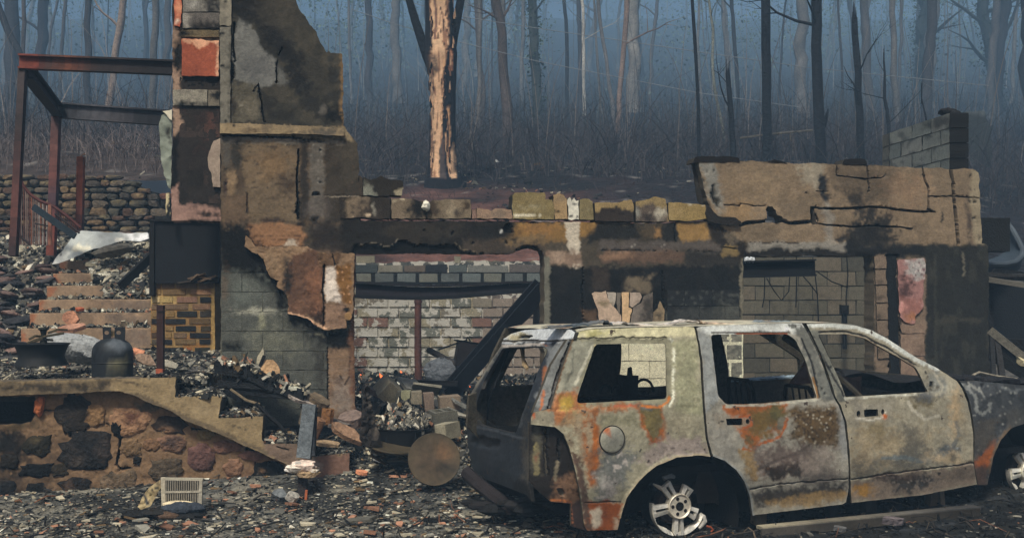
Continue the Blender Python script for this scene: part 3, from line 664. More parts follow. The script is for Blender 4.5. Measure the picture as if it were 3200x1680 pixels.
ops = [
 # chimney stack
 Pg([(680, -170), (1080, -170), (1075, 395), (680, 390)], (66, 62, 54), 3), Nz(60, .05, (82, 76, 64), .6), Nz(45, .2, (46, 45, 43), .7, 1, 1, 0, 4),
 Pg([(745, 59), (783, 71), (807, 118), (805, 139), (834, 160), (863, 192), (866, 257), (816, 270), (786, 262), (777, 268), (733, 251), (734, 83)], (112, 111, 106), 4),
 Pg([(872, 198), (905, 258), (868, 266)], (98, 97, 92), 6), E(800, 210, 40, 40, (104, 103, 100), .5),
 Pg([(722, -40), (790, -30), (850, 60), (930, 170), (985, 300), (930, 300), (850, 150), (790, 75), (745, 55), (720, 60)], (36, 36, 37), 16, 0, .95),
 E(800, 5, 60, 40, (40, 38, 37), .6), E(870, 20, 70, 60, (78, 72, 62), .6, 0, .6), E(1040, 360, 30, 22, (24, 24, 24), .5), E(1010, 345, 14, 12, (110, 104, 96), .6, 0, .6),
 Pg([(722, 268), (800, 262), (825, 380), (720, 380)], (96, 90, 76), 8, 0, .8), E(775, 340, 30, 40, (112, 104, 88), .6, 0, .7), E(730, 330, 10, 30, (60, 54, 46), .5),
 L([(731, 74), (729, 136), (736, 190)], 2.4, BLK, D), E(726, 228, 8, 27, BLK, .3, -.03), L([(866, 190), (864, 258)], 1.8, BLK, D), L([(868, 170), (880, 150)], 1.5, BLK, D), L([(806, 262), (816, 310), (826, 380)], 2.4, (24, 24, 24), D), L([(790, 285), (806, 262)], 2, SOOT, -.01),
 E(1068, 270, 5, 120, (120, 96, 66), .8), Nz(5, .52, (150, 145, 130), .7, 1, 1, 0, 2),
 # ledge below the stack
 Pg([(685, 386), (1075, 398), (1110, 440), (1060, 436), (690, 424)], (138, 122, 96), 2), E(1010, 416, 60, 14, (96, 88, 74), .6), L([(690, 422), (800, 425), (912, 430)], 2.5, BLK, D), Pg([(905, 427), (960, 430), (1015, 436), (1005, 441), (950, 440), (910, 434)], BLK, 1.5, D),
 Pg([(690, 427), (1075, 440), (1075, 450), (690, 447)], (118, 110, 98), 3), Nz(6, .4, (165, 158, 145), .5, 2, 1, 0, 5),
 # broad brown render below the ledge
 Pg([(685, 448), (1130, 450), (1130, 700), (685, 730)], (92, 78, 62), 3), Pg([(762, 448), (880, 447), (935, 460), (935, 560), (928, 690), (780, 700), (768, 640), (760, 560), (752, 500)], (110, 94, 74), 7),
 E(850, 520, 60, 50, (120, 98, 72), .6), Nz(9, .33, (66, 54, 44), .7, 3, 1, 0, 6), E(895, 580, 35, 32, (70, 58, 48), .9, 0, .8), E(730, 490, 22, 50, (60, 55, 48), .5, -.004), E(705, 470, 14, 60, (88, 82, 74), .6), Pg([(740, 530), (768, 545), (764, 585), (742, 605)], (84, 70, 56), 4, -.006),
 Pg([(705, 530), (735, 525), (742, 560), (736, 620), (712, 610)], (124, 104, 80), 4, .004), E(706, 580, 6, 34, (74, 60, 54), .4, -.006), Pg([(690, 615), (770, 610), (780, 690), (690, 715)], (104, 86, 68), 6), L([(772, 605), (774, 665)], 3, (62, 50, 40), -.01),
 Pg([(935, 445), (962, 445), (966, 680), (935, 690)], (56, 49, 42), 5), L([(932, 470), (928, 560), (930, 680)], 2.6, BLK, D), E(930, 640, 5, 40, BLK, .4, -.02), Pg([(965, 442), (1018, 448), (1012, 680), (970, 680)], (100, 93, 84), 5), Nz(6, .36, (150, 146, 135), .4, 1, 1, 0, 7),
 Pg([(1018, 449), (1130, 450), (1125, 690), (1014, 690)], (68, 59, 48), 4), E(1090, 520, 30, 60, (78, 70, 58), .8), L([(1016, 611), (1120, 614)], 1.6, (130, 120, 105), -.006), E(990, 605, 10, 6, BLK, .3, D), E(985, 690, 14, 14, BLK, .4, -.02),
 E(1000, 650, 36, 40, (96, 88, 82), .5, 0, .6), Pg([(765, 706), (831, 694), (934, 700), (962, 740), (946, 772), (768, 772)], (134, 100, 72), 6, .006), L([(768, 735), (940, 738)], 1.2, (96, 70, 52)), L([(800, 752), (935, 748)], 1.2, (96, 70, 52)), E(908, 765, 20, 12, (190, 182, 166), .5, 0, .7), L([(770, 773), (930, 775)], 1.5, (190, 150, 120)),
 E(850, 690, 40, 7, (70, 56, 46), .6), E(935, 700, 20, 8, (44, 38, 34), .5), Pg([(685, 726), (768, 712), (768, 800), (685, 810)], (22, 23, 24), 8),
 Pg([(770, 778), (1110, 778), (1110, 800), (770, 800)], (112, 92, 74), 6), Pg([(960, 700), (1130, 690), (1130, 800), (960, 780)], (56, 48, 42), 14),
 # left pier lower part
 Pg([(685, 800), (1120, 795), (1120, 1340), (685, 1340)], (98, 96, 84), 6), Pg([(680, 700), (768, 700), (840, 810), (900, 900), (905, 975), (860, 960), (850, 910), (800, 890), (740, 850), (680, 850)], (20, 21, 22), 14), Pg([(1020, 1084), (1110, 1084), (1120, 1340), (1030, 1340)], (128, 104, 82), 4), L([(1022, 1086), (1024, 1300)], 3, SOOT, -.02), E(1060, 1060, 60, 30, BLK, .4), E(1070, 1250, 40, 70, (130, 116, 104), .7), Nz(18, .25, (96, 74, 58), .6, 1, 2, 0, 9),  # black ellipse below the torn render holds both shadow and soot
 L([(1095, 1086), (1090, 1180), (1075, 1200), (1060, 1170)], 1.5, (60, 46, 38)), E(1103, 1020, 9, 240, (110, 78, 58), .8), Pg([(1105, 780), (1118, 780), (1118, 1340), (1109, 1340)], (88, 64, 50), 3),
 # long beam
 Pg([(1060, 684), (1700, 688), (1700, 800), (1060, 800)], (42, 38, 34), 8), Nz(40, .1, (62, 54, 44), .7, 2, 1, 0, 11), E(1340, 720, 80, 26, (58, 52, 44), .7), E(1120, 735, 60, 30, (44, 40, 36), .7),
 Pg([(1608, 690), (1780, 692), (1865, 694), (1858, 730), (1835, 748), (1720, 752), (1640, 748), (1600, 745)], (132, 102, 58), 9), E(1680, 715, 60, 22, (138, 104, 62), .7), Pg([(1440, 745), (1700, 740), (1700, 795), (1440, 785)], (74, 64, 54), 8), E(1650, 750, 60, 14, (118, 98, 70), .8),
 E(1532, 720, 70, 22, (38, 36, 34), .6), Pg([(1575, 706), (1590, 700), (1604, 712), (1604, 726), (1588, 730), (1574, 722)], BLK, 1.5, -.04), E(1566, 723, 6, 4, (190, 190, 185), .4), E(1477, 758, 5, 4, BLK, .3, -.02), E(1583, 760, 4, 3, BLK, .3, -.02), E(1330, 716, 4, 3, BLK, .3, -.02), E(1418, 724, 6, 4, BLK, .3, -.02),
 Pg([(1103, 766), (1122, 765), (1174, 763), (1207, 776), (1223, 772), (1243, 754), (1269, 755), (1288, 758), (1308, 767), (1340, 769), (1366, 764), (1422, 765), (1438, 781), (1487, 791), (1600, 797), (1100, 805)], BLK, 1.5, -.03),
 L([(1122, 763), (1174, 761), (1207, 773), (1223, 769), (1243, 751)], 1.6, (120, 112, 98), .004), L([(1422, 762), (1440, 778), (1490, 788)], 1.6, (110, 98, 80), .004), Pg([(1614, 782), (1640, 768), (1675, 768), (1696, 790), (1680, 800), (1610, 800)], BLK, 2, -.03),
 Pg([(1760, 690), (1812, 694), (1812, 760), (1816, 836), (1778, 836), (1778, 770)], (172, 162, 146), 3, .003),
 Pg([(1865, 696), (2112, 696), (2116, 752), (2090, 762), (1980, 752), (1900, 752), (1830, 770), (1832, 745)], (40, 38, 35), 8), Pg([(1995, 706), (2068, 702), (2062, 748), (2004, 750)], (84, 72, 55), 10), E(2053, 730, 9, 14, (128, 98, 62), .6),
 Pg([(2113, 698), (2205, 694), (2220, 750), (2130, 756)], (136, 108, 66), 3), L([(2108, 694), (2110, 740), (2114, 756)], 3, BLK, -.02), Pg([(1876, 752), (2255, 756), (2258, 784), (1868, 782)], (92, 84, 78), 6), Nz(5, .5, (175, 170, 160), .5, 1, 1, 0, 12),
 Pg([(1881, 782), (2140, 782), (2136, 820), (1886, 818)], (100, 80, 66), 6), E(1930, 798, 40, 10, (126, 100, 80), .7), L([(1880, 781), (2250, 785)], 1.6, SOOT, -.01), Pg([(1711, 781), (1818, 784), (1814, 824), (1790, 834), (1765, 826), (1711, 820)], (126, 106, 90), 6), E(1750, 800, 20, 20, (150, 130, 112), .7, 0, .7),
 Pg([(2140, 784), (2322, 786), (2318, 835), (2140, 835)], (54, 50, 46), 8), Pg([(2205, 694), (2300, 700), (2330, 740), (2338, 790), (2300, 808), (2258, 780), (2225, 752)], (48, 41, 36), 6, .006), E(2285, 738, 22, 18, (100, 90, 76), .7), Pg([(2259, 764), (2300, 770), (2306, 800), (2262, 800)], (120, 102, 68), 3), L([(2262, 772), (2300, 778)], 2, SOOT, -.01),
 L([(1128, 688), (1480, 689), (1610, 692), (1700, 690), (1860, 692)], 2.5, BLK, -.02),
 # dark pier in the middle, with the niche
 Pg([(1695, 832), (2322, 832), (2322, 1020), (1695, 1020)], (31, 31, 31), 6), Nz(50, .15, (44, 42, 40), .6, 1, 1, 0, 14), Pg([(1696, 800), (1717, 800), (1720, 1340), (1696, 1340)], (112, 110, 98), 2), Pg([(2312, 800), (2324, 800), (2326, 1340), (2316, 1340)], (118, 112, 96), 2),
 Pg([(1850, 835), (1905, 840), (1908, 905), (1850, 905)], (64, 54, 46), 8), Pg([(1959, 868), (2036, 862), (2034, 910), (1960, 910)], (112, 100, 82), 10), L([(1820, 836), (1822, 1000)], 2, BLK, -.02), L([(2070, 850), (2074, 1010)], 3, BLK, -.02), E(1925, 870, 18, 40, BLK, .6), E(2065, 940, 14, 50, BLK, .6),
 Pg([(1820, 965), (1862, 970), (1868, 1000), (1822, 1000)], (96, 76, 58), 6), Pg([(2075, 965), (2235, 972), (2250, 940), (2312, 930), (2312, 1020), (2075, 1020)], (78, 78, 72), 10), E(2190, 965, 50, 20, (30, 31, 34), .7),
 # tall right panel
 Pg([(2180, 500), (3075, 525), (3072, 764), (2330, 760), (2232, 690), (2206, 610)], (126, 109, 88), 3), Nz(80, .1, (112, 98, 80), .6, 1, 1, 0, 15), Pg([(2182, 503), (2232, 503), (2248, 560), (2264, 620), (2264, 668), (2243, 676), (2212, 604)], (124, 121, 113), 5), Nz(6, .5, (170, 166, 152), .5, 1, 1, 0, 16),
 E(2231, 602, 11, 26, (44, 44, 40), .3, -.03), E(2242, 632, 9, 18, (50, 48, 42), .3, -.03), E(2212, 532, 4, 3, BLK, .3, -.01), E(2229, 531, 4, 3, BLK, .3, -.01), E(2207, 570, 4, 3, BLK, .3, -.01), E(2233, 573, 4, 3, BLK, .3, -.01),
 Pg([(2490, 512), (2580, 512), (2578, 560), (2545, 585), (2500, 550)], (146, 138, 122), 10, 0, .8), Pg([(2553, 548), (2582, 545), (2588, 600), (2592, 636), (2575, 632), (2562, 590)], (42, 44, 47), 6, -.01), Pg([(2575, 630), (2600, 630), (2610, 780), (2580, 785)], (134, 128, 118), 6, 0, .8),
 Pg([(2580, 512), (2770, 518), (2800, 560), (2780, 640), (2700, 640), (2610, 600)], (90, 78, 64), 16, 0, .8), Pg([(2610, 590), (2690, 610), (2790, 690), (2800, 790), (2660, 800), (2650, 740), (2690, 690)], (56, 51, 46), 22, 0, .9), E(2720, 720, 50, 50, (42, 40, 38), .7),
 E(2360, 600, 60, 60, (132, 114, 90), .9, 0, .5), E(2840, 600, 60, 50, (138, 112, 88), .9, 0, .5), E(2300, 660, 50, 40, (138, 112, 78), .9, 0, .6),
 L([(2316, 704), (2333, 696), (2396, 692), (2449, 689), (2475, 697), (2532, 692)], 4.5, BLK, -.08), L([(2546, 649), (2623, 652), (2677, 649), (2724, 646), (2780, 651), (2840, 658), (2900, 662)], 2.8, BLK, -.06), L([(2900, 662), (2922, 662)], 1.6, BLK, -.03),
 L([(2552, 697), (2582, 703), (2635, 703), (2653, 709), (2720, 706), (2800, 708), (2852, 715)], 2.2, BLK, -.05), L([(2550, 668), (2558, 690), (2552, 700)], 2, BLK, -.03), L([(2970, 524), (2978, 576), (2986, 664), (2996, 763)], 3.8, BLK, -.08), L([(2884, 520), (2890, 560), (2902, 588), (2902, 652), (2920, 662)], 2.4, BLK, -.05),
 L([(2902, 612), (2972, 614), (3063, 618)], 1.5, SOOT, -.03), L([(2614, 520), (2614, 548), (2660, 554), (2712, 558), (2752, 556), (2766, 548)], 1.6, SOOT, -.03), L([(2710, 516), (2716, 600)], 1.8, SOOT, -.03), L([(2264, 642), (2312, 644), (2316, 636), (2395, 645)], 1.3, (60, 50, 42), -.02), L([(2550, 597), (2590, 597)], 1.4, SOOT, -.02), E(2524, 599, 4, 4, BLK, .3, -.02),
 E(2944, 684, 5, 17, (40, 36, 34), .5), Pg([(3033, 524), (3070, 528), (3074, 764), (3036, 760)], (140, 128, 106), 6), E(3028, 700, 9, 70, (84, 72, 62), .7),
 Pg([(2338, 756), (2480, 756), (2644, 758), (2648, 790), (2560, 795), (2336, 790)], (130, 125, 116), 4, .003), L([(2345, 757), (2500, 758)], 1.4, (70, 62, 54), -.005),
 Pg([(2322, 786), (2400, 782), (2440, 772), (2470, 784), (2540, 780), (2590, 776), (2640, 790), (2740, 792), (2740, 806), (2322, 806)], (46, 41, 36), 3, -.01), Pg([(2644, 755), (2720, 770), (2990, 764), (3000, 800), (2700, 806), (2644, 800)], (38, 37, 36), 6), E(2632, 745, 16, 8, (60, 54, 48), .4, -.01),
 # right pier
 Pg([(2731, 796), (2772, 796), (2786, 1310), (2740, 1310)], (120, 104, 88), 3), Pg([(2886, 766), (3096, 764), (3096, 1310), (2892, 1310)], (48, 47, 43), 5), Nz(26, .2, (64, 62, 54), .8, 1, 3, 0, 18), L([(2922, 800), (2925, 1180)], 4, (64, 62, 54)), E(2990, 1000, 60, 8, (72, 68, 58), .8), L([(3010, 790), (3012, 860)], 3, (110, 104, 90)),
 Pg([(2804, 812), (2890, 808), (2890, 1200), (2822, 1200)], (126, 108, 92), 3), L([(2731, 842), (2768, 840)], 1.6, SOOT, -.02), L([(2733, 892), (2770, 892)], 1.6, SOOT, -.02), L([(2745, 1000), (2772, 998)], 1.6, SOOT, -.02), Pg([(2768, 800), (2804, 800), (2822, 1310), (2784, 1310)], (24, 25, 27), 3, -.06),
] + [E(x, y, 3.2, 2.6, BLK, .3, -.015) for x, y in [(706, 9), (708, 49), (693, 120), (707, 213), (708, 375), (702, 386), (735, 388), (930, 402), (1035, 404), (700, 530), (707, 529), (707, 572), (708, 587), (3032, 550), (3034, 588), (3050, 588), (3034, 627), (3052, 632), (3044, 678), (3060, 690), (3058, 745), (1000, 473), (980, 520), (1003, 566)]]
panel('rendered_wall', F, outline, (80, 72, 60), ops, [hole, gap], thick=.2, step=6.2, rough=2.6, seed=2, parent=fac, relief=.006, edge=(92, 82, 68), warp=8)

def pc(name, pts, base, ops=(), **kw):
    kw.setdefault('thick', .19); kw.setdefault('step', 8); kw.setdefault('rough', 2.2); kw.setdefault('seed', int(abs(pts[0][0] * 7 + pts[0][1])) % 999); kw.setdefault('parent', fac); kw.setdefault('edge', (60, 54, 46))
    kw.setdefault('mat', 'plaster')
    return panel(name, F, pts, base, ops, **kw)
pc('corner_strip', [(686, -160), (722, -160), (723, 40), (722, 80), (687, 81)], (134, 127, 112), [Nz(20, .2, (112, 106, 94), .7), E(706, 9, 4, 3, BLK, .3), E(708, 49, 4, 3, BLK, .3), L([(686, 100), (722, 100)], 4, BLK)], thick=.03, off=.02)
pc('corner_strip', [(687, 84), (722, 83), (721, 200), (719, 386), (688, 386)], (120, 115, 103), [Nz(20, .2, (100, 95, 84), .7), E(690, 104, 14, 6, BLK, .3), E(694, 205, 10, 3, BLK, .3), E(705, 212, 4, 3, BLK, .3), E(706, 375, 5, 3, BLK, .3), Pg([(714, 90), (722, 90), (719, 386), (714, 386)], (92, 88, 78), 2)], thick=.03, off=.02)
pc('ledge_slab', [(687, 384), (800, 387), (1000, 396), (1073, 400), (1076, 424), (980, 420), (800, 418), (687, 417)], (140, 122, 94), [Nz(25, .15, (118, 104, 84), .8), E(1030, 410, 60, 16, (96, 88, 76), .8), E(735, 390, 4, 3, BLK, .3), E(1035, 404, 4, 3, BLK, .3), E(780, 408, 30, 5, (96, 80, 60), .7)], thick=.08, off=.05)
# broken blocks along the top of the beam; every one is its own piece
pc('block', [(1122, 548), (1133, 556), (1134, 612), (1123, 613)], (72, 62, 50), mat='block')
pc('block', [(1136, 553), (1158, 562), (1176, 557), (1190, 548), (1215, 560), (1240, 562), (1259, 566), (1261, 590), (1257, 592), (1256, 611), (1136, 611)], (54, 47, 38), [Pg([(1134, 555), (1144, 570), (1160, 590), (1176, 604), (1178, 616), (1134, 616)], (122, 122, 110), 4), Pg([(1232, 594), (1262, 590), (1262, 616), (1232, 616)], (150, 140, 118), 2), Nz(20, .2, (70, 62, 50), .6)], mat='block')
pc('block', [(1060, 616), (1150, 614), (1221, 618), (1219, 684), (1150, 681), (1062, 680)], (58, 50, 42), [Pg([(1078, 618), (1148, 614), (1158, 650), (1160, 672), (1084, 676)], (128, 112, 92), 8), E(1150, 660, 30, 26, (66, 56, 48), .8), L([(1080, 676), (1160, 673)], 2, (190, 170, 145)), E(1168, 650, 5, 16, (140, 136, 124), .5)], off=.012, mat='block')
pc('block', [(1222, 620), (1290, 622), (1326, 630), (1332, 682), (1224, 682)], (118, 104, 86), [E(1310, 650, 40, 40, (34, 31, 30), .6), L([(1222, 625), (1260, 621)], 2, (190, 178, 150))], mat='block', off=.01)
pc('block', [(1334, 640), (1350, 626), (1400, 622), (1470, 624), (1472, 682), (1336, 683)], (124, 110, 90), [E(1350, 660, 26, 30, (74, 62, 50), .7), E(1412, 650, 16, 30, (148, 134, 112), .8), E(1432, 670, 10, 14, (84, 74, 64), .8), Pg([(1450, 622), (1472, 630), (1472, 650), (1452, 646)], (76, 62, 46), 4)], mat='block', off=.015)
rk = MB(); rock(rk, F.w(1332, 643, .06)[0], .045, alb((205, 200, 185)), 3, (1, .8, 1.1)); rk.build('mortar_lump', 'stone', fac, True)
pc('block', [(1475, 656), (1488, 652), (1490, 682), (1475, 683)], (128, 104, 92), mat='block')
pc('block', [(1491, 650), (1520, 654), (1534, 659), (1548, 651), (1575, 652), (1598, 655), (1600, 683), (1491, 682)], (146, 122, 102), [E(1560, 668, 30, 12, (126, 110, 94), .7)], mat='block', off=.01)
pc('block', [(1601, 612), (1608, 603), (1640, 601), (1702, 602), (1704, 622), (1726, 624), (1731, 650), (1732, 685), (1602, 684)], (126, 112, 76), [Nz(26, .15, (138, 126, 92), .8), L([(1602, 671), (1690, 672)], 1.6, (190, 182, 160)), E(1650, 645, 40, 4, (150, 142, 116), .7, 0, .6)], mat='block', off=.02)
pc('block', [(1728, 610), (1746, 603), (1762, 609), (1772, 622), (1774, 684), (1734, 685), (1731, 650)], (150, 126, 92), [L([(1732, 658), (1750, 662)], 1.5, SOOT), E(1750, 625, 16, 14, (134, 116, 90), .7)], mat='block')
pc('mortar_column', [(1774, 622), (1780, 616), (1786, 630), (1794, 618), (1800, 628), (1808, 626), (1809, 686), (1776, 685)], (196, 192, 178), [E(1792, 640, 5, 5, (80, 76, 70), .4), E(1780, 676, 3, 5, BLK, .4), E(1803, 679, 3, 5, BLK, .4)], step=6, off=.01)
pc('block', [(1811, 624), (1822, 620), (1842, 622), (1852, 630), (1855, 686), (1811, 685)], (124, 112, 80), [Nz(20, .2, (142, 132, 104), .6)], mat='block', off=.015)
pc('block', [(1858, 634), (1920, 634), (1950, 626), (1974, 624), (1980, 640), (1981, 694), (1860, 690)], (142, 122, 84), [Pg([(1854, 662), (1880, 650), (1930, 652), (1982, 660), (1990, 700), (1850, 700)], (62, 52, 45), 2.5), L([(1900, 655), (1925, 665), (1975, 672)], 1.4, (40, 34, 30))], mat='block', off=.025)
pc('block', [(1986, 630), (2020, 624), (2048, 614), (2080, 622), (2084, 650), (2090, 692), (1987, 691)], (136, 118, 82), [Pg([(1984, 640), (2008, 652), (2018, 640), (2040, 636), (2062, 650), (2092, 652), (2094, 700), (1984, 700)], (96, 84, 74), 2.5), E(2066, 668, 22, 16, (165, 158, 142), .6), E(1995, 665, 9, 16, (140, 138, 128), .5), E(2030, 680, 24, 10, (60, 52, 48), .7)], mat='block')
pc('block', [(2089, 633), (2110, 632), (2160, 636), (2204, 640), (2210, 660), (2212, 684), (2160, 690), (2092, 688)], (138, 118, 76), [Nz(30, .2, (150, 130, 90), .7), E(2180, 636, 30, 4, (175, 165, 145), .6)], mat='block', off=.02)
pc('charred_lump', [(2212, 640), (2224, 652), (2238, 668), (2250, 676), (2300, 680), (2316, 692), (2318, 700), (2280, 704), (2236, 698), (2214, 692), (2206, 664)], (46, 40, 36), thick=.12, off=.05)
for q in ([(2166, 508), (2172, 492), (2200, 488), (2240, 490), (2280, 488), (2310, 494), (2312, 506), (2230, 506), (2184, 506)], [(2632, 512), (2640, 498), (2660, 496), (2700, 497), (2708, 504), (2710, 516)], [(2400, 505), (2416, 499), (2440, 502), (2460, 510)]):
    pc('charred_capping', q, (36, 31, 29), thick=.2, step=9, off=.01)
pc('wall_end', [(2166, 510), (2184, 505), (2194, 560), (2208, 612), (2214, 640), (2198, 640), (2182, 630), (2172, 570)], (58, 54, 50), thick=.02, off=-.1, step=8)
# overhanging broken render on the left pier, soot and painted shadow behind it and the bare blocks below
pc('torn_render', [(764, 770), (768, 735), (800, 770), (960, 768), (1000, 790), (1108, 792), (1106, 900), (1102, 975), (1096, 1000), (1082, 1000), (1084, 1024), (1050, 1026), (1018, 1031), (1010, 1028), (988, 1016), (966, 998), (944, 991), (920, 983), (899, 978), (900, 950), (895, 922), (880, 905), (864, 894), (873, 876), (846, 867), (837, 849), (830, 830), (824, 808), (806, 792), (785, 786)], (128, 104, 80),
   [Pg([(888, 838), (910, 800), (960, 780), (1000, 782), (1012, 840), (1012, 1010), (1000, 1010), (960, 990), (902, 975), (898, 920), (884, 880)], (98, 72, 56), 6, .008), E(895, 860, 14, 50, (50, 44, 40), .6), E(995, 975, 24, 36, (34, 30, 28), .6), E(985, 900, 26, 60, (120, 84, 62), .8), E(940, 950, 26, 20, (120, 88, 68), .7),
    Pg([(994, 790), (1060, 788), (1062, 836), (1020, 834), (1000, 832)], (104, 80, 58), 4, .01), L([(1012, 830), (1010, 900), (1014, 960), (1012, 1020)], 3, BLK, -.03), L([(1036, 790), (1048, 830)], 2, SOOT, -.01),
    Pg([(1018, 836), (1048, 834), (1050, 880), (1062, 920), (1064, 952), (1020, 946), (1014, 900)], (188, 176, 164), 4), Pg([(1048, 836), (1098, 820), (1100, 950), (1084, 960), (1066, 950), (1062, 916), (1050, 880)], (118, 84, 44), 4), Nz(5, .36, (196, 150, 112), .7, 1, 1, 0, 3), Pg([(1014, 948), (1080, 950), (1080, 1026), (1014, 1028)], (134, 108, 88), 5),
    L([(900, 976), (944, 988), (988, 1012), (1016, 1028)], 3.5, (196, 158, 128), .004), E(1082, 968, 10, 8, BLK, .4), E(846, 830, 30, 30, (140, 116, 90), .7)], thick=.04, off=.055, step=5.5, rough=3, edge=(130, 104, 84), relief=.012, seed=33)
pi_ = MB(); pi_.tube([F.w(1090, 984, -.02)[0], F.w(1088, 988, .14)[0]], .035, alb((150, 118, 78)), 10); pi_.build('stub_pipe', 'steel', fac, True)
mort = alb((150, 140, 112))
def pier_block(xa, xb, ya, yb, cols, seed, P=None, off=.008, m='block'):
    return panel('block', F, [(xa + 1, ya + 1), (xb - 1, ya + 1), (xb - 1, yb - 1), (xa + 1, yb - 1)], cols[0], cols[1], thick=.03, off=off, step=9, rough=1.2, seed=seed, parent=fac, mat=m, warp=10)
lowops = [Pg([(680, 700), (768, 700), (840, 810), (900, 900), (905, 975), (860, 960), (850, 910), (800, 890), (740, 850), (680, 850)], (20, 21, 22), 14), Pg([(1000, 1000), (1120, 1010), (1110, 1080), (1020, 1086), (960, 1060)], (20, 20, 20), 12), E(760, 905, 60, 40, (104, 108, 100), .8), E(730, 1080, 30, 16, (22, 22, 22), .6), E(800, 975, 60, 8, (158, 156, 140), .6), E(818, 1005, 8, 26, (150, 148, 120), .6), E(860, 1060, 70, 50, (112, 112, 98), .9), E(960, 1000, 50, 40, (24, 24, 24), .8), Nz(7, .3, (40, 40, 40), .6, 1, 1, 0, 1), Nz(12, .25, (140, 138, 118), .6, 2, 1, 0, 5), E(700, 900, 14, 60, (104, 84, 66), .8, 0, .6), E(1000, 1130, 20, 90, (60, 56, 50), .9, 0, .7)]  # black area under the overhang: shadow and soot painted together
ys = [790, 851, 912, 973, 1034, 1096, 1156, 1216, 1277, 1330]
for r in range(len(ys) - 1):
    x = 692 - (64 if r % 2 else 0)
    xs = [692] + [v for v in np.arange(x + 128, 1020, 128)] + [1022]
    if xs[1] - xs[0] < 20: xs.pop(1)
    for a, b in zip(xs[:-1], xs[1:]):
        if b - a > 8: pier_block(a, b, ys[r], ys[r + 1], ((92, 93, 86), lowops), r * 17 + int(a))
# blocks of the middle pier: cream painted to the left, bare grey with pale joints to the right
ys = [1017, 1072, 1127, 1182, 1237, 1292]
for r in range(len(ys) - 1):
    xs = [1720] + [v for v in ([1763, 1857, 1965, 2085] if r % 2 else [1820, 1927, 2030, 2085])]
    for a, b in zip(xs[:-1], xs[1:]): pier_block(a, b, ys[r], ys[r + 1], ((214, 208, 180), [Nz(30, .2, (198, 192, 164), .7), Nz(8, .5, (150, 140, 112), .6, 1, 1, 0, 3)]), r * 13 + int(a) % 50, off=.02)
    xs = [2087, 2150, 2268, 2322] if r % 2 else [2087, 2208, 2282, 2322]
    for a, b in zip(xs[:-1], xs[1:]): pier_block(a + 3, b - 3, ys[r] + 4, ys[r + 1] - 4, ((126, 124, 112), [Nz(6, .1, (90, 90, 84), .8), Nz(5, .4, (170, 168, 150), .6, 1, 1, 0, 3)]), r * 11 + int(a) % 50)
pc('mortar_bed', [(2086, 1012), (2322, 1012), (2322, 1300), (2086, 1300)], (206, 202, 176), thick=.02, off=.006, step=20, mat='block')
ys = [905, 955, 1005]
for r in range(2):
    for a, b in zip([2085, 2140 + r * 45, 2225 + r * 40, 2310][:-1], [2140 + r * 45, 2225 + r * 40, 2310]): pier_block(a, b, ys[r], ys[r + 1], ((44, 45, 46), [Nz(6, .3, (96, 96, 90), .6), E(2290, 990, 60, 40, (92, 92, 84), .9), E(2180, 990, 80, 24, (70, 70, 66), .9)]), 60 + r * 5 + int(a) % 50, off=.006)
# plaster fragments hanging in the niche
for q, c in (([(1849, 917), (1858, 911), (1880, 913), (1893, 908), (1898, 930), (1920, 960), (1941, 985), (1944, 1010), (1872, 1006), (1868, 965), (1856, 935)], (172, 150, 130)), ([(1896, 912), (1925, 914), (1922, 945), (1916, 958), (1904, 945)], (160, 150, 138)), ([(1928, 914), (1941, 914), (1938, 985), (1930, 975), (1926, 945)], (112, 104, 94)),
             ([(1943, 913), (1966, 913), (1964, 960), (1975, 965), (1966, 1010), (1945, 1010)], (190, 160, 124)), ([(1968, 913), (2000, 914), (2006, 928), (1998, 945), (1976, 960), (1967, 955)], (158, 142, 128)), ([(1978, 960), (2004, 946), (2012, 925), (2040, 912), (2040, 1010), (1970, 1010)], (122, 112, 102)), ([(2042, 975), (2056, 962), (2062, 940), (2076, 965), (2076, 1010), (2040, 1010)], (142, 124, 98))):
    pc('plaster_fragment', q, c, [E(2030, 960, 24, 60, (46, 42, 38), .9, 0, .8), E(1885, 945, 14, 8, (130, 116, 92), .7), E(1890, 1000, 10, 4, (90, 70, 56), .6)], thick=.02, off=.025, step=7, rough=1.5)
# right pier pieces
pc('door_post', [(2770, 800), (2800, 798), (2818, 1310), (2788, 1310)], (26, 28, 31), thick=.08, off=-.015, mat='char', step=14)
pc('flaking_board', [(2805, 813), (2888, 806), (2893, 830), (2886, 880), (2884, 960), (2862, 985), (2858, 1010), (2846, 1012), (2826, 1004), (2812, 990), (2806, 900)], (150, 112, 106),
   [Pg([(2830, 812), (2892, 806), (2888, 880), (2860, 868), (2836, 850)], (150, 146, 142), 8), Nz(5, .3, (106, 62, 66), .8), Nz(7, .2, (190, 180, 176), .7, 1, 1, 0, 3), E(2830, 900, 20, 30, (84, 60, 58), .7), Pg([(2810, 945), (2826, 940), (2832, 965), (2816, 975)], (216, 160, 150), 4), Pg([(2815, 930), (2882, 935), (2880, 980), (2820, 985)], (130, 84, 72), 8, 0, .6), E(2850, 990, 20, 14, (150, 104, 78), .7)], thick=.02, off=.02, step=5.5)
for a, b in ((1012, 1040), (1042, 1110), (1112, 1190)): pc('render_patch', [(2813, a + 2), (2886, a), (2890, b), (2818, b - 1)], (132, 112, 96), [Nz(20, .2, (118, 98, 84), .7)], thick=.02, off=.012, step=10)
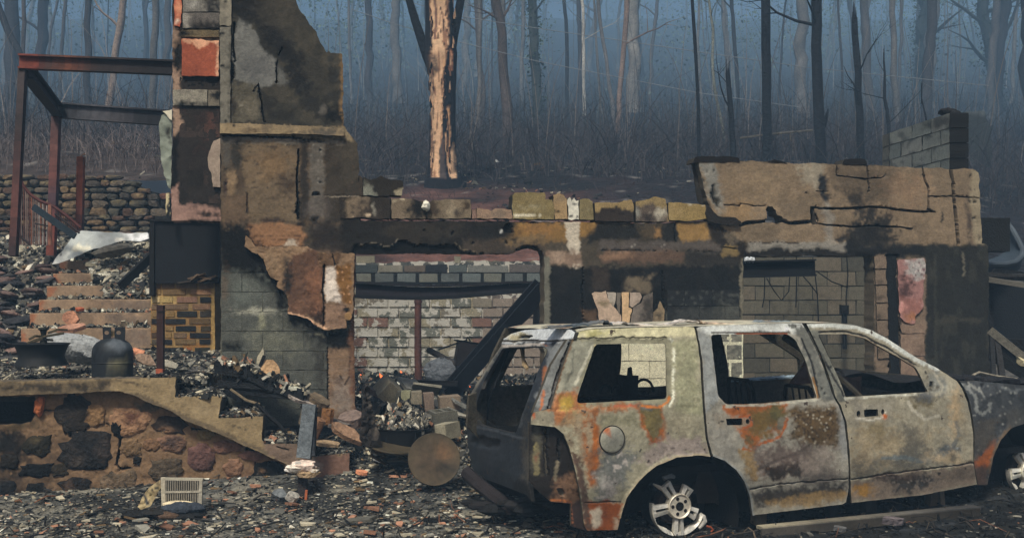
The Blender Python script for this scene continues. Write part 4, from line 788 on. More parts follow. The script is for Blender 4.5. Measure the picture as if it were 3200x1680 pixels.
for a, b in ((800, 840), (842, 890), (892, 945), (947, 1000), (1002, 1050), (1052, 1120)): pc('block', [(2733 + (a - 800) * .03, a + 1), (2768 + (a - 800) * .03, a), (2769 + (b - 800) * .03, b - 2), (2734 + (b - 800) * .03, b - 1)], (122, 106, 90), [E(2750, a + 40, 10, 8, SOOT, .5, 0, .5)], thick=.03, off=.02, step=10, mat='block')
# ------------------------------------------------------------------ broken side wall behind the right end
g0 = F.w(2972, 500)[0]; gN = g0 + np.array([.06, .3, 0])
GA = math.atan2(-.992, -.128)
G = Fr(gN, GA)
gab = thing('broken_side_wall', 'sloping broken grey block gable rising behind the right end of the facade', 'ruined wall', G.w(2900, 560)[0])
lines = [((2754, 424), (2776, 415), (2968, 352)), ((2756, 464), (2780, 455), (2970, 400)), ((2758, 504), (2782, 500), (2970, 446)), ((2760, 548), (2784, 544), (2970, 494)), ((2762, 590), (2784, 590), (2970, 545))]
def gx(li, x): return float(np.interp(x, [p[0] for p in lines[li]], [p[1] for p in lines[li]]))
for r in range(4):
    xs = [2757, 2779, 2850, 2910, 2968] if r % 2 == 0 else [2757, 2779, 2815, 2882, 2940, 2968]
    for i, (a, b) in enumerate(zip(xs[:-1], xs[1:])):
        c = [(138, 140, 130), (144, 145, 134), (130, 133, 124), (146, 145, 134), (140, 141, 131)][(i + r) % 5]
        if i == 0: c = (112, 108, 96)
        panel('block', G, [(a + 1, gx(r, a + 1) + 1.5), (b - 1, gx(r, b - 1) + 1.5), (b - 1, gx(r + 1, b - 1) - 1.5), (a + 1, gx(r + 1, a + 1) - 1.5)], c, [E(2950, 380, 40, 18, (64, 62, 62), .8, 0, .8), Nz(20, .2, (78, 80, 76), .6)], thick=.2, step=9, rough=1.0, parent=gab, mat='block', seed=r * 9 + i, edge=(34, 34, 35))
panel('mortar_core', G, [(2757, 426), (2776, 418), (2966, 356), (2966, 560), (2758, 560)], (124, 122, 112), [], thick=.18, off=-.012, step=14, rough=1, parent=gab, mat='block', edge=(34, 34, 36))
cp = MB(); rock(cp, G.w(2962, 350, -.1)[0], .09, alb((34, 30, 30)), 4, (1, 1.4, .5)); rock(cp, G.w(2985, 358, -.14)[0], .08, alb((30, 28, 28)), 5, (1, 1.2, .6)); cp.build('charred_capping', 'char', gab, False)
# ------------------------------------------------------------------ narrow chimney wall set back on the left
F2 = Fr(np.array([-2.73, 10.2, 0]) - F.N * .75, ANG)
chw = thing('chimney_back_wall', 'narrow scorched chimney wall with an orange clay flue liner, set back beside the stack', 'chimney', F2.w(610, 690)[0])
panel('wall_core', F2, [(538, -160), (700, -160), (700, 690), (536, 690), (534, 584), (540, 420), (539, 280)], (54, 48, 44), [Pg([(536, 80), (560, 90), (566, 400), (536, 430)], (146, 122, 104), 4), Pg([(533, 430), (558, 430), (558, 575), (548, 590), (533, 584)], (14, 15, 18), 3), Pg([(533, 590), (560, 575), (562, 640), (600, 636), (690, 650), (690, 692), (533, 692)], (150, 120, 108), 4), E(554, 178, 12, 48, (14, 14, 18), .3), E(640, 103, 50, 12, (118, 102, 78), .6), Nz(14, .35, (40, 36, 34), .5), E(650, 672, 34, 10, (44, 36, 32), .6), E(546, 607, 2.5, 2.5, BLK, .3), E(547, 655, 2.5, 2.5, BLK, .3)], thick=.3, step=8, parent=chw, seed=4)
def cb(x0, x1, y0, y1, c, ops=(), off=.02, nm='block', mat='block'): return panel(nm, F2, [(x0, y0), (x1, y0), (x1, y1), (x0, y1)], c, ops, thick=.05, off=off, step=8, rough=1.5, parent=chw, mat=mat, seed=int(x0 + y0) % 99)
cb(571, 686, -70, 37, (124, 120, 112), [E(660, 10, 30, 40, (44, 42, 42), .8), E(600, 10, 20, 20, (150, 146, 138), .7)]); cb(571, 686, 40, 88, (104, 98, 92), [E(640, 86, 70, 20, (40, 36, 34), .8), E(580, 60, 14, 30, (150, 144, 134), .7)])
panel('clay_flue_liner', F2, [(544, -160), (569, -160), (568, 40), (562, 84), (544, 80)], (160, 86, 64), [E(560, 30, 10, 30, (190, 130, 100), .7), E(556, 70, 10, 8, (200, 180, 160), .6)], thick=.05, off=.03, step=8, parent=chw)
panel('clay_flue_liner', F2, [(568, 121), (620, 124), (684, 127), (683, 238), (568, 237)], (146, 78, 56), [Pg([(566, 118), (690, 122), (686, 140), (660, 132), (620, 150), (600, 134), (570, 136)], (200, 150, 120), 3), Pg([(674, 130), (686, 130), (686, 240), (676, 240)], (196, 150, 122), 3), Nz(10, .3, (160, 76, 50), .6)], thick=.04, off=.035, step=5.5, parent=chw, mat='plaster', warp=6)
cb(562, 686, 240, 274, (14, 15, 18), off=-.0, nm='black_slot'); cb(566, 684, 94, 116, (112, 98, 74), [E(580, 105, 20, 10, BLK, .8)], .015, 'groove_board')  # slot filled with a near-black block
cb(540, 648, 280, 330, (142, 136, 122), [E(600, 326, 70, 8, SOOT, .6), Nz(15, .2, (110, 104, 96), .6)]); cb(651, 686, 281, 331, (120, 112, 98), [E(680, 300, 14, 12, SOOT, .7)])
for (a, b, xs) in ((336, 384, [560, 640, 688]), (387, 429, [560, 688]), (432, 484, [562, 600, 688]), (488, 528, [560, 650]), (532, 582, [562, 582, 636, 690]), (586, 636, [560, 650, 690])):
    for x0, x1 in zip(xs[:-1], xs[1:]): cb(x0 + 1, x1 - 1, a, b, [(62, 50, 46), (70, 58, 52), (56, 50, 46), (50, 46, 42)][(a // 3 + x0) % 4], [E(660, 405, 18, 40, (96, 66, 56), .8, 0, .7), Nz(15, .2, (40, 36, 34), .6)], -.0)
panel('pale_board', F2, [(688, 432), (688, 585), (665, 583), (662, 550), (652, 525), (649, 492), (658, 465), (668, 440)], (152, 136, 122), [], thick=.02, off=.04, step=9, parent=chw)
# curved pale sheet hanging at its left edge
sh = thing('torn_metal_sheet', 'torn grey green sheet hanging from the chimney edge below the steel beam', 'metal sheet', A3(515, 480, 11.6))
FS = Fr((-3.7, 11.55, 0), .1)
panel('sheet', FS, [(497, 388), (505, 360), (537, 344), (537, 590), (528, 588), (519, 566), (506, 516), (499, 450)], (128, 134, 122), [Nz(12, .3, (84, 84, 76), .6), E(530, 415, 8, 20, (50, 46, 40), .5)], thick=.01, step=8, parent=sh, mat='sheet', relief=.02)
panel('folded_corner', FS, [(508, 348), (537, 342), (537, 376), (530, 372), (520, 358)], (196, 188, 168), [L([(520, 356), (537, 350)], 1.3, (40, 40, 40))], thick=.01, off=.03, step=8, parent=sh, mat='sheet')
panel('pale_trim', FS, [(519, 604), (530, 600), (531, 684), (522, 684), (518, 650)], (190, 176, 140), [Pg([(524, 600), (536, 600), (536, 690), (524, 690)], (30, 34, 40), 2)], thick=.01, off=.0, step=6, parent=sh, mat='sheet')

# ================================================================== inside the ruin
W2 = Fr((0, 18.0, 0), .02)
bw = thing('back_basement_wall', 'rear block wall with flaking white paint seen through the left opening', 'ruined wall', A3(1400, 1190, 18))
panel('wall_core', W2, [(720, 820), (1080, 818), (1150, 822), (1300, 818), (1500, 815), (1760, 815), (2340, 815), (2340, 1230), (720, 1230)], (150, 140, 118), [Pg([(1500, 900), (2340, 900), (2340, 1240), (1500, 1240)], (104, 94, 86), 20), Pg([(1080, 815), (1760, 812), (1760, 852), (1080, 856)], (84, 86, 84), 4), Nz(16, .1, (60, 60, 58), .7)], thick=.2, step=12, parent=bw, mat='peel', rough=3)
rw = np.random.RandomState(3)
def wb(x0, x1, y0, y1, c, off=.03, m='peel', seed=0, fr=W2, par=None):
    mb = MB(); q = [fr.w(x, y, off)[0] + rw.uniform(-.006, .006, 3) for x, y in ((x0, y0), (x1, y0), (x1, y1), (x0, y1))]; mb.prism(q, -fr.N * .08, alb(c)); return mb.build('block', m, par or bw, False, .1)
for r, y0 in enumerate(range(930, 1200, 31)):
    x = 1085 + (33 if r % 2 else 0) - 66
    while x < 1720:
        red = x < 1180 and rw.rand() < .4 or rw.rand() < .05
        c = (122, 94, 82) if red else ((132, 120, 108) if x > 1490 else [(112, 112, 102), (140, 132, 112), (124, 116, 102)][rw.randint(3)])
        wb(x + 2, x + 62, y0 + 2, y0 + 28, c, .02 + rw.uniform(0, .02), 'peel' if x < 1470 else 'block'); x += 65
for i, (a, b) in enumerate(zip([1112, 1171, 1240, 1309, 1377, 1444, 1511, 1577, 1645], [1159, 1230, 1299, 1367, 1434, 1501, 1567, 1633, 1700])): wb(a + 2, b, 854, 880, [(110, 110, 100), (92, 96, 94), (100, 106, 104)][i % 3], .04, 'block')
sl = MB(); sl.prism([W2.w(x, y, .035)[0] for x, y in ((1085, 853), (1760, 850), (1760, 885), (1085, 890))], -W2.N * .01, alb((14, 14, 16))); sl.build('dark_gap_sheet', 'char', bw)  # near-black sheet stands for the shade in the gaps between blocks
for i, (a, b) in enumerate(zip([1105, 1180, 1262, 1330, 1400, 1460, 1590], [1178, 1258, 1328, 1396, 1458, 1588, 1700])): wb(a + 2, b, 826 + (i % 3) * 2, 850, [(70, 76, 76), (120, 116, 104), (100, 90, 80), (48, 50, 54), (92, 98, 96), (112, 112, 106), (96, 90, 86)][i], .03, 'block')
for i, (a, b) in enumerate(((1112, 1170), (1420, 1440))): wb(a, b, 800, 822, (128, 122, 104), .0, 'block')
W3 = Fr((0, 15.0, 0), .0)
rbw = thing('rear_block_wall', 'smoke greyed block wall hung with burnt wires behind the right opening', 'ruined wall', A3(2550, 1200, 15))
panel('wall_core', W3, [(2250, 801), (2860, 801), (2860, 1230), (2250, 1230)], (62, 62, 58), [], thick=.2, step=16, parent=rbw, mat='block')
for r, y0 in enumerate(range(803, 1200, 45)):
    x = 2270 + (45 if r % 2 else 0)
    while x < 2830:
        wb(x + 1.5, x + 88.5, y0 + 1.5, y0 + 43.5, [(94, 90, 78), (100, 95, 82), (86, 83, 74), (106, 98, 84)][rw.randint(4)] if x > 2330 or y0 > 830 else (70, 72, 70), .012, 'block', par=rbw, fr=W3); x += 90
wm = MB()
for q in ([(2390, 865), (2388, 930), (2382, 960)], [(2395, 868), (2420, 910), (2442, 938), (2465, 910), (2468, 865)], [(2489, 800), (2489, 900), (2487, 960)], [(2500, 852), (2530, 885), (2553, 916)], [(2546, 845), (2554, 920), (2558, 1005)], [(2550, 846), (2600, 880), (2650, 898)], [(2646, 800), (2650, 860), (2644, 930), (2646, 1010)]):
    wm.tube([A3(x, y, 14.8) for x, y in q], .008, alb((22, 22, 22)), 4)
tag(wm.build('hanging_wires', 'char'), 'thin burnt wires hanging down over the rear block wall', 'wires')
pm = MB(); pm.tube([A3(x, y, 13.6) for x, y in ((2703, 800), (2716, 900), (2738, 1020), (2745, 1180))], .022, alb((20, 22, 24)), 8); tag(pm.build('leaning_pipe', 'steel', None, True), 'long dark pipe leaning down inside the right opening', 'pipe')
pm = MB(); pm.box(A3(2638, 966, 14.7), (.11, .1, .12), None, alb((22, 22, 24)), .01); pm.tube([A3(2638, 980, 14.7), A3(2640, 1090, 14.7)], .03, alb((30, 30, 30)), 8); tag(pm.build('meter_pipe', 'steel', None, False), 'short blackened standpipe with a square head on the rear wall', 'pipe')
hb = MB(); hb.ibeam(A3(2300, 842, 12.9), A3(2546, 836, 12.9), .14, .20, alb((26, 30, 38)), .02, col2=alb((22, 25, 32))); tag(hb.build('header_beam', 'steel'), 'short black steel beam ending under the right lintel', 'beam')
pl = MB(); [rock(pl, A3(2330 + i * 6, 812 - (i % 2) * 4, 12.85), .02, alb((200, 205, 210)), i, (1, 1, 1.6), 6, 4) for i in range(5)]; tag(pl.build('white_insulation_scraps', 'chips'), 'white scraps lying on the short black beam', 'scraps')
# steelwork in the left opening
sb = MB(); n = 14
for i in range(n):
    f0, f1 = i / n, (i + 1) / n; fx = lambda f: 1112 + (1672 - 1112) * f; fy = lambda f: 903 + 12 * math.sin(math.pi * min(1, f * 1.15)) - 8 * f
    a, b = A3(fx(f0), fy(f0), 14), A3(fx(f1), fy(f1), 14); hgt = (.185 - .07 * f0)
    sb.beam(a, b, .03, hgt - .04, alb((44, 40, 48))); up = np.array([0, 0, hgt / 2]); sb.beam(a + up, b + up, .14, .022, alb((40, 38, 44))); sb.beam(a - up - np.array([0, .06, 0]), b - up - np.array([0, .06, 0]), .2, .045, alb((22, 24, 32)))
tag(sb.build('sagging_beam', 'steel'), 'dark steel beam sagging across the left opening', 'beam')
db = MB(); db.ibeam(A3(1694, 893, 12.2), A3(1402, 1226, 12.4), .17, .20, alb((32, 35, 44)), .03, up=(.6, 0, .75), col2=alb((24, 27, 34))); tag(db.build('fallen_diagonal_beam', 'steel'), 'heavy dark steel beam slanting down through the left opening', 'beam')
vb = MB(); vb.ibeam(A3(1683, 900, 12.8), A3(1674, 1060, 12.8), .09, .09, alb((22, 25, 33)), .02, up=(1, 0, 0)); tag(vb.build('steel_prop', 'steel'), 'short upright black steel prop beside the diagonal beam', 'post')
tb = MB(); tb.tube([A3(1690, 952, 13), A3(1560, 1075, 13.4)], .018, alb((60, 58, 56)), 6); tag(tb.build('thin_rod', 'steel'), 'thin rod running behind the diagonal beam', 'rod')
cm = MB(); cm.tube([A3(1307, 925, 16), A3(1306, 1010, 16), A3(1306, 1100, 16), A3(1308, 1190, 16)], [.052, .05, .053, .056], alb((92, 58, 50)), 14, True, .02); cm.tube([A3(1307, 938, 16), A3(1307, 947, 16)], .062, alb((86, 56, 50)), 14); tag(cm.build('steel_column', 'steel', None, True), 'round rusty steel column standing before the flaking wall', 'column')
cm = MB(); cm.tube([A3(1340, 1093, 14.5), A3(1428, 1140, 14.2)], .042, alb((62, 56, 52)), 12); cm.tube([A3(1338.5, 1092, 14.52), A3(1339.8, 1092.8, 14.51)], .03, alb((14, 14, 14)), 12); tag(cm.build('fallen_pipe', 'steel', None, True), 'stub of pipe jutting from the ash heap by the column', 'pipe')
bx = MB(); bx.box(A3(1456, 1105, 14.2), (.27, .25, .30), EU(0, 8, 12), alb((44, 34, 32)), .02); bx.box(A3(1456, 1066, 14.2), (.29, .27, .02), EU(0, 8, 12), alb((34, 28, 28)), .01); bx.tube([A3(1370, 1092, 14.2), A3(1410, 1078, 14.2), A3(1460, 1062, 14.2)], .012, alb((24, 22, 22)), 5); bx.tube([A3(1455, 1066, 14.1), A3(1462, 1052, 14.1), A3(1470, 1066, 14.1)], .012, alb((24, 22, 22)), 5); tag(bx.build('burnt_cabinet', 'steel'), 'rusted metal cabinet half hidden behind the diagonal beam', 'cabinet')
ah = MB(); rock(ah, A3(1390, 1165, 14.3), .26, alb((96, 100, 106)), 8, (1.1, .7, .75), 22, 14, None, .12); tag(ah.build('ash_mound', 'stone', None, True), 'pale blue grey ash mound at the foot of the rusty column', 'ash mound')
for i, (x, y, s) in enumerate(((1193, 1180, .95), (1254, 1164, .5), (1128, 1172, .3), (1469, 1209, .3))):
    f_ = MB(); p = A3(x, y, 12.6); w = .022 * s
    f_.add([p + np.array(q) * s for q in ((-.02, 0, 0), (.02, 0, 0), (.0, -.02, 0), (-.026, 0, .035), (.018, 0, .02), (-.03, 0, .06))], [(0, 1, 2), (0, 3, 1), (3, 4, 1), (3, 5, 4), (0, 2, 3), (2, 1, 4), (2, 4, 3)], (.9, .2, .1)); o = f_.build('small_flame', 'flame', None, False, 0)
    tag(o, ['largest orange flame licking above the tilted block', 'faint flame in the ash left of the rusty column', 'tiny ember glow at the foot of the left pier', 'tiny red ember right of the diagonal beam'][i], 'flame')
# interior rubble
r6 = np.random.RandomState(21)
def scat(name, label, n, xr, yr, zf, sz, flat, wts=GW, tilt=.35, seed=1, yb=None):
    r = np.random.RandomState(seed); x = r.uniform(*xr, n); y = r.uniform(*yr, n); z = zf(x, y) + r.uniform(0, .03, n)
    s = r.gamma(2.2, sz / 2.2, n) + sz * .25; return tag(chips(name, np.stack([x, y, z], 1), s, flat, GREYS, wts, seed=seed + 1, tilt=tilt), label, None, None, 'stuff')
scat('interior_rubble', 'charred rubble covering the floor inside the ruin', 14000, (-2.6, 5.5), (11.2, 17.8), floor_z, .026, .25, [3, 5, 9, 12, 1, .5, 1.2, .4], .5, 41)
# ================================================================== porch, stone wall, steps
S = Fr((-4.33, 9.2, 0), .172)
sw = thing('mortared_stone_wall', 'sooty rubble stone wall with tan mortar under the concrete steps', 'stone wall', S.w(400, 1600)[0])
wall_o = [(-90, 1225), (300, 1215), (360, 1212), (440, 1240), (530, 1280), (680, 1350), (830, 1412), (930, 1460), (1060, 1525), (1064, 1640), (-90, 1640)]
mo = [Pg([(-90, 1325), (60, 1330), (90, 1400), (60, 1500), (150, 1620), (-90, 1640)], (34, 31, 29), 24), E(60, 1330, 60, 12, (96, 80, 58), .6), E(170, 1420, 70, 60, (84, 68, 54), .9, 0, .6), Nz(60, .1, (104, 84, 64), .6), Nz(9, .35, (60, 48, 40), .7, 2, 1, 0, 3), Pg([(430, 1590), (1060, 1540), (1060, 1660), (430, 1660)], (70, 54, 48), 14),
      E(470, 1270, 60, 14, (90, 82, 70), .7), L([(98, 1282), (178, 1282)], 1.5, SOOT, -.02), L([(218, 1340), (222, 1365)], 5, BLK, -.03), L([(375, 1360), (372, 1400), (366, 1450), (380, 1465), (410, 1462)], 3.5, BLK, -.03), L([(330, 1325), (345, 1332)], 1.5, SOOT, -.02), L([(600, 1340), (650, 1345), (720, 1350)], 3, BLK, -.03), L([(795, 1405), (800, 1470)], 2, SOOT, -.02), L([(250, 1465), (300, 1464), (330, 1455)], 2, SOOT, -.02), L([(770, 1400), (790, 1408)], 5, BLK, -.03),
      E(800, 1500, 60, 40, (112, 84, 68), .8, 0, .6), E(100, 1530, 140, 60, (66, 54, 44), 1, 0, .6)]
panel('mortar', S, wall_o, (122, 98, 74), mo, [[(-80, 1238), (110, 1238), (112, 1290), (96, 1318), (60, 1324), (-80, 1326)]], thick=.25, off=-.12, step=7, parent=sw, mat='plaster', seed=9, relief=.015, edge=(30, 28, 26))
cv = MB(); cv.prism([S.w(x, y, -.4)[0] for x, y in ((-90, 1230), (120, 1230), (120, 1335), (-90, 1335))], -S.N * .1, alb((12, 12, 13))); cv.build('dark_cavity', 'char', sw)
def stone(px, py, rx, ry, c, seed, fr=S, off=-.118, parent=None, proud=.05, n=16, ops=None, mat='stone', power=2.6, name='stone', rings=4):
    r = np.random.RandomState(seed); a = np.linspace(0, 2 * np.pi, n, endpoint=False); sc = 1 + .17 * r.normal(0, 1, n); sc = (sc + np.roll(sc, 1) * .4) / 1.4
    ex = np.sign(np.cos(a)) * np.abs(np.cos(a)) ** (2 / power) * rx * sc; ey = np.sign(np.sin(a)) * np.abs(np.sin(a)) ** (2 / power) * ry * sc
    V = []; C = []; xs = []; ysl = []; hs = []
    for j, (f, h) in enumerate([(1.0, -.02), (.97, .35), (.8, .8), (.5, 1.0)][:rings]):
        for k in range(n): xs.append(px + ex[k] * f); ysl.append(py + ey[k] * f); hs.append(h * proud + (r.uniform(-.15, .15) * proud if j > 1 else 0))
    xs.append(px); ysl.append(py); hs.append(proud * .95)
    xs, ysl = np.array(xs), np.array(ysl); P = fr.w(xs, ysl, off) + fr.N * np.array(hs)[:, None]
    col, _ = paint(xs, ysl, c, ops or [], seed, 5)
    R = rings; F_ = [(j * n + k, (j + 1) * n + k, (j + 1) * n + (k + 1) % n, j * n + (k + 1) % n) for j in range(R - 1) for k in range(n)] + [((R - 1) * n + k, R * n, (R - 1) * n + (k + 1) % n) for k in range(n)]
    return mk(name, P, F_, col * r.uniform(.9, 1.1), mat, parent, True, 50)
dk = [Nz(8, .15, (60, 52, 46), .7), Nz(5, .4, (92, 82, 70), .6, 1, 1, 0, 3)]
sts = [(235, 1300, 58, 52, (48, 42, 37), dk), (290, 1295, 34, 38, (138, 108, 76), [E(262, 1300, 16, 30, (34, 30, 28), .5)]), (407, 1313, 57, 42, (140, 108, 82), [Pg([(385, 1290), (420, 1280), (440, 1300), (430, 1330), (400, 1325)], (104, 72, 56), 5)]), (366, 1336, 20, 24, (24, 22, 21), []),
  (118, 1391, 47, 33, (48, 44, 34), [E(112, 1375, 14, 10, (82, 72, 52), .7)]), (277, 1409, 84, 56, (42, 40, 40), [E(330, 1400, 22, 36, (72, 62, 56), .7), E(240, 1445, 24, 14, (76, 68, 62), .7)] + dk[:1]), (412, 1400, 30, 26, (112, 90, 66), []), (428, 1437, 14, 12, (30, 27, 25), []), (115, 1470, 54, 22, (24, 24, 25), []), (185, 1468, 30, 20, (60, 52, 40), dk),
  (240, 1524, 50, 30, (40, 35, 33), [E(215, 1520, 12, 14, (90, 72, 60), .7)] + dk[:1]), (376, 1520, 54, 52, (104, 88, 70), [E(340, 1470, 20, 18, (56, 50, 42), .7), Nz(9, .2, (128, 108, 88), .6)]), (115, 1535, 32, 32, (30, 28, 27), dk), (11, 1540, 38, 40, (32, 32, 33), dk), (535, 1327, 50, 30, (56, 44, 36), [E(520, 1345, 30, 12, (124, 96, 74), .6)] + dk[:1]), (539, 1385, 46, 26, (120, 92, 74), [E(545, 1382, 26, 16, (76, 62, 58), .6)]),
  (478, 1388, 24, 20, (110, 84, 62), []), (638, 1356, 28, 18, (118, 100, 68), []), (632, 1428, 42, 38, (104, 76, 70), [E(660, 1450, 12, 24, (72, 56, 52), .7)]), (708, 1393, 46, 20, (108, 80, 68), []), (787, 1424, 42, 15, (118, 88, 76), []), (729, 1460, 30, 27, (128, 98, 78), []), (518, 1468, 54, 32, (84, 72, 58), dk[1:]), (841, 1474, 50, 34, (24, 23, 22), [E(815, 1470, 8, 8, (96, 76, 58), .6)]), (717, 1528, 95, 26, (88, 68, 60), dk[1:]), (907, 1510, 30, 40, (110, 68, 48), []), (860, 1540, 44, 20, (98, 72, 62), []),  # near-black stone with a tan spot stands for a shaded hole
  (60, 1560, 24, 18, (40, 36, 33), []), (590, 1540, 40, 26, (96, 74, 62), []), (300, 1575, 50, 20, (60, 48, 40), []), (180, 1600, 50, 22, (44, 38, 33), []), (-40, 1450, 36, 40, (30, 28, 28), dk), (30, 1440, 26, 22, (44, 39, 34), []), (470, 1560, 40, 20, (76, 62, 52), [])]
for i, (x, y, rx, ry, c, o_) in enumerate(sts): stone(x, y, rx * 1.05, ry * 1.05, c, 50 + i, parent=sw, ops=o_, proud=.016 if rx < 60 else .026, n=22)
stone(124, 1268, 15, 32, (176, 104, 68), 91, parent=sw, proud=.05)
# concrete flight: the stepped cheek and its treads
st = thing('concrete_porch_steps', 'broken concrete porch edge and stepped flight going down to the right', 'steps', S.w(800, 1400)[0])
cheek = [(-90, 1194), (185, 1187), (460, 1180), (550, 1178), (546, 1240), (693, 1236), (683, 1306), (822, 1300), (818, 1372), (826, 1386), (928, 1386), (930, 1420), (961, 1428), (1092, 1415), (1092, 1470), (1088, 1506), (1069, 1530), (985, 1492), (899, 1452), (825, 1418), (750, 1385), (680, 1352), (584, 1315), (530, 1282), (477, 1263), (425, 1236), (377, 1222), (355, 1221), (277, 1226), (0, 1235), (-90, 1237)]
panel('stepped_cheek', S, cheek, (140, 122, 92), [Pg([(-90, 1190), (360, 1186), (340, 1240), (-90, 1240)], (108, 94, 74), 8), Pg([(-90, 1202), (340, 1196), (330, 1216), (-90, 1224)], (70, 62, 52), 6), Nz(40, .1, (120, 104, 78), .6), L([(370, 1192), (420, 1196), (455, 1206)], 2, (90, 76, 60)), L([(560, 1285), (570, 1292), (600, 1296)], 1.5, (100, 88, 68)), L([(722, 1328), (770, 1340)], 2, (100, 88, 68)), Pg([(818, 1372), (930, 1380), (945, 1470), (880, 1450), (830, 1420)], (118, 100, 86), 6),
   Pg([(945, 1420), (1100, 1410), (1100, 1540), (1050, 1530), (950, 1480)], (120, 92, 78), 5), E(985, 1450, 14, 30, (150, 140, 130), .8, 0, .7), E(640, 1280, 40, 20, (150, 132, 102), .8), Nz(8, .38, (84, 74, 62), .7), Pg([(277, 1218), (430, 1228), (700, 1350), (840, 1410), (830, 1420), (560, 1310), (400, 1240), (270, 1232)], (110, 96, 76), 3), L([(865, 1395), (900, 1405)], 2, SOOT, -.01)],
   thick=.24, step=6.5, parent=st, seed=3, relief=.006, edge=(96, 86, 72), rough=2)
for i, (x0, x1, y) in enumerate(((500, 693, 1242), (640, 822, 1308), (780, 935, 1392), (930, 1090, 1418))):
    a = S.w(x0, y, -.24)[0]; b = S.w(x1, y, -.24)[0]; dz = np.array([0, 0, -.35]); q = [a, b, b + dz, a + dz]; t_ = MB(); t_.prism(q, -S.N * .6, alb((84, 78, 68))); t_.build('step', 'plaster', st)
# porch slab behind the coping: carries the debris
ps = MB(); ps.prism([S.w(x, 1200, -.24)[0] for x in (-120, 560)] + [S.w(x, 1200, -.7)[0] for x in (560, -120)], (0, 0, -.15), alb((60, 58, 54))); ps.build('porch_slab', 'plaster', st)
# upper flight
up = thing('upper_stair', 'flight of rust stained concrete steps climbing behind the propane tank', 'stairs', A3(270, 1060, 12.3))
for i, (x0, x1, y0, y1, Yd) in enumerate(((186, 476, 814, 851, 13.7), (166, 476, 853, 889, 13.4), (146, 476, 892, 931, 13.1), (122, 476, 935, 974, 12.8), (93, 476, 977, 1020, 12.5), (66, 476, 1025, 1074, 12.2))):
    FSt = Fr((0, Yd, 0), .0); panel('step', FSt, [(x0, y0 + 1), (x1, y0 - 1), (x1, y1 + 12), (x0, y1 + 12)], (142, 120, 98), [Pg([(x0 - 5, y0), (x0 + 18, y0), (x0 + 12, y1 + 20), (x0 - 5, y1 + 20)], (146, 96, 68), 10), Pg([(330, y0), (476, y0), (476, y1 + 14), (350, y1 + 14)], (120, 104, 90), 14), Nz(14, .3, (112, 88, 72), .6), Nz(4, .5, (70, 58, 50), .7, 1, 1, 0, 3), L([(x0, y0 + 2), (x1, y0 + 1)], 2, (160, 136, 112))], thick=.36, step=8, rough=1.2, parent=up, seed=i, edge=(104, 88, 74))
# brick pillar
PB = Fr((0, 11.9, 0), .03)
bp_ = thing('brick_pillar', 'square yellow brick pillar with ochre joints and many blackened bricks', 'brick pillar', A3(570, 1200, 11.9))
panel('mortar_joints', PB, [(471, 884), (670, 880), (674, 1240), (472, 1240)], (130, 106, 70), [Nz(20, .1, (136, 96, 52), .8), Pg([(660, 880), (676, 880), (676, 1240), (662, 1240)], (166, 136, 84), 3), E(500, 940, 30, 20, (170, 146, 96), .7)], thick=.5, step=8, parent=bp_, rough=1, edge=(120, 92, 56))
rows = [(882, 900), (904, 920), (927, 944), (950, 966), (971, 989), (995, 1012), (1018, 1033), (1039, 1055), (1060, 1075), (1086, 1101), (1107, 1122), (1132, 1147), (1155, 1172), (1180, 1196), (1202, 1218)]
rbk = np.random.RandomState(6)
BD, BT, BO = (44, 44, 46), (112, 92, 72), (126, 102, 66)
rowspec = {0: [(474, 502, BT), (505, 545, BT), (550, 615, BT), (622, 668, BT)], 1: [(473, 503, BO), (508, 580, (112, 90, 62)), (596, 660, (136, 104, 78))], 2: [(474, 500, (170, 150, 110)), (506, 540, (160, 138, 92)), (552, 616, (128, 98, 82)), (624, 660, BD)],
 3: [(473, 492, BT), (514, 588, BT), (600, 658, (124, 96, 74))], 4: [(474, 494, BO), (516, 545, BO), (552, 616, (52, 52, 50)), (624, 660, (70, 64, 56))], 5: [(472, 492, BD), (515, 580, (50, 50, 52)), (590, 658, (104, 84, 58))], 6: [(474, 494, BO), (515, 542, BO), (548, 612, (40, 42, 46)), (626, 658, (78, 68, 52))],
 7: [(472, 492, (80, 64, 50)), (514, 536, BO), (542, 584, BT), (592, 658, (40, 42, 46))], 8: [(473, 492, (84, 74, 60)), (514, 538, BD), (546, 612, (112, 92, 64)), (622, 658, BD)], 9: [(472, 490, BD), (512, 574, (44, 46, 50)), (582, 598, (140, 84, 54)), (608, 656, (60, 60, 52))], 10: [(473, 490, BD), (512, 538, BD), (546, 612, (48, 50, 52)), (622, 658, (50, 52, 54))],
 11: [(474, 500, BO), (512, 576, (60, 56, 50)), (584, 654, (44, 46, 50))], 12: [(474, 540, BO), (550, 610, (50, 50, 50)), (622, 658, (54, 54, 54))], 13: [(474, 500, BO), (508, 570, BD), (580, 650, BO)], 14: [(474, 540, BO), (550, 610, BD), (622, 658, BO)]}
for r, (y0, y1) in enumerate(rows):
    for (x0, x1, c) in rowspec[r]:
        mb = MB(); q = [PB.w(x, y, .006 + rbk.uniform(0, .006))[0] for x, y in ((x0 + 1, y0), (x1 - 1, y0 + rbk.uniform(-1, 1)), (x1 - 1, y1), (x0 + 1, y1 + rbk.uniform(-1, 1)))]; mb.prism(q, -PB.N * .05, alb(c)); mb.build('brick', 'block', bp_, False, .25)
ch_ = MB(); ch_.box(A3(684, 1010, 12.1), (.035, .3, 1.1), None, alb((16, 17, 19)), .005); tag(ch_.build('dark_strip', 'char'), 'narrow dark upright strip between the brick pillar and the big wall', 'post')  # near-black strip set in the gap between pillar and wall
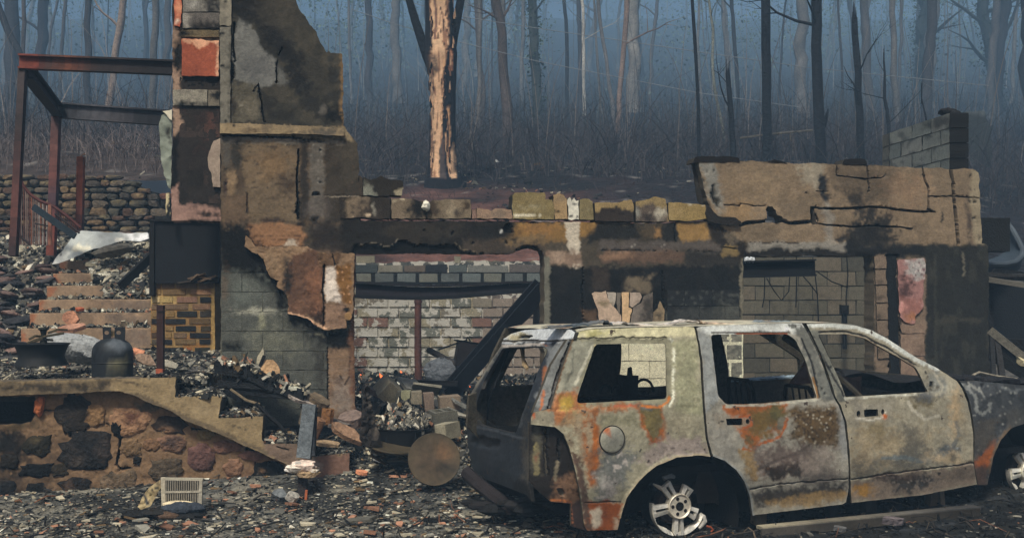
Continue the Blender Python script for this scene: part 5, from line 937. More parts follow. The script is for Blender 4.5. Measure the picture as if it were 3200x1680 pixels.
# dark cabinet on the pillar
cb_ = thing('black_metal_cabinet', 'tall black metal panel box standing on the brick pillar', 'cabinet', A3(580, 882, 11.85))
m = MB(); PC = Fr((0, 11.85, 0), .03)
q = [PC.w(x, y)[0] for x, y in ((483, 688), (684, 691), (686, 884), (481, 884))]; m.prism(q, -PC.N * .4, alb((22, 25, 32))); m.build('box', 'steel', cb_)
m = MB(); m.prism([PC.w(x, y, .02)[0] for x, y in ((468, 686), (482, 684), (481, 925), (466, 925))], -PC.N * .42, alb((18, 20, 24))); m.build('side_flange', 'steel', cb_)
m = MB(); m.prism([PC.w(x, y, .03)[0] for x, y in ((466, 685), (684, 690), (684, 695), (466, 690))], -PC.N * .44, alb((30, 32, 38))); m.build('top_edge', 'steel', cb_)
m = MB(); m.beam(A3(377, 893, 12.0), A3(474, 800, 12.3), .06, .1, alb((20, 20, 22)), jit=.008); tag(m.build('charred_timber', 'char'), 'short charred timber leaning on the left side of the black cabinet', 'timber')
m = MB()
for (a, b, w) in (((590, 872), (640, 855), .05), ((600, 876), (622, 858), .06), ((620, 880), (678, 862), .04), ((560, 884), (600, 878), .05), ((640, 884), (684, 876), .05), ((610, 862), (660, 872), .03)): m.beam(A3(*a, 11.75), A3(*b, 11.7), w, .02, alb(random.choice([(110, 92, 76), (70, 62, 56), (40, 38, 36)])), jit=.006)
tag(m.build('charred_splinters', 'chips'), 'small pile of charred splinters on the pillar in front of the cabinet', 'splinters')
# rusty posts, steel frame
rp = MB(); rp.box(A3(502, 1066, 9.6), (.058, .05, .64), EU(0, 0, 5), alb((62, 40, 38)), .003); rp.box(A3(501, 1166, 9.59), (.062, .056, .08), None, alb((150, 80, 56)), .003); rp.beam(A3(492, 973, 9.57), A3(518, 972, 9.57), .006, .006, alb((30, 24, 24)))
tag(rp.build('short_rusty_post', 'steel'), 'short square rusty post standing on the concrete porch edge', 'post')
fr_ = thing('steel_porch_frame', 'rusted red steel frame of two columns and three beams left of the chimney', 'steel frame', A3(40, 790, 11.6))
RUST = (128, 66, 50); DST = (46, 44, 50)
def gradtube(mb, a, b, w, h, ops_c, n=24, up=(0, 0, 1), ib=True):
    a, b = np.array(a, float), np.array(b, float)
    for i in range(n):
        p, q = a + (b - a) * i / n, a + (b - a) * (i + 1.01) / n; c = np.array(ops_c(i / (n - 1)))
        mb.ibeam(p, q, w, h, c, .02, up=up, col2=c * .92) if ib else mb.beam(p, q, w, h, c, up)
def mixc(stops):
    return lambda t: np.array([np.interp(t, [s[0] for s in stops], [alb(s[1])[k] for s in stops]) for k in range(3)]) * (1 + .25 * math.sin(t * 37) * math.sin(t * 91 + 2))
m = MB(); gradtube(m, A3(62, 193, 11.6), A3(545, 212, 11.7), .1, .155, mixc([(0, (118, 62, 50)), (.12, (112, 56, 46)), (.14, (80, 62, 60)), (.3, (104, 62, 46)), (.5, (60, 50, 50)), (1, (40, 36, 40))])); m.build('front_beam', 'steel', fr_)
m = MB(); gradtube(m, A3(182, 345, 14.1), A3(536, 370, 14.2), .1, .20, mixc([(0, (52, 50, 56)), (.2, (80, 80, 86)), (.5, (84, 80, 84)), (.7, (48, 46, 52)), (1, (38, 38, 44))])); m.build('rear_beam', 'steel', fr_)
m = MB(); m.ibeam(A3(86, 224, 11.65), A3(180, 345, 14.05), .12, .16, alb((44, 42, 48)), .02, col2=alb((56, 50, 56))); m.build('side_beam', 'steel', fr_)
m = MB(); gradtube(m, A3(72, 212, 11.62), A3(42, 800, 11.4), .075, .075, mixc([(0, (72, 62, 62)), (.3, (60, 50, 50)), (.6, (86, 54, 50)), (.8, (92, 56, 50)), (1, (60, 44, 44))]), 20, (0, 1, 0), False); m.build('column', 'steel', fr_)
m = MB(); gradtube(m, A3(176, 366, 14.0), A3(160, 800, 13.9), .1, .09, mixc([(0, (80, 58, 58)), (.2, (98, 64, 58)), (.45, (110, 68, 62)), (.6, (80, 62, 72)), (.75, (104, 56, 48)), (1, (110, 60, 50))]), 20, (0, 1, 0), False); m.build('column', 'steel', fr_)
m = MB(); gradtube(m, A3(253, 490, 14.4), A3(248, 800, 14.4), .085, .08, mixc([(0, (120, 68, 46)), (.3, (130, 66, 44)), (.7, (84, 50, 48)), (1, (110, 58, 48))]), 12, (0, 1, 0), False); m.tube([A3(246, 492, 14.4), A3(258, 484, 14.4), A3(266, 480, 14.4)], .012, alb((160, 130, 110)), 5)
tag(m.build('rusty_stub_post', 'steel'), 'orange rusty post standing alone before the dry stone wall', 'post')
# railing
rl = thing('iron_railing', 'buckled rusty iron stair railing with thin balusters at the left', 'railing', A3(150, 770, 13.2))
hp = [(60, 552), (72, 580), (95, 608), (125, 628), (158, 640), (172, 648), (205, 672), (232, 694), (252, 712)]
m = MB(); m.tube([A3(x, y, 13.3) for x, y in hp], .02, alb((84, 44, 40)), 8); m.build('top_rail', 'steel', rl, True)
m = MB(); m.tube([A3(x, y, 13.3) for x, y in ((54, 722), (66, 740), (90, 760))], .018, alb((54, 40, 40)), 8); m.tube([A3(x, y, 13.25) for x, y in ((110, 698), (150, 706), (180, 700), (226, 740))], .01, alb((40, 34, 34)), 6); m.build('lower_rail', 'steel', rl, True)
m = MB(); m.tube([A3(x, y, 13.3) for x, y in ((172, 668), (210, 696), (248, 728))], .014, alb((54, 40, 40)), 8); m.build('lower_rail', 'steel', rl, True)
for i in range(17):
    x = 62 + i * 6.0; y0 = np.interp(x, [p[0] for p in hp], [p[1] for p in hp]); m = MB(); wv = random.uniform(-1.5, 1.5)
    m.tube([A3(x, y0, 13.3), A3(x + wv, (y0 + 760) / 2, 13.3), A3(x + wv * .5, 765, 13.3)], .008, alb(random.choice([(120, 100, 92), (130, 84, 66), (96, 64, 56), (150, 140, 134)])), 5); m.build('baluster', 'steel', rl)
for i in range(12):
    x = 176 + i * 5.6; y0 = np.interp(x, [p[0] for p in hp], [p[1] for p in hp]); m = MB(); m.tube([A3(x, y0, 13.3), A3(x, y0 + 62 - i * 3, 13.3)], .007, alb(random.choice([(96, 60, 54), (70, 52, 50), (120, 96, 90)])), 5); m.build('baluster', 'steel', rl)
m = MB(); m.tube([A3(156, 640, 13.2), A3(157, 765, 13.2)], .022, alb((150, 104, 84)), 6); m.build('newel', 'steel', rl)
m = MB(); m.beam(A3(104, 646, 13.0), A3(235, 738, 12.9), .03, .075, alb((44, 56, 66))); tag(m.build('fallen_channel', 'steel'), 'blue grey steel channel lying diagonally across the iron railing', 'channel')
# dry stone retaining wall
DW = Fr((-5, 17.0, 0), -.02)
dw = thing('dry_stone_wall', 'long dry stone retaining wall below the brush on the left', 'stone wall', DW.w(250, 730)[0])
panel('shadow_core', DW, [(-160, 560), (60, 556), (400, 562), (440, 590), (520, 612), (545, 760), (-160, 790)], (30, 28, 26), [], thick=.3, off=-.1, step=26, parent=dw, mat='stone', rough=2)
rd = np.random.RandomState(12); y = 547.0; i = 0
while y < 775:
    hgt = rd.uniform(15, 27); x = -150 - rd.uniform(0, 30)
    while x < 545:
        wd = rd.uniform(28, 62); top = np.interp(x + wd / 2, [-150, 60, 400, 440, 490, 545], [545, 547, 553, 580, 597, 606])
        if y + hgt * .4 > top and not (y > 742 and rd.rand() < .2):
            c = [(84, 80, 70), (96, 86, 74), (70, 68, 62), (108, 90, 68), (78, 72, 66), (92, 72, 60)][rd.randint(6)]
            if x > 480: c = [(96, 66, 54), (40, 38, 38)][rd.randint(2)]
            h2 = hgt * rd.uniform(.42, .56); stone(x + wd / 2, y + hgt / 2 + rd.uniform(-2, 2), wd / 2 + .5, h2, c, 300 + i, fr=DW, off=-.08, parent=dw, proud=.08, n=9, rings=3, power=3.2,
                ops=[E(x + wd * .4, y + hgt * .3, wd * .4, hgt * .3, (138, 122, 88), .9, 0, .5 if rd.rand() < .3 else 0)]); i += 1
        x += wd
    y += hgt * .92
# loose rocks of the bank beside the stair
rr7 = np.random.RandomState(31); UL = []
for i in range(46):
    t = rr7.rand(); x = rr7.uniform(-30, 190 - 140 * t); yy = 790 + 260 * t; Yd = 13.9 - 1.9 * t
    ci = rr7.randint(5); c = [(104, 86, 80), (84, 80, 80), (122, 100, 92), (56, 56, 60), (66, 64, 64)][ci]; sz_ = rr7.uniform(.05, .14); m = MB(); p = A3(x, yy, Yd); p[2] = float(bank_l(p[0], p[1])) + .02
    rock(m, p, sz_, alb(c), i, (1.4, 1, .34), 11, 7, EU(rr7.uniform(-15, 15), rr7.uniform(-15, 15), rr7.uniform(0, 360)), .16)
    o = tag(m.build('bank_rock', 'stone', None, True, .2, 60), 'x', 'rock', 'rocks on the bank beside the stair')
    UL.append((o, '%s %s rock on the %s part of the bank' % ('small' if sz_ < .09 else 'large', ['brownish', 'grey', 'pinkish', 'black', 'dark grey'][ci], 'upper' if t < .35 else 'middle' if t < .7 else 'lower'), x))
uniq(UL)
# white sheet, broken boards
m = thing('bent_white_sheet', 'large bent off-white sheet with a pointed end lying above the upper stair', 'sheet', A3(300, 760, 13.9))
FWS = Fr((0, 13.8, 0), .05, lambda u, v: -(v - 2.3) * .9)
panel('sheet', FWS, [(162, 826), (188, 790), (222, 745), (240, 726), (256, 720), (320, 724), (400, 728), (462, 726), (466, 745), (440, 754), (380, 752), (350, 762), (330, 772), (290, 778), (260, 790), (230, 806), (190, 820)], (150, 154, 152), [E(190, 805, 30, 26, (206, 206, 198), .8), Pg([(380, 728), (468, 728), (468, 752), (400, 752)], (196, 196, 196), 6), E(250, 775, 30, 10, (196, 190, 170), .7), L([(184, 788), (196, 800)], 1.6, (70, 70, 68)), Nz(30, .1, (128, 132, 130), .6), E(370, 748, 12, 6, (220, 216, 204), .6)], thick=.012, step=7, parent=m, mat='sheet', relief=.02, rough=1.5, seed=3)
m = MB(); rock(m, A3(354, 782, 13.5), .15, alb((100, 96, 88)), 5, (1.8, 1, .5), 12, 7, EU(0, -12, 0), .12); tag(m.build('flat_grey_slab', 'stone', None, True), 'flat grey slab on the debris just below the white sheet', 'slab')
# chunks and objects on the porch
def slab_thing(name, lab, cat, x, y, Y, size, rot, c, seed, mat='stone', c2=None):
    m = MB(); rng = np.random.RandomState(seed); k = 9; a = np.linspace(0, 6.28, k, endpoint=False); rr = 1 + rng.uniform(-.22, .22, k)
    P = np.stack([np.cos(a) * rr * size[0] / 2, np.sin(a) * rr * size[1] / 2, a * 0 - size[2] / 2], 1); R = EU(*rot); Q = P @ R.T + A3(x, y, Y)
    m.prism(Q, R @ np.array([0, 0, size[2]]), alb(c)); o = m.build(name, mat, None, False, .2); return tag(o, lab, cat)
slab_thing('orange_stone', 'round orange pink scorched stone propped upright on the stair', 'stone', 222, 994, 12.2, (.2, .17, .05), (80, 8, 0), (178, 128, 102), 2)
slab_thing('orange_stone', 'curved pinkish stone slab lying below the round one', 'stone', 226, 1026, 12.0, (.28, .2, .045), (20, -8, 10), (160, 120, 100), 3)
slab_thing('orange_stone', 'small orange stone chip on the stair above the round stone', 'stone', 248, 966, 12.5, (.09, .07, .03), (20, 0, 10), (176, 96, 66), 4)
slab_thing('scorched_tile_chunk', 'peach coloured tile chunk beside the propane tank', 'tile chunk', 428, 1104, 10.4, (.14, .12, .03), (40, 10, 10), (190, 130, 100), 5)
slab_thing('scorched_tile_chunk', 'grey brown tile chunk leaning before the brick pillar foot', 'tile chunk', 452, 1122, 10.3, (.2, .11, .025), (60, 30, 10), (140, 118, 100), 6)
slab_thing('pale_plank_bit', 'pale wedge of board at the foot of the short rusty post', 'board', 532, 1140, 10.0, (.16, .1, .02), (40, 20, 20), (150, 144, 130), 7)
sc = thing('steel_wheel_rim', 'blackened steel wheel rim lying flat on the porch', 'wheel rim', A3(130, 1150, 10.0))
m = MB(); c0 = A3(130, 1110, 10.1); m.lathe(c0, [(.245, .115), (.255, .11), (.235, .095), (.215, .05), (.2, .0), (.205, -.03), (.23, -.075), (.24, -.09), (.225, -.085), (.19, -.03), (.185, .0), (.2, .05), (.22, .1), (.245, .115)], alb((34, 36, 38)), 36); m.build('rim', 'steel', sc, True)
m = MB(); m.lathe(c0 + np.array([0, 0, .0]), [(.19, .0), (.12, .02), (.08, .03), (.05, .05), (.0, .055)], alb((30, 30, 31)), 24); m.build('disc', 'steel', sc, True)
m = MB(); m.lathe(A3(136, 1040, 10.15), [(.0, .055), (.045, .05), (.05, .035), (.03, .02), (.022, -.02), (.03, -.07), (.035, -.1)], alb((40, 42, 36)), 14); tag(m.build('melted_tap', 'steel', None, True), 'mushroom shaped melted metal knob standing in the steel wheel rim', 'knob')
m = MB()
for (a, b) in (((85, 1072), (200, 1040)), ((100, 1068), (165, 1062)), ((150, 1040), (210, 1030)), ((90, 1060), (130, 1050))): m.tube([A3(*a, 10.1), A3((a[0] + b[0]) / 2, (a[1] + b[1]) / 2 - 6, 10.12), A3(*b, 10.2)], .012, alb((78, 70, 52)), 5)
tag(m.build('twisted_strips', 'char'), 'twisted burnt strips lying in the steel wheel rim', 'strips')
pt = thing('propane_tank', 'blackened propane tank with a two hole collar sunk in ash', 'propane tank', A3(352, 1158, 10.2))
cT = A3(352, 1110, 10.25); m = MB(); prof = [(0, .165), (.05, .163), (.10, .15), (.145, .122), (.172, .085), (.185, .04), (.187, 0), (.187, -.06), (.187, -.0601), (.192, -.065), (.187, -.07), (.186, -.2)]; m.lathe(cT, prof[::-1], alb((52, 58, 64)), 36)
vv = np.array(m.v); pxx = CX + vv[:, 0] / vv[:, 1] * FPX; pyy = HY - (vv[:, 2] - EYE) / vv[:, 1] * FPX; cc, _ = paint(pxx, pyy, (44, 48, 53), [Pg([(350, 1120), (400, 1120), (404, 1160), (350, 1160)], (110, 106, 84), 8), E(365, 1075, 30, 16, (92, 98, 104), .8), E(310, 1100, 16, 50, (28, 30, 33), .8)], 3); m.c = cc.tolist(); m.build('tank', 'steel', pt, True)
for (x0, x1) in ((321, 346), (358, 390)):
    FC = Fr((0, 10.2, 0), .0); panel('collar', FC, [(x0, 1022), (x1, 1021), (x1, 1062), (x0, 1064)], (40, 43, 48), [], [[(x0 + 12 + 8 * math.cos(a), 1039 + 6 * math.sin(a)) for a in np.linspace(0, 6.28, 12, endpoint=False)]], thick=.01, step=6, parent=pt, mat='steel', rough=.6, back=True)
m = MB(); m.lathe(A3(352, 1050, 10.25), [(0, .05), (.015, .05), (.02, .02), (.025, .0)], alb((130, 110, 76)), 10); m.build('valve', 'steel', pt, True)
m = MB(); p = A3(250, 1090, 10.8); rock(m, p, .25, alb((136, 138, 138)), 7, (1.5, .8, .55), 20, 12, EU(0, 12, 0), .1); tag(m.build('crumpled_ash_heap', 'stone', None, True, .35), 'pale crumpled ash heap between the wheel rim and the propane tank', 'ash heap')
# rusty grille on the yard
gr = thing('burnt_heater_grille', 'scorched cream slotted grille box lying against the stone wall foot', 'grille', A3(560, 1600, 8.95))
GF = Fr((0, 8.92, 0), .04)
bars = [[(515 + i * 7.1, 1500), (519 + i * 7.1, 1500), (519 + i * 7.1, 1536), (515 + i * 7.1, 1536)] for i in range(15)] + [[(515 + i * 7.1, 1540), (519 + i * 7.1, 1540), (519 + i * 7.1, 1572), (515 + i * 7.1, 1572)] for i in range(15)]
fo = [(502, 1492), (632, 1494), (630, 1586), (506, 1590)]
def bar(name, pts, c, th=.02, off=0, mat='plaster'): m = MB(); m.prism([GF.w(x, y, off)[0] for x, y in pts], -GF.N * th, alb(c)); return m.build(name, mat, gr, False, .3)
bar('frame', [(502, 1491), (634, 1493), (633, 1501), (503, 1499)], (160, 154, 138)); bar('frame', [(502, 1491), (515, 1491), (517, 1592), (505, 1592)], (166, 158, 140), .03, .004); bar('frame', [(622, 1500), (632, 1500), (630, 1588), (618, 1588)], (150, 144, 130), .02, .003); bar('cross_bar', [(512, 1534), (628, 1532), (628, 1538), (512, 1540)], (150, 144, 130), .02, .006)
for i in range(15): bar('slat', [(517 + i * 7.0, 1500), (520.5 + i * 7.0, 1500), (520.5 + i * 7.0, 1578), (517 + i * 7.0, 1578)], (130, 124, 112), .012, .0)
bar('back_plate', [(512, 1498), (624, 1498), (622, 1584), (512, 1586)], (52, 46, 40), .01, -.06)
m = MB(); rock(m, GF.w(572, 1586, .06)[0], .15, alb((60, 66, 76)), 3, (1.2, .6, .36), 18, 8, None, .08); rock(m, GF.w(560, 1574, .05)[0], .09, alb((206, 190, 158)), 4, (1.5, .6, .32), 14, 7, None, .08); m.build('melted_base', 'stone', gr, True)
m = thing('warped_panel', 'warped scorched metal panel lying left of the cream grille', 'metal panel', A3(470, 1600, 8.9)); panel('plate', Fr((0, 8.9, 0), .3, lambda u, v: v * -.3), [(430, 1582), (452, 1540), (468, 1520), (500, 1498), (504, 1520), (490, 1545), (470, 1580), (440, 1592)], (150, 134, 100), [L([(452, 1545), (460, 1575)], 4, (60, 64, 70)), L([(475, 1530), (490, 1520)], 3, BLK), Nz(10, .2, (100, 84, 66), .7)], thick=.01, step=7, parent=m, mat='steel', relief=.02)
m = MB(); [rock(m, A3(x, y, 8.7), s, alb(c), i, (1.5, 1, .4), 10, 6) for i, (x, y, s, c) in enumerate(((480, 1600, .08, (40, 38, 36)), (430, 1606, .09, (28, 27, 27)), (520, 1606, .08, (90, 70, 54)), (600, 1612, .09, (30, 30, 31))))]; tag(m.build('charred_scraps', 'char', None, True), 'low heap of charred scraps under the cream grille', 'scraps')
# charred bench frame with rubble
cf = thing('charred_cabinet_frame', 'collapsed charred timber frame lying across the middle of the porch steps', 'charred frame', A3(800, 1230, 10.03))
for a, b, w, h in (((672, 1145), (778, 1160), .07, .12), ((778, 1160), (862, 1205), .07, .12), ((862, 1205), (952, 1238), .07, .11), ((672, 1142), (672, 1218), .1, .1), ((680, 1196), (860, 1212), .04, .05), ((700, 1222), (900, 1240), .04, .04), ((680, 1214), (760, 1248), .05, .05), ((672, 1140), (760, 1150), .05, .06)):
    m = MB(); m.beam(A3(*a, 9.93), A3(*b, 9.93), w, h, alb((26, 28, 32)), jit=.008); m.build('charred_rail', 'char', cf)
m = MB(); m.beam(A3(800, 1170, 10.05), A3(965, 1215, 10.1), .05, .07, alb((24, 26, 30)), jit=.006); m.build('charred_rail', 'char', cf)
m = MB(); m.prism([A3(690, 1170, 10.03), A3(860, 1190, 10.03), A3(930, 1250, 10.03), A3(700, 1230, 10.03)], (0, .03, 0), alb((74, 62, 46))); m.build('back_board', 'char', cf)
slab_thing('tan_tile', 'square tan tile standing on the charred frame', 'tile', 845, 1152, 9.98, (.2, .17, .03), (70, 6, 8), (160, 130, 98), 11)
slab_thing('grey_tile', 'mauve grey slab at the low end of the charred frame', 'slab', 952, 1248, 9.95, (.28, .13, .03), (30, 20, 12), (150, 140, 132), 12)
for i, (x, y, Y, s, rt, c, lb) in enumerate(((985, 1265, 10.0, (.22, .15, .16), (20, 30, 10), (112, 98, 80), 'tan broken block at the foot of the big pier, highest of the pile'), (1024, 1300, 9.95, (.14, .1, .14), (5, 5, 20), (130, 92, 58), 'small orange brown block beside the newel post pile'), (962, 1300, 9.9, (.16, .12, .16), (10, 10, 40), (104, 92, 76), 'brown grey block just right of the charred newel top'),
     (984, 1335, 9.8, (.13, .12, .18), (10, 24, 10), (124, 92, 68), 'rounded orange brown chunk right of the charred newel'), (1082, 1352, 9.9, (.3, .14, .05), (24, 34, -14), (136, 108, 86), 'long tan tile sliding down right of the newel'), (1050, 1322, 10.0, (.24, .2, .03), (14, 8, 10), (110, 104, 100), 'grey mauve flat slab left of the tall pier foot'), (1100, 1312, 10.1, (.22, .2, .1), (20, -18, 30), (120, 104, 96), 'pinkish grey lump at the tall pier foot'),
     (1022, 1385, 9.8, (.24, .1, .03), (14, 8, 10), (150, 128, 102), 'pale cream shard lying on the lowest tread'), (1130, 1475, 9.6, (.1, .07, .03), (14, 8, 10), (196, 132, 100), 'small orange shard lying right of the lowest step'))):
    slab_thing('masonry_chunk', lb, 'masonry chunk', x, y, Y, s, rt, c, 20 + i)
m = MB(); m.tube([A3(x, y, 9.75) for x, y in ((800, 1258), (840, 1300), (870, 1325), (895, 1352))], .018, alb((22, 22, 24)), 6, True, .1); m.tube([A3(x, y, 9.75) for x, y in ((720, 1215), (770, 1250), (812, 1262))], .012, alb((120, 106, 84)), 5); tag(m.build('burnt_sticks', 'char'), 'thin burnt sticks crossing the middle treads', 'sticks')
nw = thing('charred_newel_post', 'grey charred square post standing at the foot of the steps with a melted white collar', 'post', A3(950, 1560, 9.3))
m = MB(); m.beam(A3(948, 1430, 9.35), A3(968, 1262, 9.45), .12, .12, alb((92, 98, 102)), up=(0, 1, 0), jit=.008); m.build('upper_post', 'char', nw, False, .4)
m = MB(); m.beam(A3(978, 1425, 9.36), A3(984, 1270, 9.46), .03, .1, alb((48, 52, 58)), up=(0, 1, 0), jit=.008); m.build('split_side', 'char', nw)
m = MB(); m.beam(A3(944, 1560, 9.3), A3(948, 1435, 9.35), .075, .07, alb((52, 46, 46)), up=(0, 1, 0), jit=.006); m.build('lower_post', 'char', nw)
m = MB(); m.beam(A3(955, 1568, 9.2), A3(958, 1530, 9.2), .02, .02, alb((150, 84, 54)), up=(0, 1, 0)); m.build('rust_stub', 'steel', nw)
m = MB(); [rock(m, A3(x, y, 9.25), s, alb(c), i, (1.4, .9, .6), 10, 7) for i, (x, y, s, c) in enumerate(((928, 1462, .07, (196, 188, 176)), (950, 1455, .08, (206, 186, 172)), (905, 1468, .035, (200, 196, 190)), (962, 1478, .07, (150, 128, 100)), (972, 1470, .05, (180, 172, 160)), (935, 1450, .05, (170, 164, 156))))]; m.build('melted_collar', 'stone', nw, True)
slab_thing('mauve_cloth_scrap', 'pale blue grey crumpled scrap left of the newel foot', 'scrap', 872, 1546, 9.15, (.13, .1, .07), (40, 10, 10), (104, 108, 110), 41)
slab_thing('white_scrap', 'white crumpled scrap at the newel foot', 'scrap', 912, 1552, 9.1, (.12, .08, .06), (30, 20, 30), (150, 146, 138), 42)
# ------------------------------------------------------------------ things in the left opening, in front of the floor
tb_ = thing('black_tub', 'wide black tub heaped with pale rubble in the left opening', 'tub', A3(1262, 1395, 10.0))
c1 = A3(1260, 1338, 10.0); m = MB(); m.lathe(c1, [(.0, -.3), (.21, -.3), (.24, -.1), (.262, 0), (.275, .01), (.262, .015), (.25, -.02), (.22, -.05)], alb((24, 25, 27)), 40); m.build('tub', 'steel', tb_, True)
for dx in (-.12, -.04, .05, .13): m = MB(); m.beam(c1 + np.array([dx, -.245 + abs(dx) * .2, -.01]), c1 + np.array([dx, -.235 + abs(dx) * .2, -.13]), .012, .012, alb((14, 14, 15)), up=(0, 1, 0)); m.build('rib', 'steel', tb_)
n = 1100; r8 = np.random.RandomState(4); a = r8.uniform(0, 6.28, n); q = np.sqrt(r8.rand(n)) * .255; P_ = np.stack([c1[0] + q * np.cos(a), c1[1] + q * np.sin(a), c1[2] + .02 + .15 * np.maximum(0, 1 - (q / .28) ** 2) * (1 + .4 * np.sin(a))], 1)
tag(chips('tub_rubble', P_, r8.gamma(2.5, .006, n) + .006, .3, GREYS, [6, 6, 4, 3, 4, 1, 1, 1.5], seed=5, tilt=.6), 'pale broken rubble heaped in the black tub', None, None, 'stuff')
m = MB(); rock(m, c1 + np.array([0, .03, .0]), .235, alb((70, 68, 64)), 3, (1.0, .9, .62), 16, 8, None, .1); tag(m.build('tub_ash', 'stone', None, True), 'grey ash core under the rubble in the black tub', None, None, 'stuff')
dc = thing('round_disc', 'round brown metal disc standing on edge behind the burnt car bumper', 'disc', A3(1358, 1490, 9.3))
m = MB(); R = EU(76, 6, 8); m.lathe(A3(1357, 1434, 9.3), [(0, .012), (.1, .011), (.2, .006), (.222, .01), (.226, .0), (.222, -.006), (.2, -.004), (0, .0)], alb((108, 94, 70)), 44, R=R); vv = np.array(m.v); pxx = CX + vv[:, 0] / vv[:, 1] * FPX; pyy = HY - (vv[:, 2] - EYE) / vv[:, 1] * FPX
cc, _ = paint(pxx, pyy, (86, 75, 58), [E(1360, 1440, 60, 50, (84, 70, 54), .9), E(1390, 1410, 26, 20, (110, 84, 60), .8), E(1400, 1470, 30, 20, (60, 54, 46), .8)], 5); m.c = cc.tolist(); m.build('disc', 'steel', dc, True)
m = MB(); R = EU(8, 8, 0); m.lathe(A3(1228, 1392, 9.75), [(0, .012), (.2, .0), (.235, .012), (.24, .0), (.22, -.02), (0, -.02)], alb((78, 68, 50)), 40, R=R); tag(m.build('flat_disc', 'steel', None, True), 'brown metal disc lying nearly flat below the black tub', 'disc')
m = thing('dark_leaning_sheet', 'dark torn sheet leaning at the right foot of the tall pier', 'sheet', A3(1150, 1395, 10.2)); panel('sheet', Fr((0, 10.25, 0), .5), [(1138, 1200), (1150, 1195), (1160, 1260), (1176, 1330), (1194, 1390), (1140, 1396), (1124, 1370), (1130, 1300)], (52, 46, 42), [Pg([(1150, 1200), (1160, 1200), (1190, 1390), (1170, 1390)], (84, 76, 68), 6), Nz(12, .2, (30, 28, 28), .7, 1, 3)], thick=.01, step=8, parent=m, mat='char', relief=.04)
def cblock(x, y, Y, s, rt, c, lab, hollow=False, seed=0):
    t_ = MB(); R = EU(*rt); p = A3(x, y, Y)
    if not hollow: t_.box(p, s, R, alb(c), .006)
    else:
        w, d, h = s; 
        for q, sz in (((-w / 2 + .015, 0, 0), (.03, d, h)), ((w / 2 - .015, 0, 0), (.03, d, h)), ((0, 0, 0), (.03, d - .062, h)), ((0, d / 2 - .015, 0), (w - .062, .03, h)), ((0, -d / 2 + .015, 0), (w - .062, .03, h))): t_.box(p + R @ np.array(q), sz, R, alb(c), .002)
    return tag(t_.build('fallen_block', 'block', None, False, .3), lab, 'concrete block')
cblock(1214, 1220, 11.4, (.2, .3, .2), (20, 38, 30), (124, 116, 98), 'tilted grey block under the flame, largest of the fallen blocks')
cblock(1285, 1205, 11.6, (.22, .3, .04), (20, 12, 30), (120, 118, 110), 'thin flat slab between the tilted block and the tent shaped slabs')
cblock(1330, 1213, 11.5, (.3, .24, .03), (-24, 8, 10), (134, 130, 116), 'pale slab propped like a tent roof over the block row')
cblock(1253, 1245, 11.2, (.1, .2, .16), (0, 3, 8), (84, 82, 74), 'dark grey upright block at the left of the block row')
cblock(1268, 1243, 11.15, (.09, .16, .15), (0, 3, 4), (132, 130, 104), 'narrow yellow grey block second in the block row')
cblock(1300, 1240, 11.2, (.12, .2, .12), (0, 0, 6), (122, 114, 98), 'squat tan block third in the block row')
cblock(1340, 1252, 11.1, (.1, .2, .17), (0, -6, 6), (120, 104, 92), 'pinkish upright block in the middle of the block row')
cblock(1404, 1258, 11.0, (.2, .2, .14), (0, -3, 10), (126, 112, 96), 'wide pinkish grey block at the right of the block row')
cblock(1442, 1262, 10.9, (.22, .2, .02), (10, 30, 20), (120, 120, 114), 'thin broken slab beside the car tailgate, upper one')
cblock(1438, 1292, 10.8, (.22, .2, .02), (20, 14, 50), (150, 146, 134), 'pale thin broken slab beside the car tailgate, lower one')
cblock(1384, 1303, 10.6, (.24, .19, .14), (4, -4, 24), (104, 102, 92), 'hollow grey block lying behind the nearest block', True)
cblock(1392, 1345, 10.2, (.17, .26, .14), (2, -6, -28), (140, 134, 116), 'nearest pale block sitting right of the black tub')
cblock(1340, 1350, 10.5, (.07, .1, .14), (0, 0, 8), (74, 62, 56), 'thin brown brick standing between the tub and the nearest block')
cblock(1360, 1195, 12.2, (.5, .1, .05), (0, 2, 4), (40, 36, 36), 'charred plank lying behind the block row')
cblock(1160, 1222, 11.4, (.16, .16, .06), (10, 20, 30), (104, 92, 84), 'brown slab between the tall pier and the tilted block')
m = MB()
for i in range(12): a = random.uniform(0, 1); m.beam(A3(1110 + 180 * a, 1395 + random.uniform(-6, 50), 9.75), A3(1160 + 180 * a, 1400 + random.uniform(-6, 60), 9.7), .05, .012, alb(random.choice([(76, 66, 50), (50, 46, 42), (96, 84, 62)])), jit=.004)
tag(m.build('broken_laths', 'chips'), 'broken laths and strips under the flat brown disc', 'laths')
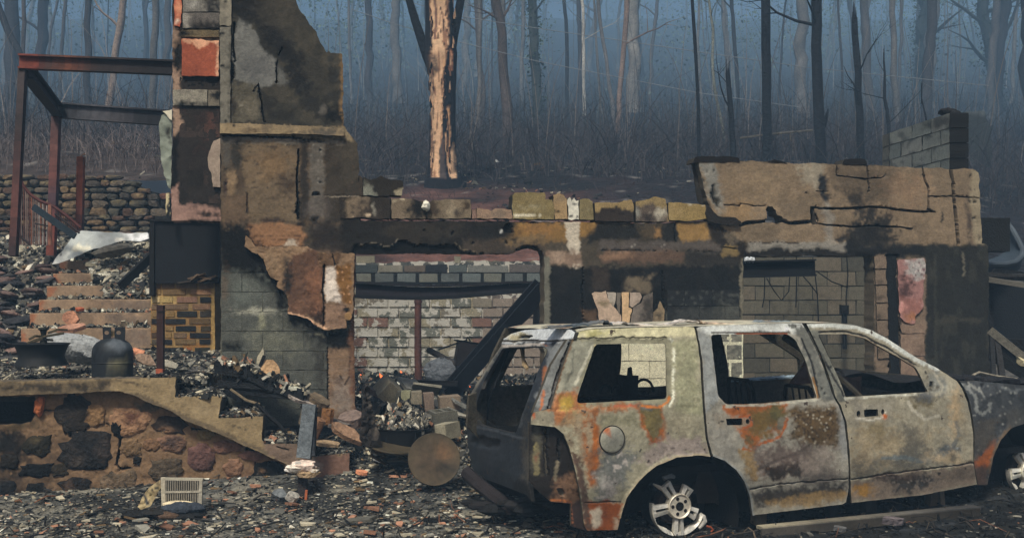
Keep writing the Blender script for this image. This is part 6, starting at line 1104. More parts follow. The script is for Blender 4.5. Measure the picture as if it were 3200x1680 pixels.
# ------------------------------------------------------------------ loose rubble everywhere on the yard and porch
scat('yard_rubble', 'thick litter of broken tile, ash and slate covering the yard', 24000, (-4.9, 1.1), (7.3, 10.7), lambda x, y: ground_z(x, y) - .012, .0135, .14, [9, 7, 6, 3, 4.5, 1.2, 1.6, 1.6], .16, 51)
scat('tile_shards', 'larger flat tile shards lying on the yard', 850, (-4.6, .6), (7.4, 10.4), lambda x, y: ground_z(x, y), .030, .12, [6, 3, 1, 1, 5, 3.5, 3, 3], .14, 52)
scat('charred_yard_litter', 'sparse dark litter on the charred ground round the car', 9000, (.4, 5.6), (7.2, 11.3), lambda x, y: ground_z(x, y) - .01, .013, .2, [.8, 2, 6, 14, .3, .2, .5, .15], .2, 53)
scat('doorway_rubble', 'mixed rubble on the slope up into the left opening', 9000, (-1.7, 0), (9.9, 12.2), lambda x, y: np.maximum(ground_z(x, y), np.where(y > 11, floor_z(x, y), 0)), .018, .25, [5, 6, 8, 7, 2, .8, 1.6, .7], .45, 55)
scat('porch_rubble', 'ash and flakes strewn over the porch', 12000, (-5.3, -2.9), (9.55, 12.2), lambda x, y: bank_l(x, y) - .02, .018, .2, [9, 8, 7, 5, 3.5, .8, .8, 1.6], .28, 57)
scat('bank_rubble', 'ash and gravel on the bank left of the stair', 8000, (-8.2, -5.5), (11, 16), lambda x, y: bank_l(x, y) + .0, .02, .3, [10, 6, 6, 5, 6, .8, 1, 3], .4, 59)
r9 = np.random.RandomState(61); n = 4200; t = r9.rand(n) ** .8; x = r9.uniform(225, 474, n); yy = 762 + 165 * t; keep = x > 215 + 130 * t; Yd = 14.2 - 1.3 * t; P_ = np.stack([(x - CX) / FPX * Yd, Yd, EYE + (HY - yy - 0) / FPX * Yd + r9.uniform(-.02, .04, n)], 1)[keep]
tag(chips('stair_debris', P_, r9.gamma(2.5, .014, n)[keep] + .01, .2, GREYS, [8, 5, 3, 2, 8, 2, 2, 6], seed=6, tilt=.28, asp=(.2, .6)), 'slates and board bits sliding over the right of the upper stair', None, None, 'stuff')
m = MB(); m.prism([A3(240, 775, 14.3), A3(476, 750, 14.3), A3(476, 905, 12.95), A3(380, 905, 12.95)], (0, .1, -.25), alb((60, 58, 54))); tag(m.build('stair_debris_core', 'soil'), 'packed ash under the slates of the upper stair', None, None, 'stuff')
def treadchips(x0, x1, y, n, seed):
    r = np.random.RandomState(seed); x = r.uniform(x0, x1, n); d = r.uniform(.02, .62, n); o = []
    for xx, dd in zip(x, d): p = S.w(xx, y, -dd)[0]; o.append(p)
    o = np.array(o); b = S.w((x0 + x1) / 2, y, -.1)[0]; o[:, 2] = b[2] - .005 + d * .03 + r.uniform(0, .03, n); return o
TC = np.vstack([treadchips(455, 560, 1180, 900, 1), treadchips(552, 692, 1238, 1500, 2), treadchips(690, 820, 1302, 1500, 3), treadchips(826, 960, 1380, 1200, 4), treadchips(960, 1095, 1416, 1200, 5)])
tag(chips('tread_rubble', TC, np.random.RandomState(7).gamma(2.2, .008, len(TC)) + .007, .22, GREYS, [5, 5, 7, 12, 2, 1.0, 1.5, 1], seed=8, tilt=.3, asp=(.25, .9)), 'charred flakes and slivers filling the porch steps', None, None, 'stuff')
r9 = np.random.RandomState(71); n = 620; t = r9.rand(n); x = 690 + 270 * t; yy = np.interp(x, [690, 790, 860, 960], [1128, 1150, 1190, 1232]) + r9.uniform(-8, 8, n); P_ = np.stack([(x - CX) / FPX * 9.95, 9.9 + r9.uniform(0, .14, n), EYE + (HY - yy) / FPX * 9.95], 1)
tag(chips('frame_rubble', P_, r9.gamma(2.5, .010, n) + .008, .18, GREYS, [4, 3, 2, 1, 7, 1.4, 2, 4], seed=9, tilt=.5, asp=(.3, .8)), 'pale plaster slivers lying along the top of the charred frame', None, None, 'stuff')
# tread / stair dust lines
r9 = np.random.RandomState(73); PP = []
for (x0, x1, y0, Yd) in ((166, 476, 853, 13.45), (146, 476, 892, 13.15), (122, 476, 935, 12.85), (93, 476, 977, 12.55), (66, 476, 1025, 12.25)):
    n = 260; x = r9.uniform(x0 + 20, x1, n); d = r9.uniform(0, .25, n); base = EYE + (HY - y0) / FPX * Yd; PP.append(np.stack([(x - CX) / FPX * Yd, Yd + d, base + r9.uniform(0, .02, n) + d * .06], 1))
PP = np.vstack(PP); tag(chips('stair_grit', PP, r9.gamma(2, .009, len(PP)) + .006, .3, GREYS, [7, 5, 4, 3, 5, 1, 1, 3], seed=10, tilt=.4), 'grit and slivers lying on the upper stair treads', None, None, 'stuff')

def sticks(name, label, n, xr, yr, zf, seed, ln=(.06, .5), col=(34, 32, 31)):
    r = np.random.RandomState(seed); m = MB()
    for i in range(n):
        x, y = r.uniform(*xr), r.uniform(*yr); a = r.uniform(0, 3.14); l_ = r.uniform(*ln) * r.rand(); z = float(zf(x, y)) + .015; dx, dy = math.cos(a) * l_ / 2, math.sin(a) * l_ / 2
        c = alb([col, (60, 54, 48), (96, 84, 70), (22, 22, 23), (110, 74, 54)][r.choice(5, p=[.4, .2, .1, .25, .05])]); m.tube([(x - dx, y - dy, z), (x + dx * .2, y + dy * .2 + r.uniform(-.03, .03), z + r.uniform(0, .06)), (x + dx, y + dy, z + r.uniform(-.01, .08))], [r.uniform(.002, .008)] * 3, c, 4)
    return tag(m.build(name, 'char'), label, None, None, 'stuff')
sticks('burnt_sticks_and_wire', 'thin burnt sticks and wires tangled in the yard rubble', 320, (-4.8, 1.6), (7.5, 10.6), ground_z, 81)
sticks('porch_sticks', 'thin burnt sticks and wires in the porch ash', 120, (-5.2, -2.9), (9.6, 12), bank_l, 82)
sticks('charred_twigs', 'charred twigs and cable lying round the car', 500, (1.0, 5.6), (7.5, 11), ground_z, 83, col=(22, 22, 22))
# ================================================================== burnt car
CA = math.radians(20); CO = np.array([1.198, 7.91, 0.0])
def coff(u, v):
    o = -.21 * np.maximum(0, v - 1.0) - .16 * np.maximum(0, .42 - v) + .025 * np.clip(1 - ((v - .75) / .45) ** 2, 0, 1)
    return o - .9 * np.maximum(0, -.72 - u) ** 2 - .25 * np.maximum(0, u - 3.0) ** 2
CF = Fr(CO, CA, coff); CW = 1.74
car = thing('burnt_car', 'burnt out four door estate car, bare steel in ash white, tan and orange rust', 'car', (1.2, 8.6, 0))
def mirror(V): return V - CF.N * (CW + 2 * ((V - CO) @ CF.N))[:, None]
ORG = (150, 90, 44); PALE = (176, 170, 142)
def cp_(name, pts, base, ops, holes=(), parent=car, **kw):
    kw.setdefault('thick', .022); kw.setdefault('step', 6.0); kw.setdefault('rough', .5); kw.setdefault('mat', 'carsteel'); kw.setdefault('relief', .003); kw.setdefault('sharp', 50); kw.setdefault('k', 1.12); kw.setdefault('dent', .010); kw.setdefault('edge', (84, 78, 66))
    return panel(name, CF, pts, base, ops, holes, parent=parent, **kw)
def rr_(pts, r=7):
    """round the corners of a polygon"""
    o = []; n = len(pts)
    for i in range(n):
        a, b, c = [np.array(pts[j % n], float) for j in (i - 1, i, i + 1)]
        p = b + (a - b) * min(.45, r / (np.linalg.norm(a - b) + 1e-9)); q = b + (c - b) * min(.45, r / (np.linalg.norm(c - b) + 1e-9))
        for t in (0, .33, .67, 1): o.append(tuple((1 - t) ** 2 * p + 2 * t * (1 - t) * b + t * t * q))
    return o
qwin = rr_([(1862, 1075), (2084, 1072), (2086, 1246), (1806, 1260), (1806, 1240), (1826, 1180)], 12)
rwin = rr_([(2222, 1046), (2240, 1044), (2462, 1043), (2488, 1062), (2522, 1133), (2546, 1222), (2553, 1243), (2378, 1260), (2270, 1263), (2244, 1236)], 10)
fwin = rr_([(2557, 1044), (2640, 1043), (2699, 1056), (2748, 1084), (2802, 1113), (2862, 1149), (2901, 1224), (2642, 1240), (2628, 1199)], 6)
quarter = [(1797, 1038), (1850, 1028), (2000, 1023), (2150, 1020), (2168, 1022), (2172, 1034), (2182, 1080), (2189, 1130), (2196, 1275), (2205, 1368), (2219, 1425), (2183, 1421), (2114, 1427), (2052, 1452), (2020, 1476), (1996, 1500), (1975, 1528), (1959, 1552), (1948, 1585), (1940, 1616), (1931, 1654), (1835, 1656), (1826, 1640), (1810, 1523), (1797, 1461), (1780, 1399), (1762, 1355), (1735, 1333), (1659, 1325), (1660, 1304), (1668, 1287), (1722, 1276), (1738, 1213), (1760, 1138)]
qops = [
 Pg([(1797, 1020), (2175, 1015), (2175, 1052), (1797, 1058)], (240, 232, 190), 5, 0, .9), E(1860, 1040, 40, 12, (164, 158, 96), .8, 0, .7), L([(1790, 1058), (1900, 1056), (2085, 1053)], 2, (84, 80, 64), -.004), Pg([(1790, 1060), (2090, 1056), (2110, 1068), (2106, 1250), (2092, 1266), (1800, 1280), (1740, 1278), (1790, 1150)], (138, 134, 112), 3, -.008), L([(2093, 1056), (2109, 1070), (2106, 1246), (2092, 1265)], 3, (196, 196, 178), .0), Pg([(1745, 1100), (1800, 1060), (1850, 1070), (1820, 1170), (1790, 1280), (1730, 1280)], (140, 138, 122), 8), L([(1800, 1200), (1850, 1085)], 4, (178, 174, 156)),  # top band lightened: roof-edge highlight is painted into the colour
 Pg([(2112, 1070), (2178, 1060), (2200, 1300), (2110, 1290)], (148, 146, 118), 8), Nz(6, .2, (120, 114, 90), .4, 1, 1, 0, 3), Nz(12, .3, (178, 172, 146), .4, 1, 1, 0, 6),
 Pg([(1740, 1225), (1800, 1215), (1830, 1270), (2010, 1262), (2000, 1276), (1880, 1284), (1874, 1300), (1880, 1380), (1876, 1460), (1862, 1520), (1838, 1520), (1826, 1430), (1800, 1330), (1730, 1322), (1680, 1300)], ORG, 9, 0, .88), E(1775, 1258, 22, 22, (150, 124, 50), .8), E(1795, 1310, 30, 26, (150, 138, 108), .8, 0, .7), E(1812, 1370, 14, 50, (150, 136, 112), .8, 0, .9), E(1845, 1350, 14, 40, (158, 148, 124), .8, 0, .75), L([(1864, 1330), (1860, 1430), (1850, 1500)], 7, (156, 92, 44)),
 Pg([(2000, 1280), (2070, 1272), (2082, 1330), (2080, 1365), (2060, 1386), (2032, 1384), (2015, 1350), (2004, 1330)], (156, 88, 42), 5), Pg([(2006, 1274), (2064, 1268), (2074, 1330), (2064, 1360), (2040, 1374), (2026, 1350), (2012, 1326)], (116, 104, 66), 6), E(2035, 1268, 26, 9, (96, 96, 92), .6), L([(2008, 1266), (2060, 1272), (2086, 1256), (2094, 1236)], 3.5, (176, 104, 44)), L([(1920, 1268), (1990, 1266)], 3, (160, 88, 60)),
 E(1780, 1400, 20, 60, (110, 88, 66), .9, 0, .7), E(1900, 1440, 40, 30, (104, 100, 92), .9, 0, .7), E(2120, 1330, 50, 40, (128, 120, 100), .9, 0, .7), Pg([(1880, 1300), (1990, 1290), (2010, 1350), (1960, 1330), (1890, 1330)], (134, 130, 104), 10, 0, .8), Pg([(1880, 1420), (1960, 1400), (2000, 1420), (1960, 1490), (1920, 1560), (1860, 1570), (1864, 1480)], (114, 116, 112), 14, 0, .9), Nz(16, .3, (182, 172, 164), .7, 1, 1, 0, 8), Pg([(2090, 1370), (2180, 1366), (2215, 1420), (2120, 1422), (2030, 1450), (1980, 1440), (2040, 1400)], (150, 136, 130), 10, 0, .8), Nz(7, .34, (88, 76, 76), .7, 2, 1, 0, 9),
 E(1915, 1530, 16, 30, (170, 162, 156), .8, 0, .8), E(1885, 1510, 12, 22, (178, 172, 164), .8, 0, .7), Pg([(1818, 1562), (1948, 1566), (1936, 1660), (1820, 1660)], (140, 76, 36), 5), Pg([(1842, 1590), (1872, 1580), (1886, 1600), (1880, 1640), (1860, 1650), (1844, 1640)], (176, 164, 146), 5), L([(1830, 1570), (1860, 1567), (1944, 1565)], 2, (84, 68, 56), -.004), E(1925, 1635, 8, 18, (170, 150, 128), .7), Pg([(1800, 1400), (1822, 1460), (1836, 1560), (1846, 1656), (1826, 1656), (1806, 1520), (1790, 1420)], (96, 76, 64), 5),
 L([(2219, 1425), (2183, 1421), (2114, 1427), (2052, 1452), (1996, 1500), (1959, 1552), (1940, 1616)], 5, (158, 146, 122), .008), Pg([(1668, 1285), (1730, 1280), (1735, 1330), (1660, 1326)], (136, 130, 112), 6), E(1668, 1302, 5, 8, (170, 90, 50), .6), L([(1722, 1276), (1738, 1213), (1760, 1138), (1797, 1045)], 4, (110, 84, 60)), E(1995, 1404, 3, 3, BLK, .4), E(2024, 1441, 3, 3, BLK, .4), E(1937, 1545, 3, 3, BLK, .4), E(2198, 1403, 3, 3, BLK, .4),
 L([(1860, 1082), (2060, 1078)], 2.5, (190, 178, 140)), Nz(4, .55, (60, 52, 44), .8, 1, 1, 0, 11)]
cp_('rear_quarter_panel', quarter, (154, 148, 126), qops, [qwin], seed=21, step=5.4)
# fuel filler door
fd = MB(); Rw = np.stack([CF.U, [0, 0, 1], CF.N], 1); cF = CF.w(1913, 1372, .012)[0]; fd.lathe(cF, [(0, .004), (.085, .004), (.092, .0), (.093, -.01)], alb((150, 150, 138), 1.9), 36, R=Rw)
vv = np.array(fd.v); pxx = CX + vv[:, 0] / vv[:, 1] * FPX; pyy = HY - (vv[:, 2] - EYE) / vv[:, 1] * FPX; cc, _ = paint(pxx, pyy, (150, 148, 134), [E(1905, 1345, 18, 8, (170, 100, 60), .7), E(1915, 1372, 16, 16, (176, 174, 164), .5), E(1915, 1372, 9, 9, (128, 126, 116), .5)], 3, 5, 1.1); fd.c = cc.tolist(); fd.build('fuel_door', 'carsteel', car, True)
m = MB(); m.lathe(CF.w(1913, 1372, .008)[0], [(.093, .004), (.099, .006), (.101, -.004)], alb((60, 56, 50)), 36, R=Rw); m.build('fuel_door_seam', 'carsteel', car, True)
# rear door
rdoor = [(2176, 1024), (2190, 1020), (2240, 1016), (2400, 1011), (2505, 1009), (2513, 1020), (2530, 1050), (2555, 1100), (2577, 1155), (2599, 1222), (2606, 1242), (2620, 1266), (2638, 1319), (2647, 1390), (2652, 1480), (2652, 1523), (2643, 1567), (2632, 1574), (2510, 1589), (2361, 1608), (2352, 1610), (2343, 1554), (2324, 1504), (2299, 1467), (2262, 1437), (2226, 1424), (2212, 1368), (2203, 1275), (2196, 1130), (2188, 1080)]
rops = [Pg([(2176, 1015), (2510, 1000), (2520, 1040), (2200, 1050)], (206, 208, 202), 6), L([(2225, 1040), (2300, 1037), (2470, 1036)], 2.5, (70, 62, 54)), L([(2300, 1043), (2460, 1042)], 2, (150, 84, 54)), Pg([(2176, 1040), (2224, 1048), (2244, 1240), (2206, 1290), (2194, 1130)], (150, 152, 148), 6), Pg([(2470, 1010), (2520, 1020), (2615, 1245), (2560, 1250), (2500, 1070)], (112, 112, 104), 6), Nz(14, .15, (84, 84, 80), .6, 1, 3, 0, 2), L([(2506, 1060), (2536, 1130), (2560, 1240)], 3, (50, 48, 46), -.004), L([(2540, 1180), (2556, 1240)], 3, (140, 104, 60)),  # pale band at the roof edge includes a painted highlight
 E(2574, 1215, 4, 4, BLK, .4, -.01), E(2583, 1231, 3, 3, BLK, .4, -.01), Pg([(2262, 1262), (2461, 1254), (2455, 1312), (2436, 1355), (2386, 1355), (2380, 1380), (2349, 1405), (2324, 1393), (2305, 1343), (2274, 1300)], (156, 92, 48), 6), E(2390, 1320, 52, 46, (118, 96, 54), .5), E(2430, 1290, 30, 26, (104, 96, 60), .6), Pg([(2378, 1352), (2402, 1330), (2430, 1350), (2450, 1330), (2450, 1300), (2436, 1300), (2420, 1345), (2392, 1346)], (120, 114, 98), 4), E(2340, 1375, 20, 24, (120, 100, 64), .7), L([(2320, 1400), (2350, 1408), (2380, 1384), (2440, 1366), (2460, 1310)], 4, (160, 90, 46)),
 Pg([(2461, 1275), (2600, 1270), (2630, 1330), (2622, 1400), (2560, 1400), (2480, 1370)], (104, 84, 56), 12), Nz(6, .1, (64, 52, 40), .8, 1, 1, 0, 5), Nz(5, .4, (176, 168, 150), .8, 1, 1, 0, 7), Pg([(2355, 1400), (2604, 1400), (2610, 1500), (2350, 1500)], (136, 122, 112), 14, 0, .85), L([(2360, 1470), (2420, 1440), (2480, 1420), (2530, 1390)], 5, (84, 74, 70), 0, .7), Pg([(2386, 1455), (2500, 1445), (2510, 1490), (2400, 1500)], (62, 52, 44), 10), E(2640, 1330, 14, 90, (150, 150, 146), .8), E(2580, 1440, 40, 40, (140, 132, 120), .9, 0, .6), E(2450, 1425, 70, 30, (92, 78, 70), .9, 0, .7), E(2560, 1500, 60, 22, (96, 90, 84), .9, 0, .7), E(2270, 1400, 30, 40, (116, 112, 106), .9, 0, .6), Nz(12, .35, (124, 84, 50), .7, 1, 1, 0, 8),
 L([(2344, 1527), (2500, 1504), (2652, 1496)], 1.8, (64, 56, 50), -.006), Pg([(2350, 1535), (2640, 1510), (2640, 1545), (2360, 1580)], (76, 70, 64), 10), Pg([(2390, 1560), (2460, 1556), (2560, 1536), (2650, 1540), (2640, 1565), (2420, 1586)], (150, 124, 82), 7, 0, .8), Nz(4, .2, (104, 92, 80), .6, .6, 4, 0, 10), Pg([(2205, 1340), (2260, 1310), (2300, 1380), (2310, 1450), (2240, 1420)], (142, 138, 128), 10, 0, .8), L([(2226, 1426), (2262, 1440), (2299, 1470), (2324, 1507), (2343, 1554), (2352, 1606)], 7, (140, 142, 138), .006), Pg([(2310, 1400), (2350, 1410), (2364, 1500), (2340, 1490)], (146, 122, 84), 8),
 L([(2270, 1268), (2378, 1264), (2553, 1248)], 3.5, (178, 174, 158)), Pg([(2230, 1298), (2350, 1300), (2348, 1338), (2236, 1330)], (150, 140, 124), 5, 0, .7), L([(2310, 1300), (2346, 1300), (2350, 1330), (2320, 1336)], 3, (170, 90, 44)), E(2247, 1320, 3, 4, BLK, .4), E(2257, 1320, 3, 4, BLK, .4)]
hr1 = rr_([(2269, 1307), (2320, 1306), (2321, 1327), (2272, 1328)], 3); hr2 = [(2337 + 6 * math.cos(a), 1316 + 8 * math.sin(a)) for a in np.linspace(0, 6.28, 12, endpoint=False)]
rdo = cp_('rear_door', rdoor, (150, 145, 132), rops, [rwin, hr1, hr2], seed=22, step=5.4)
fdoor = [(2521, 1012), (2606, 1010), (2677, 1017), (2720, 1031), (2770, 1056), (2819, 1088), (2862, 1116), (2926, 1148), (2972, 1177), (2992, 1190), (3008, 1213), (3025, 1256), (3036, 1312), (3041, 1355), (3040, 1446), (3052, 1512), (2960, 1530), (2880, 1546), (2662, 1570), (2659, 1523), (2657, 1430), (2653, 1380), (2646, 1319), (2628, 1266), (2612, 1242), (2590, 1170), (2566, 1105), (2540, 1050)]
fops = [L([(2521, 1016), (2606, 1014), (2677, 1021), (2720, 1035), (2770, 1060), (2862, 1120), (2926, 1152)], 9, (200, 202, 194)), L([(2560, 1038), (2640, 1036), (2705, 1050), (2760, 1080), (2862, 1140)], 3, (50, 46, 42), -.006), L([(2640, 1044), (2700, 1056), (2860, 1146)], 2, (122, 104, 84)), Pg([(2525, 1020), (2560, 1040), (2648, 1250), (2612, 1246)], (116, 116, 106), 5), L([(2530, 1040), (2590, 1150), (2640, 1240)], 3, (56, 54, 52), -.004), Nz(16, .2, (92, 92, 86), .6, 1, 2, 0, 2), E(2596, 1147, 4, 4, BLK, .4, -.01),  # roof rail brightened by a highlight in its paint
 E(2925, 1200, 26, 32, (134, 134, 126), .6, -.004), E(2916, 1197, 6, 8, BLK, .3, -.015), E(2913, 1214, 4, 5, (60, 56, 50), .4), E(2933, 1205, 4, 5, (90, 84, 76), .4), E(2891, 1160, 3, 3, BLK, .4), E(2900, 1173, 4, 4, (80, 70, 60), .4), L([(2893, 1140), (2930, 1176), (2948, 1210), (2940, 1232)], 3, (160, 154, 138)),
 L([(2642, 1244), (2901, 1228)], 3.5, (184, 182, 168)), E(2790, 1400, 110, 60, (164, 148, 118), .8, 0, .8), E(2850, 1425, 70, 26, (88, 92, 90), .9, 0, .8), E(2700, 1455, 40, 34, (104, 94, 82), .9, 0, .8), E(2680, 1300, 20, 60, (122, 116, 104), .9, 0, .7), Pg([(2660, 1440), (2760, 1420), (2860, 1440), (2960, 1430), (3035, 1440), (3035, 1450), (2660, 1495)], (100, 98, 90), 12, 0, .7), E(2730, 1390, 60, 70, (158, 142, 114), .8, 0, .7), E(2890, 1250, 40, 24, (116, 104, 74), .8), E(2900, 1240, 30, 14, (108, 112, 116), .8, 0, .8), E(2740, 1330, 30, 30, (124, 112, 82), .9, 0, .7), L([(2838, 1255), (2852, 1280), (2890, 1310), (2930, 1300)], 5, (190, 184, 168), 0, .6), Pg([(2820, 1320), (2850, 1330), (2900, 1400), (2860, 1440), (2800, 1440), (2820, 1390)], (110, 106, 96), 16, 0, .8), Pg([(2930, 1392), (3000, 1388), (3006, 1408), (2920, 1416)], (92, 98, 100), 8), L([(2760, 1430), (2830, 1428), (2880, 1440), (2960, 1418)], 7, (108, 118, 120), 0, .8), Nz(6, .4, (180, 184, 184), .7, 2, 1, 0, 5), E(2960, 1432, 60, 18, (168, 150, 122), .7, 0, .9), E(2985, 1300, 18, 60, (168, 146, 114), .9, 0, .9), L([(2990, 1320), (2996, 1360), (2980, 1390)], 6, (104, 108, 108), 0, .7), E(2980, 1428, 8, 10, (120, 112, 96), .6),
 E(3010, 1350, 14, 90, (150, 140, 118), .8, 0, .7), L([(2657, 1497), (2800, 1478), (2960, 1456), (3042, 1446)], 2.2, (72, 66, 58), -.008), Pg([(2660, 1500), (2900, 1466), (3045, 1450), (3052, 1512), (2880, 1546), (2660, 1570)], (132, 116, 102), 6, 0, .85), Pg([(2790, 1500), (2900, 1480), (2930, 1500), (2880, 1520), (2800, 1540)], (74, 70, 66), 10), Nz(4, .15, (160, 148, 136), .5, .5, 3, 0, 9), E(2700, 1530, 26, 16, (158, 120, 62), .8), E(2800, 1490, 60, 8, (84, 70, 62), .8), Pg([(2668, 1262), (2790, 1256), (2786, 1316), (2674, 1318)], (150, 144, 130), 6, 0, .5), L([(2678, 1306), (2720, 1312), (2764, 1302), (2768, 1284)], 3, (206, 200, 184)), E(2762, 1302, 6, 6, (176, 96, 50), .7), Nz(4, .56, (56, 50, 44), .8, 1, 1, 0, 11)] + [E(x, y, 2.6, 2.6, BLK, .4) for x, y in ((2729, 1495), (2774, 1490), (2843, 1482), (2893, 1477), (2932, 1474), (2966, 1470), (2999, 1467), (3018, 1464))]
hf1 = rr_([(2700, 1279), (2743, 1277), (2745, 1299), (2702, 1302)], 3); hf2 = [(2683 + 6 * math.cos(a), 1292 + 10 * math.sin(a)) for a in np.linspace(0, 6.28, 12, endpoint=False)]; hf3 = [(2759 + 5 * math.cos(a), 1286 + 9 * math.sin(a)) for a in np.linspace(0, 6.28, 12, endpoint=False)]
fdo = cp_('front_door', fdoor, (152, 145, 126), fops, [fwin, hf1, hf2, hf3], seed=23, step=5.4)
for par, pts in ((rdo, [(2232, 1296), (2354, 1294), (2354, 1340), (2232, 1340)]), (fdo, [(2670, 1264), (2776, 1262), (2776, 1316), (2670, 1318)])): cp_('handle_recess', pts, (12, 12, 13), [], parent=par, off=-.045, step=20, thick=.01, mat='char')
fend = [(2999, 1190), (3050, 1189), (3103, 1194), (3200, 1203), (3300, 1212), (3420, 1230), (3480, 1270), (3500, 1400), (3490, 1470), (3350, 1490), (3345, 1440), (3318, 1372), (3270, 1330), (3215, 1316), (3157, 1338), (3125, 1376), (3103, 1426), (3094, 1476), (3086, 1514), (3056, 1514), (3046, 1446), (3047, 1355), (3042, 1312), (3031, 1256), (3014, 1213)]
feops = [Nz(20, .1, (60, 62, 64), .7), L([(3010, 1200), (3030, 1215), (3050, 1240), (3052, 1280), (3070, 1296), (3090, 1280), (3094, 1262)], 5, (140, 142, 138), 0, .8), L([(3030, 1200), (3066, 1222), (3074, 1240)], 4, (150, 150, 142), 0, .7), L([(3130, 1210), (3160, 1222), (3200, 1216)], 4, (120, 124, 124), 0, .6), Nz(5, .42, (160, 160, 152), .7, 1, 1, 0, 3), Pg([(3046, 1440), (3080, 1400), (3105, 1380), (3108, 1420), (3098, 1470), (3046, 1460)], (150, 86, 46), 7), Pg([(3040, 1320), (3110, 1310), (3100, 1390), (3048, 1430)], (92, 86, 78), 12, 0, .8), Pg([(3046, 1460), (3096, 1456), (3086, 1520), (3050, 1520)], (96, 78, 68), 7), E(3070, 1203, 4, 5, BLK, .4, -.01),
         L([(3157, 1334), (3125, 1372), (3103, 1424), (3094, 1476)], 5, (112, 96, 78), .006), Pg([(3120, 1290), (3220, 1270), (3240, 1320), (3150, 1340)], (96, 92, 86), 12, 0, .6)]
cp_('front_fender', fend, (80, 82, 84), feops, seed=24, step=6)
# inner skins, black
K_ = (22, 21, 21)
cp_('inner_quarter_panel', quarter, K_, [], [qwin], off=-.075, step=12, mat='char', thick=.01); cp_('inner_door_skin', rdoor, (30, 27, 25), [], [rwin], off=-.085, step=12, mat='char', thick=.01, parent=rdo); cp_('inner_door_skin', fdoor, (30, 27, 25), [], [fwin], off=-.085, step=12, mat='char', thick=.01, parent=fdo)
for w_, pr, c in ((qwin, car, (70, 64, 50)), (rwin, rdo, (74, 60, 48)), (fwin, fdo, (84, 70, 56))):
    a = CF.w([p[0] for p in w_], [p[1] for p in w_], -.016); b = CF.w([p[0] for p in w_], [p[1] for p in w_], -.076); n = len(w_)
    mk('window_reveal', np.vstack([a, b]), [(i, (i + 1) % n, (i + 1) % n + n, i + n) for i in range(n)], alb(c), 'carsteel', pr, False)
cp_('b_pillar_gap', [(2606, 1246), (2622, 1250), (2650, 1320), (2662, 1420), (2662, 1570), (2640, 1572), (2645, 1440), (2634, 1320)], (10, 10, 10), [], off=-.04, step=14, mat='char', thick=.01)
cp_('door_gap', [(2166, 1024), (2182, 1024), (2202, 1130), (2212, 1300), (2232, 1426), (2212, 1424), (2198, 1300), (2186, 1130)], (14, 14, 14), [], off=-.035, step=14, mat='char', thick=.01)
# far side of the body
farall = [(1797, 1038), (2150, 1020), (2505, 1009), (2606, 1010), (2677, 1017), (2720, 1031), (2819, 1088), (2926, 1148), (2992, 1190), (3103, 1194), (3300, 1212), (3420, 1230), (3480, 1270), (3500, 1400), (3490, 1470), (3086, 1514), (2880, 1546), (2361, 1608), (1835, 1656), (1780, 1500), (1659, 1400), (1668, 1287), (1722, 1276), (1760, 1138)]
qw2 = rr_([(1862, 1075), (2084, 1072), (2086, 1246), (1806, 1260), (1826, 1180)], 12); rw2 = rr_([(2212, 1052), (2240, 1044), (2470, 1043), (2500, 1062), (2522, 1133), (2553, 1243), (2378, 1260), (2270, 1263), (2244, 1236)], 20)
cp_('far_body_side', farall, (26, 24, 23), [Nz(20, .2, (52, 40, 34), .6)], [qw2, rw2, fwin], off=-.01, step=12, mat='char', thick=.05, xform=mirror)
m = MB(); r_ = random.Random(3)
for i in range(9): p = mirror(CF.w(2660 + i * 26, 1240 - i * 2, -.02))[0]; rock(m, p + np.array([0, 0, .01]), .035, alb((130, 146, 158)), i, (2, 1, .6), 8, 5)
m.build('melted_glass', 'alloy', car, True)
# roof
edge = [(1800, 1036), (1850, 1026), (1925, 1023), (2000, 1021), (2090, 1019), (2180, 1019), (2300, 1014), (2400, 1010), (2505, 1008), (2606, 1009), (2677, 1016), (2720, 1030), (2750, 1046)]
eN = CF.w([p[0] for p in edge], [p[1] for p in edge], -.004); eF = mirror(eN); nj = 26
V = []; xs = np.linspace(0, len(edge) - 1, 60); A_ = np.stack([np.interp(xs, range(len(edge)), eN[:, k]) for k in range(3)], 1); B_ = np.stack([np.interp(xs, range(len(edge)), eF[:, k]) for k in range(3)], 1)
for i in range(60):
    for j in range(nj + 1):
        t = j / nj; p = A_[i] * (1 - t) + B_[i] * t; z = .003 + .010 * (1 - (2 * t - 1) ** 4) if 0 < j < nj else 0; p = p.copy(); p[2] += z - .008 * (t > .2) * (1 + float(fbm([i / 9.], [j / 5.], 4, 3)[0])) * min(1, t * 3); V.append(p)
V = np.array(V); Fq = [(i * (nj + 1) + j, (i + 1) * (nj + 1) + j, (i + 1) * (nj + 1) + j + 1, i * (nj + 1) + j + 1) for i in range(59) for j in range(nj)]
uu = (V - CO) @ CF.U; cc, _ = paint(uu * 400, ((V - CO) @ CF.N) * 400, (176, 170, 150), [Nz(50, .0, (140, 138, 128), .7), Nz(30, .3, (150, 96, 60), .7, 1, 1, 0, 3)], 6, k=1.15)
mk('roof', V, Fq, cc, 'carsteel', car, True, 60)
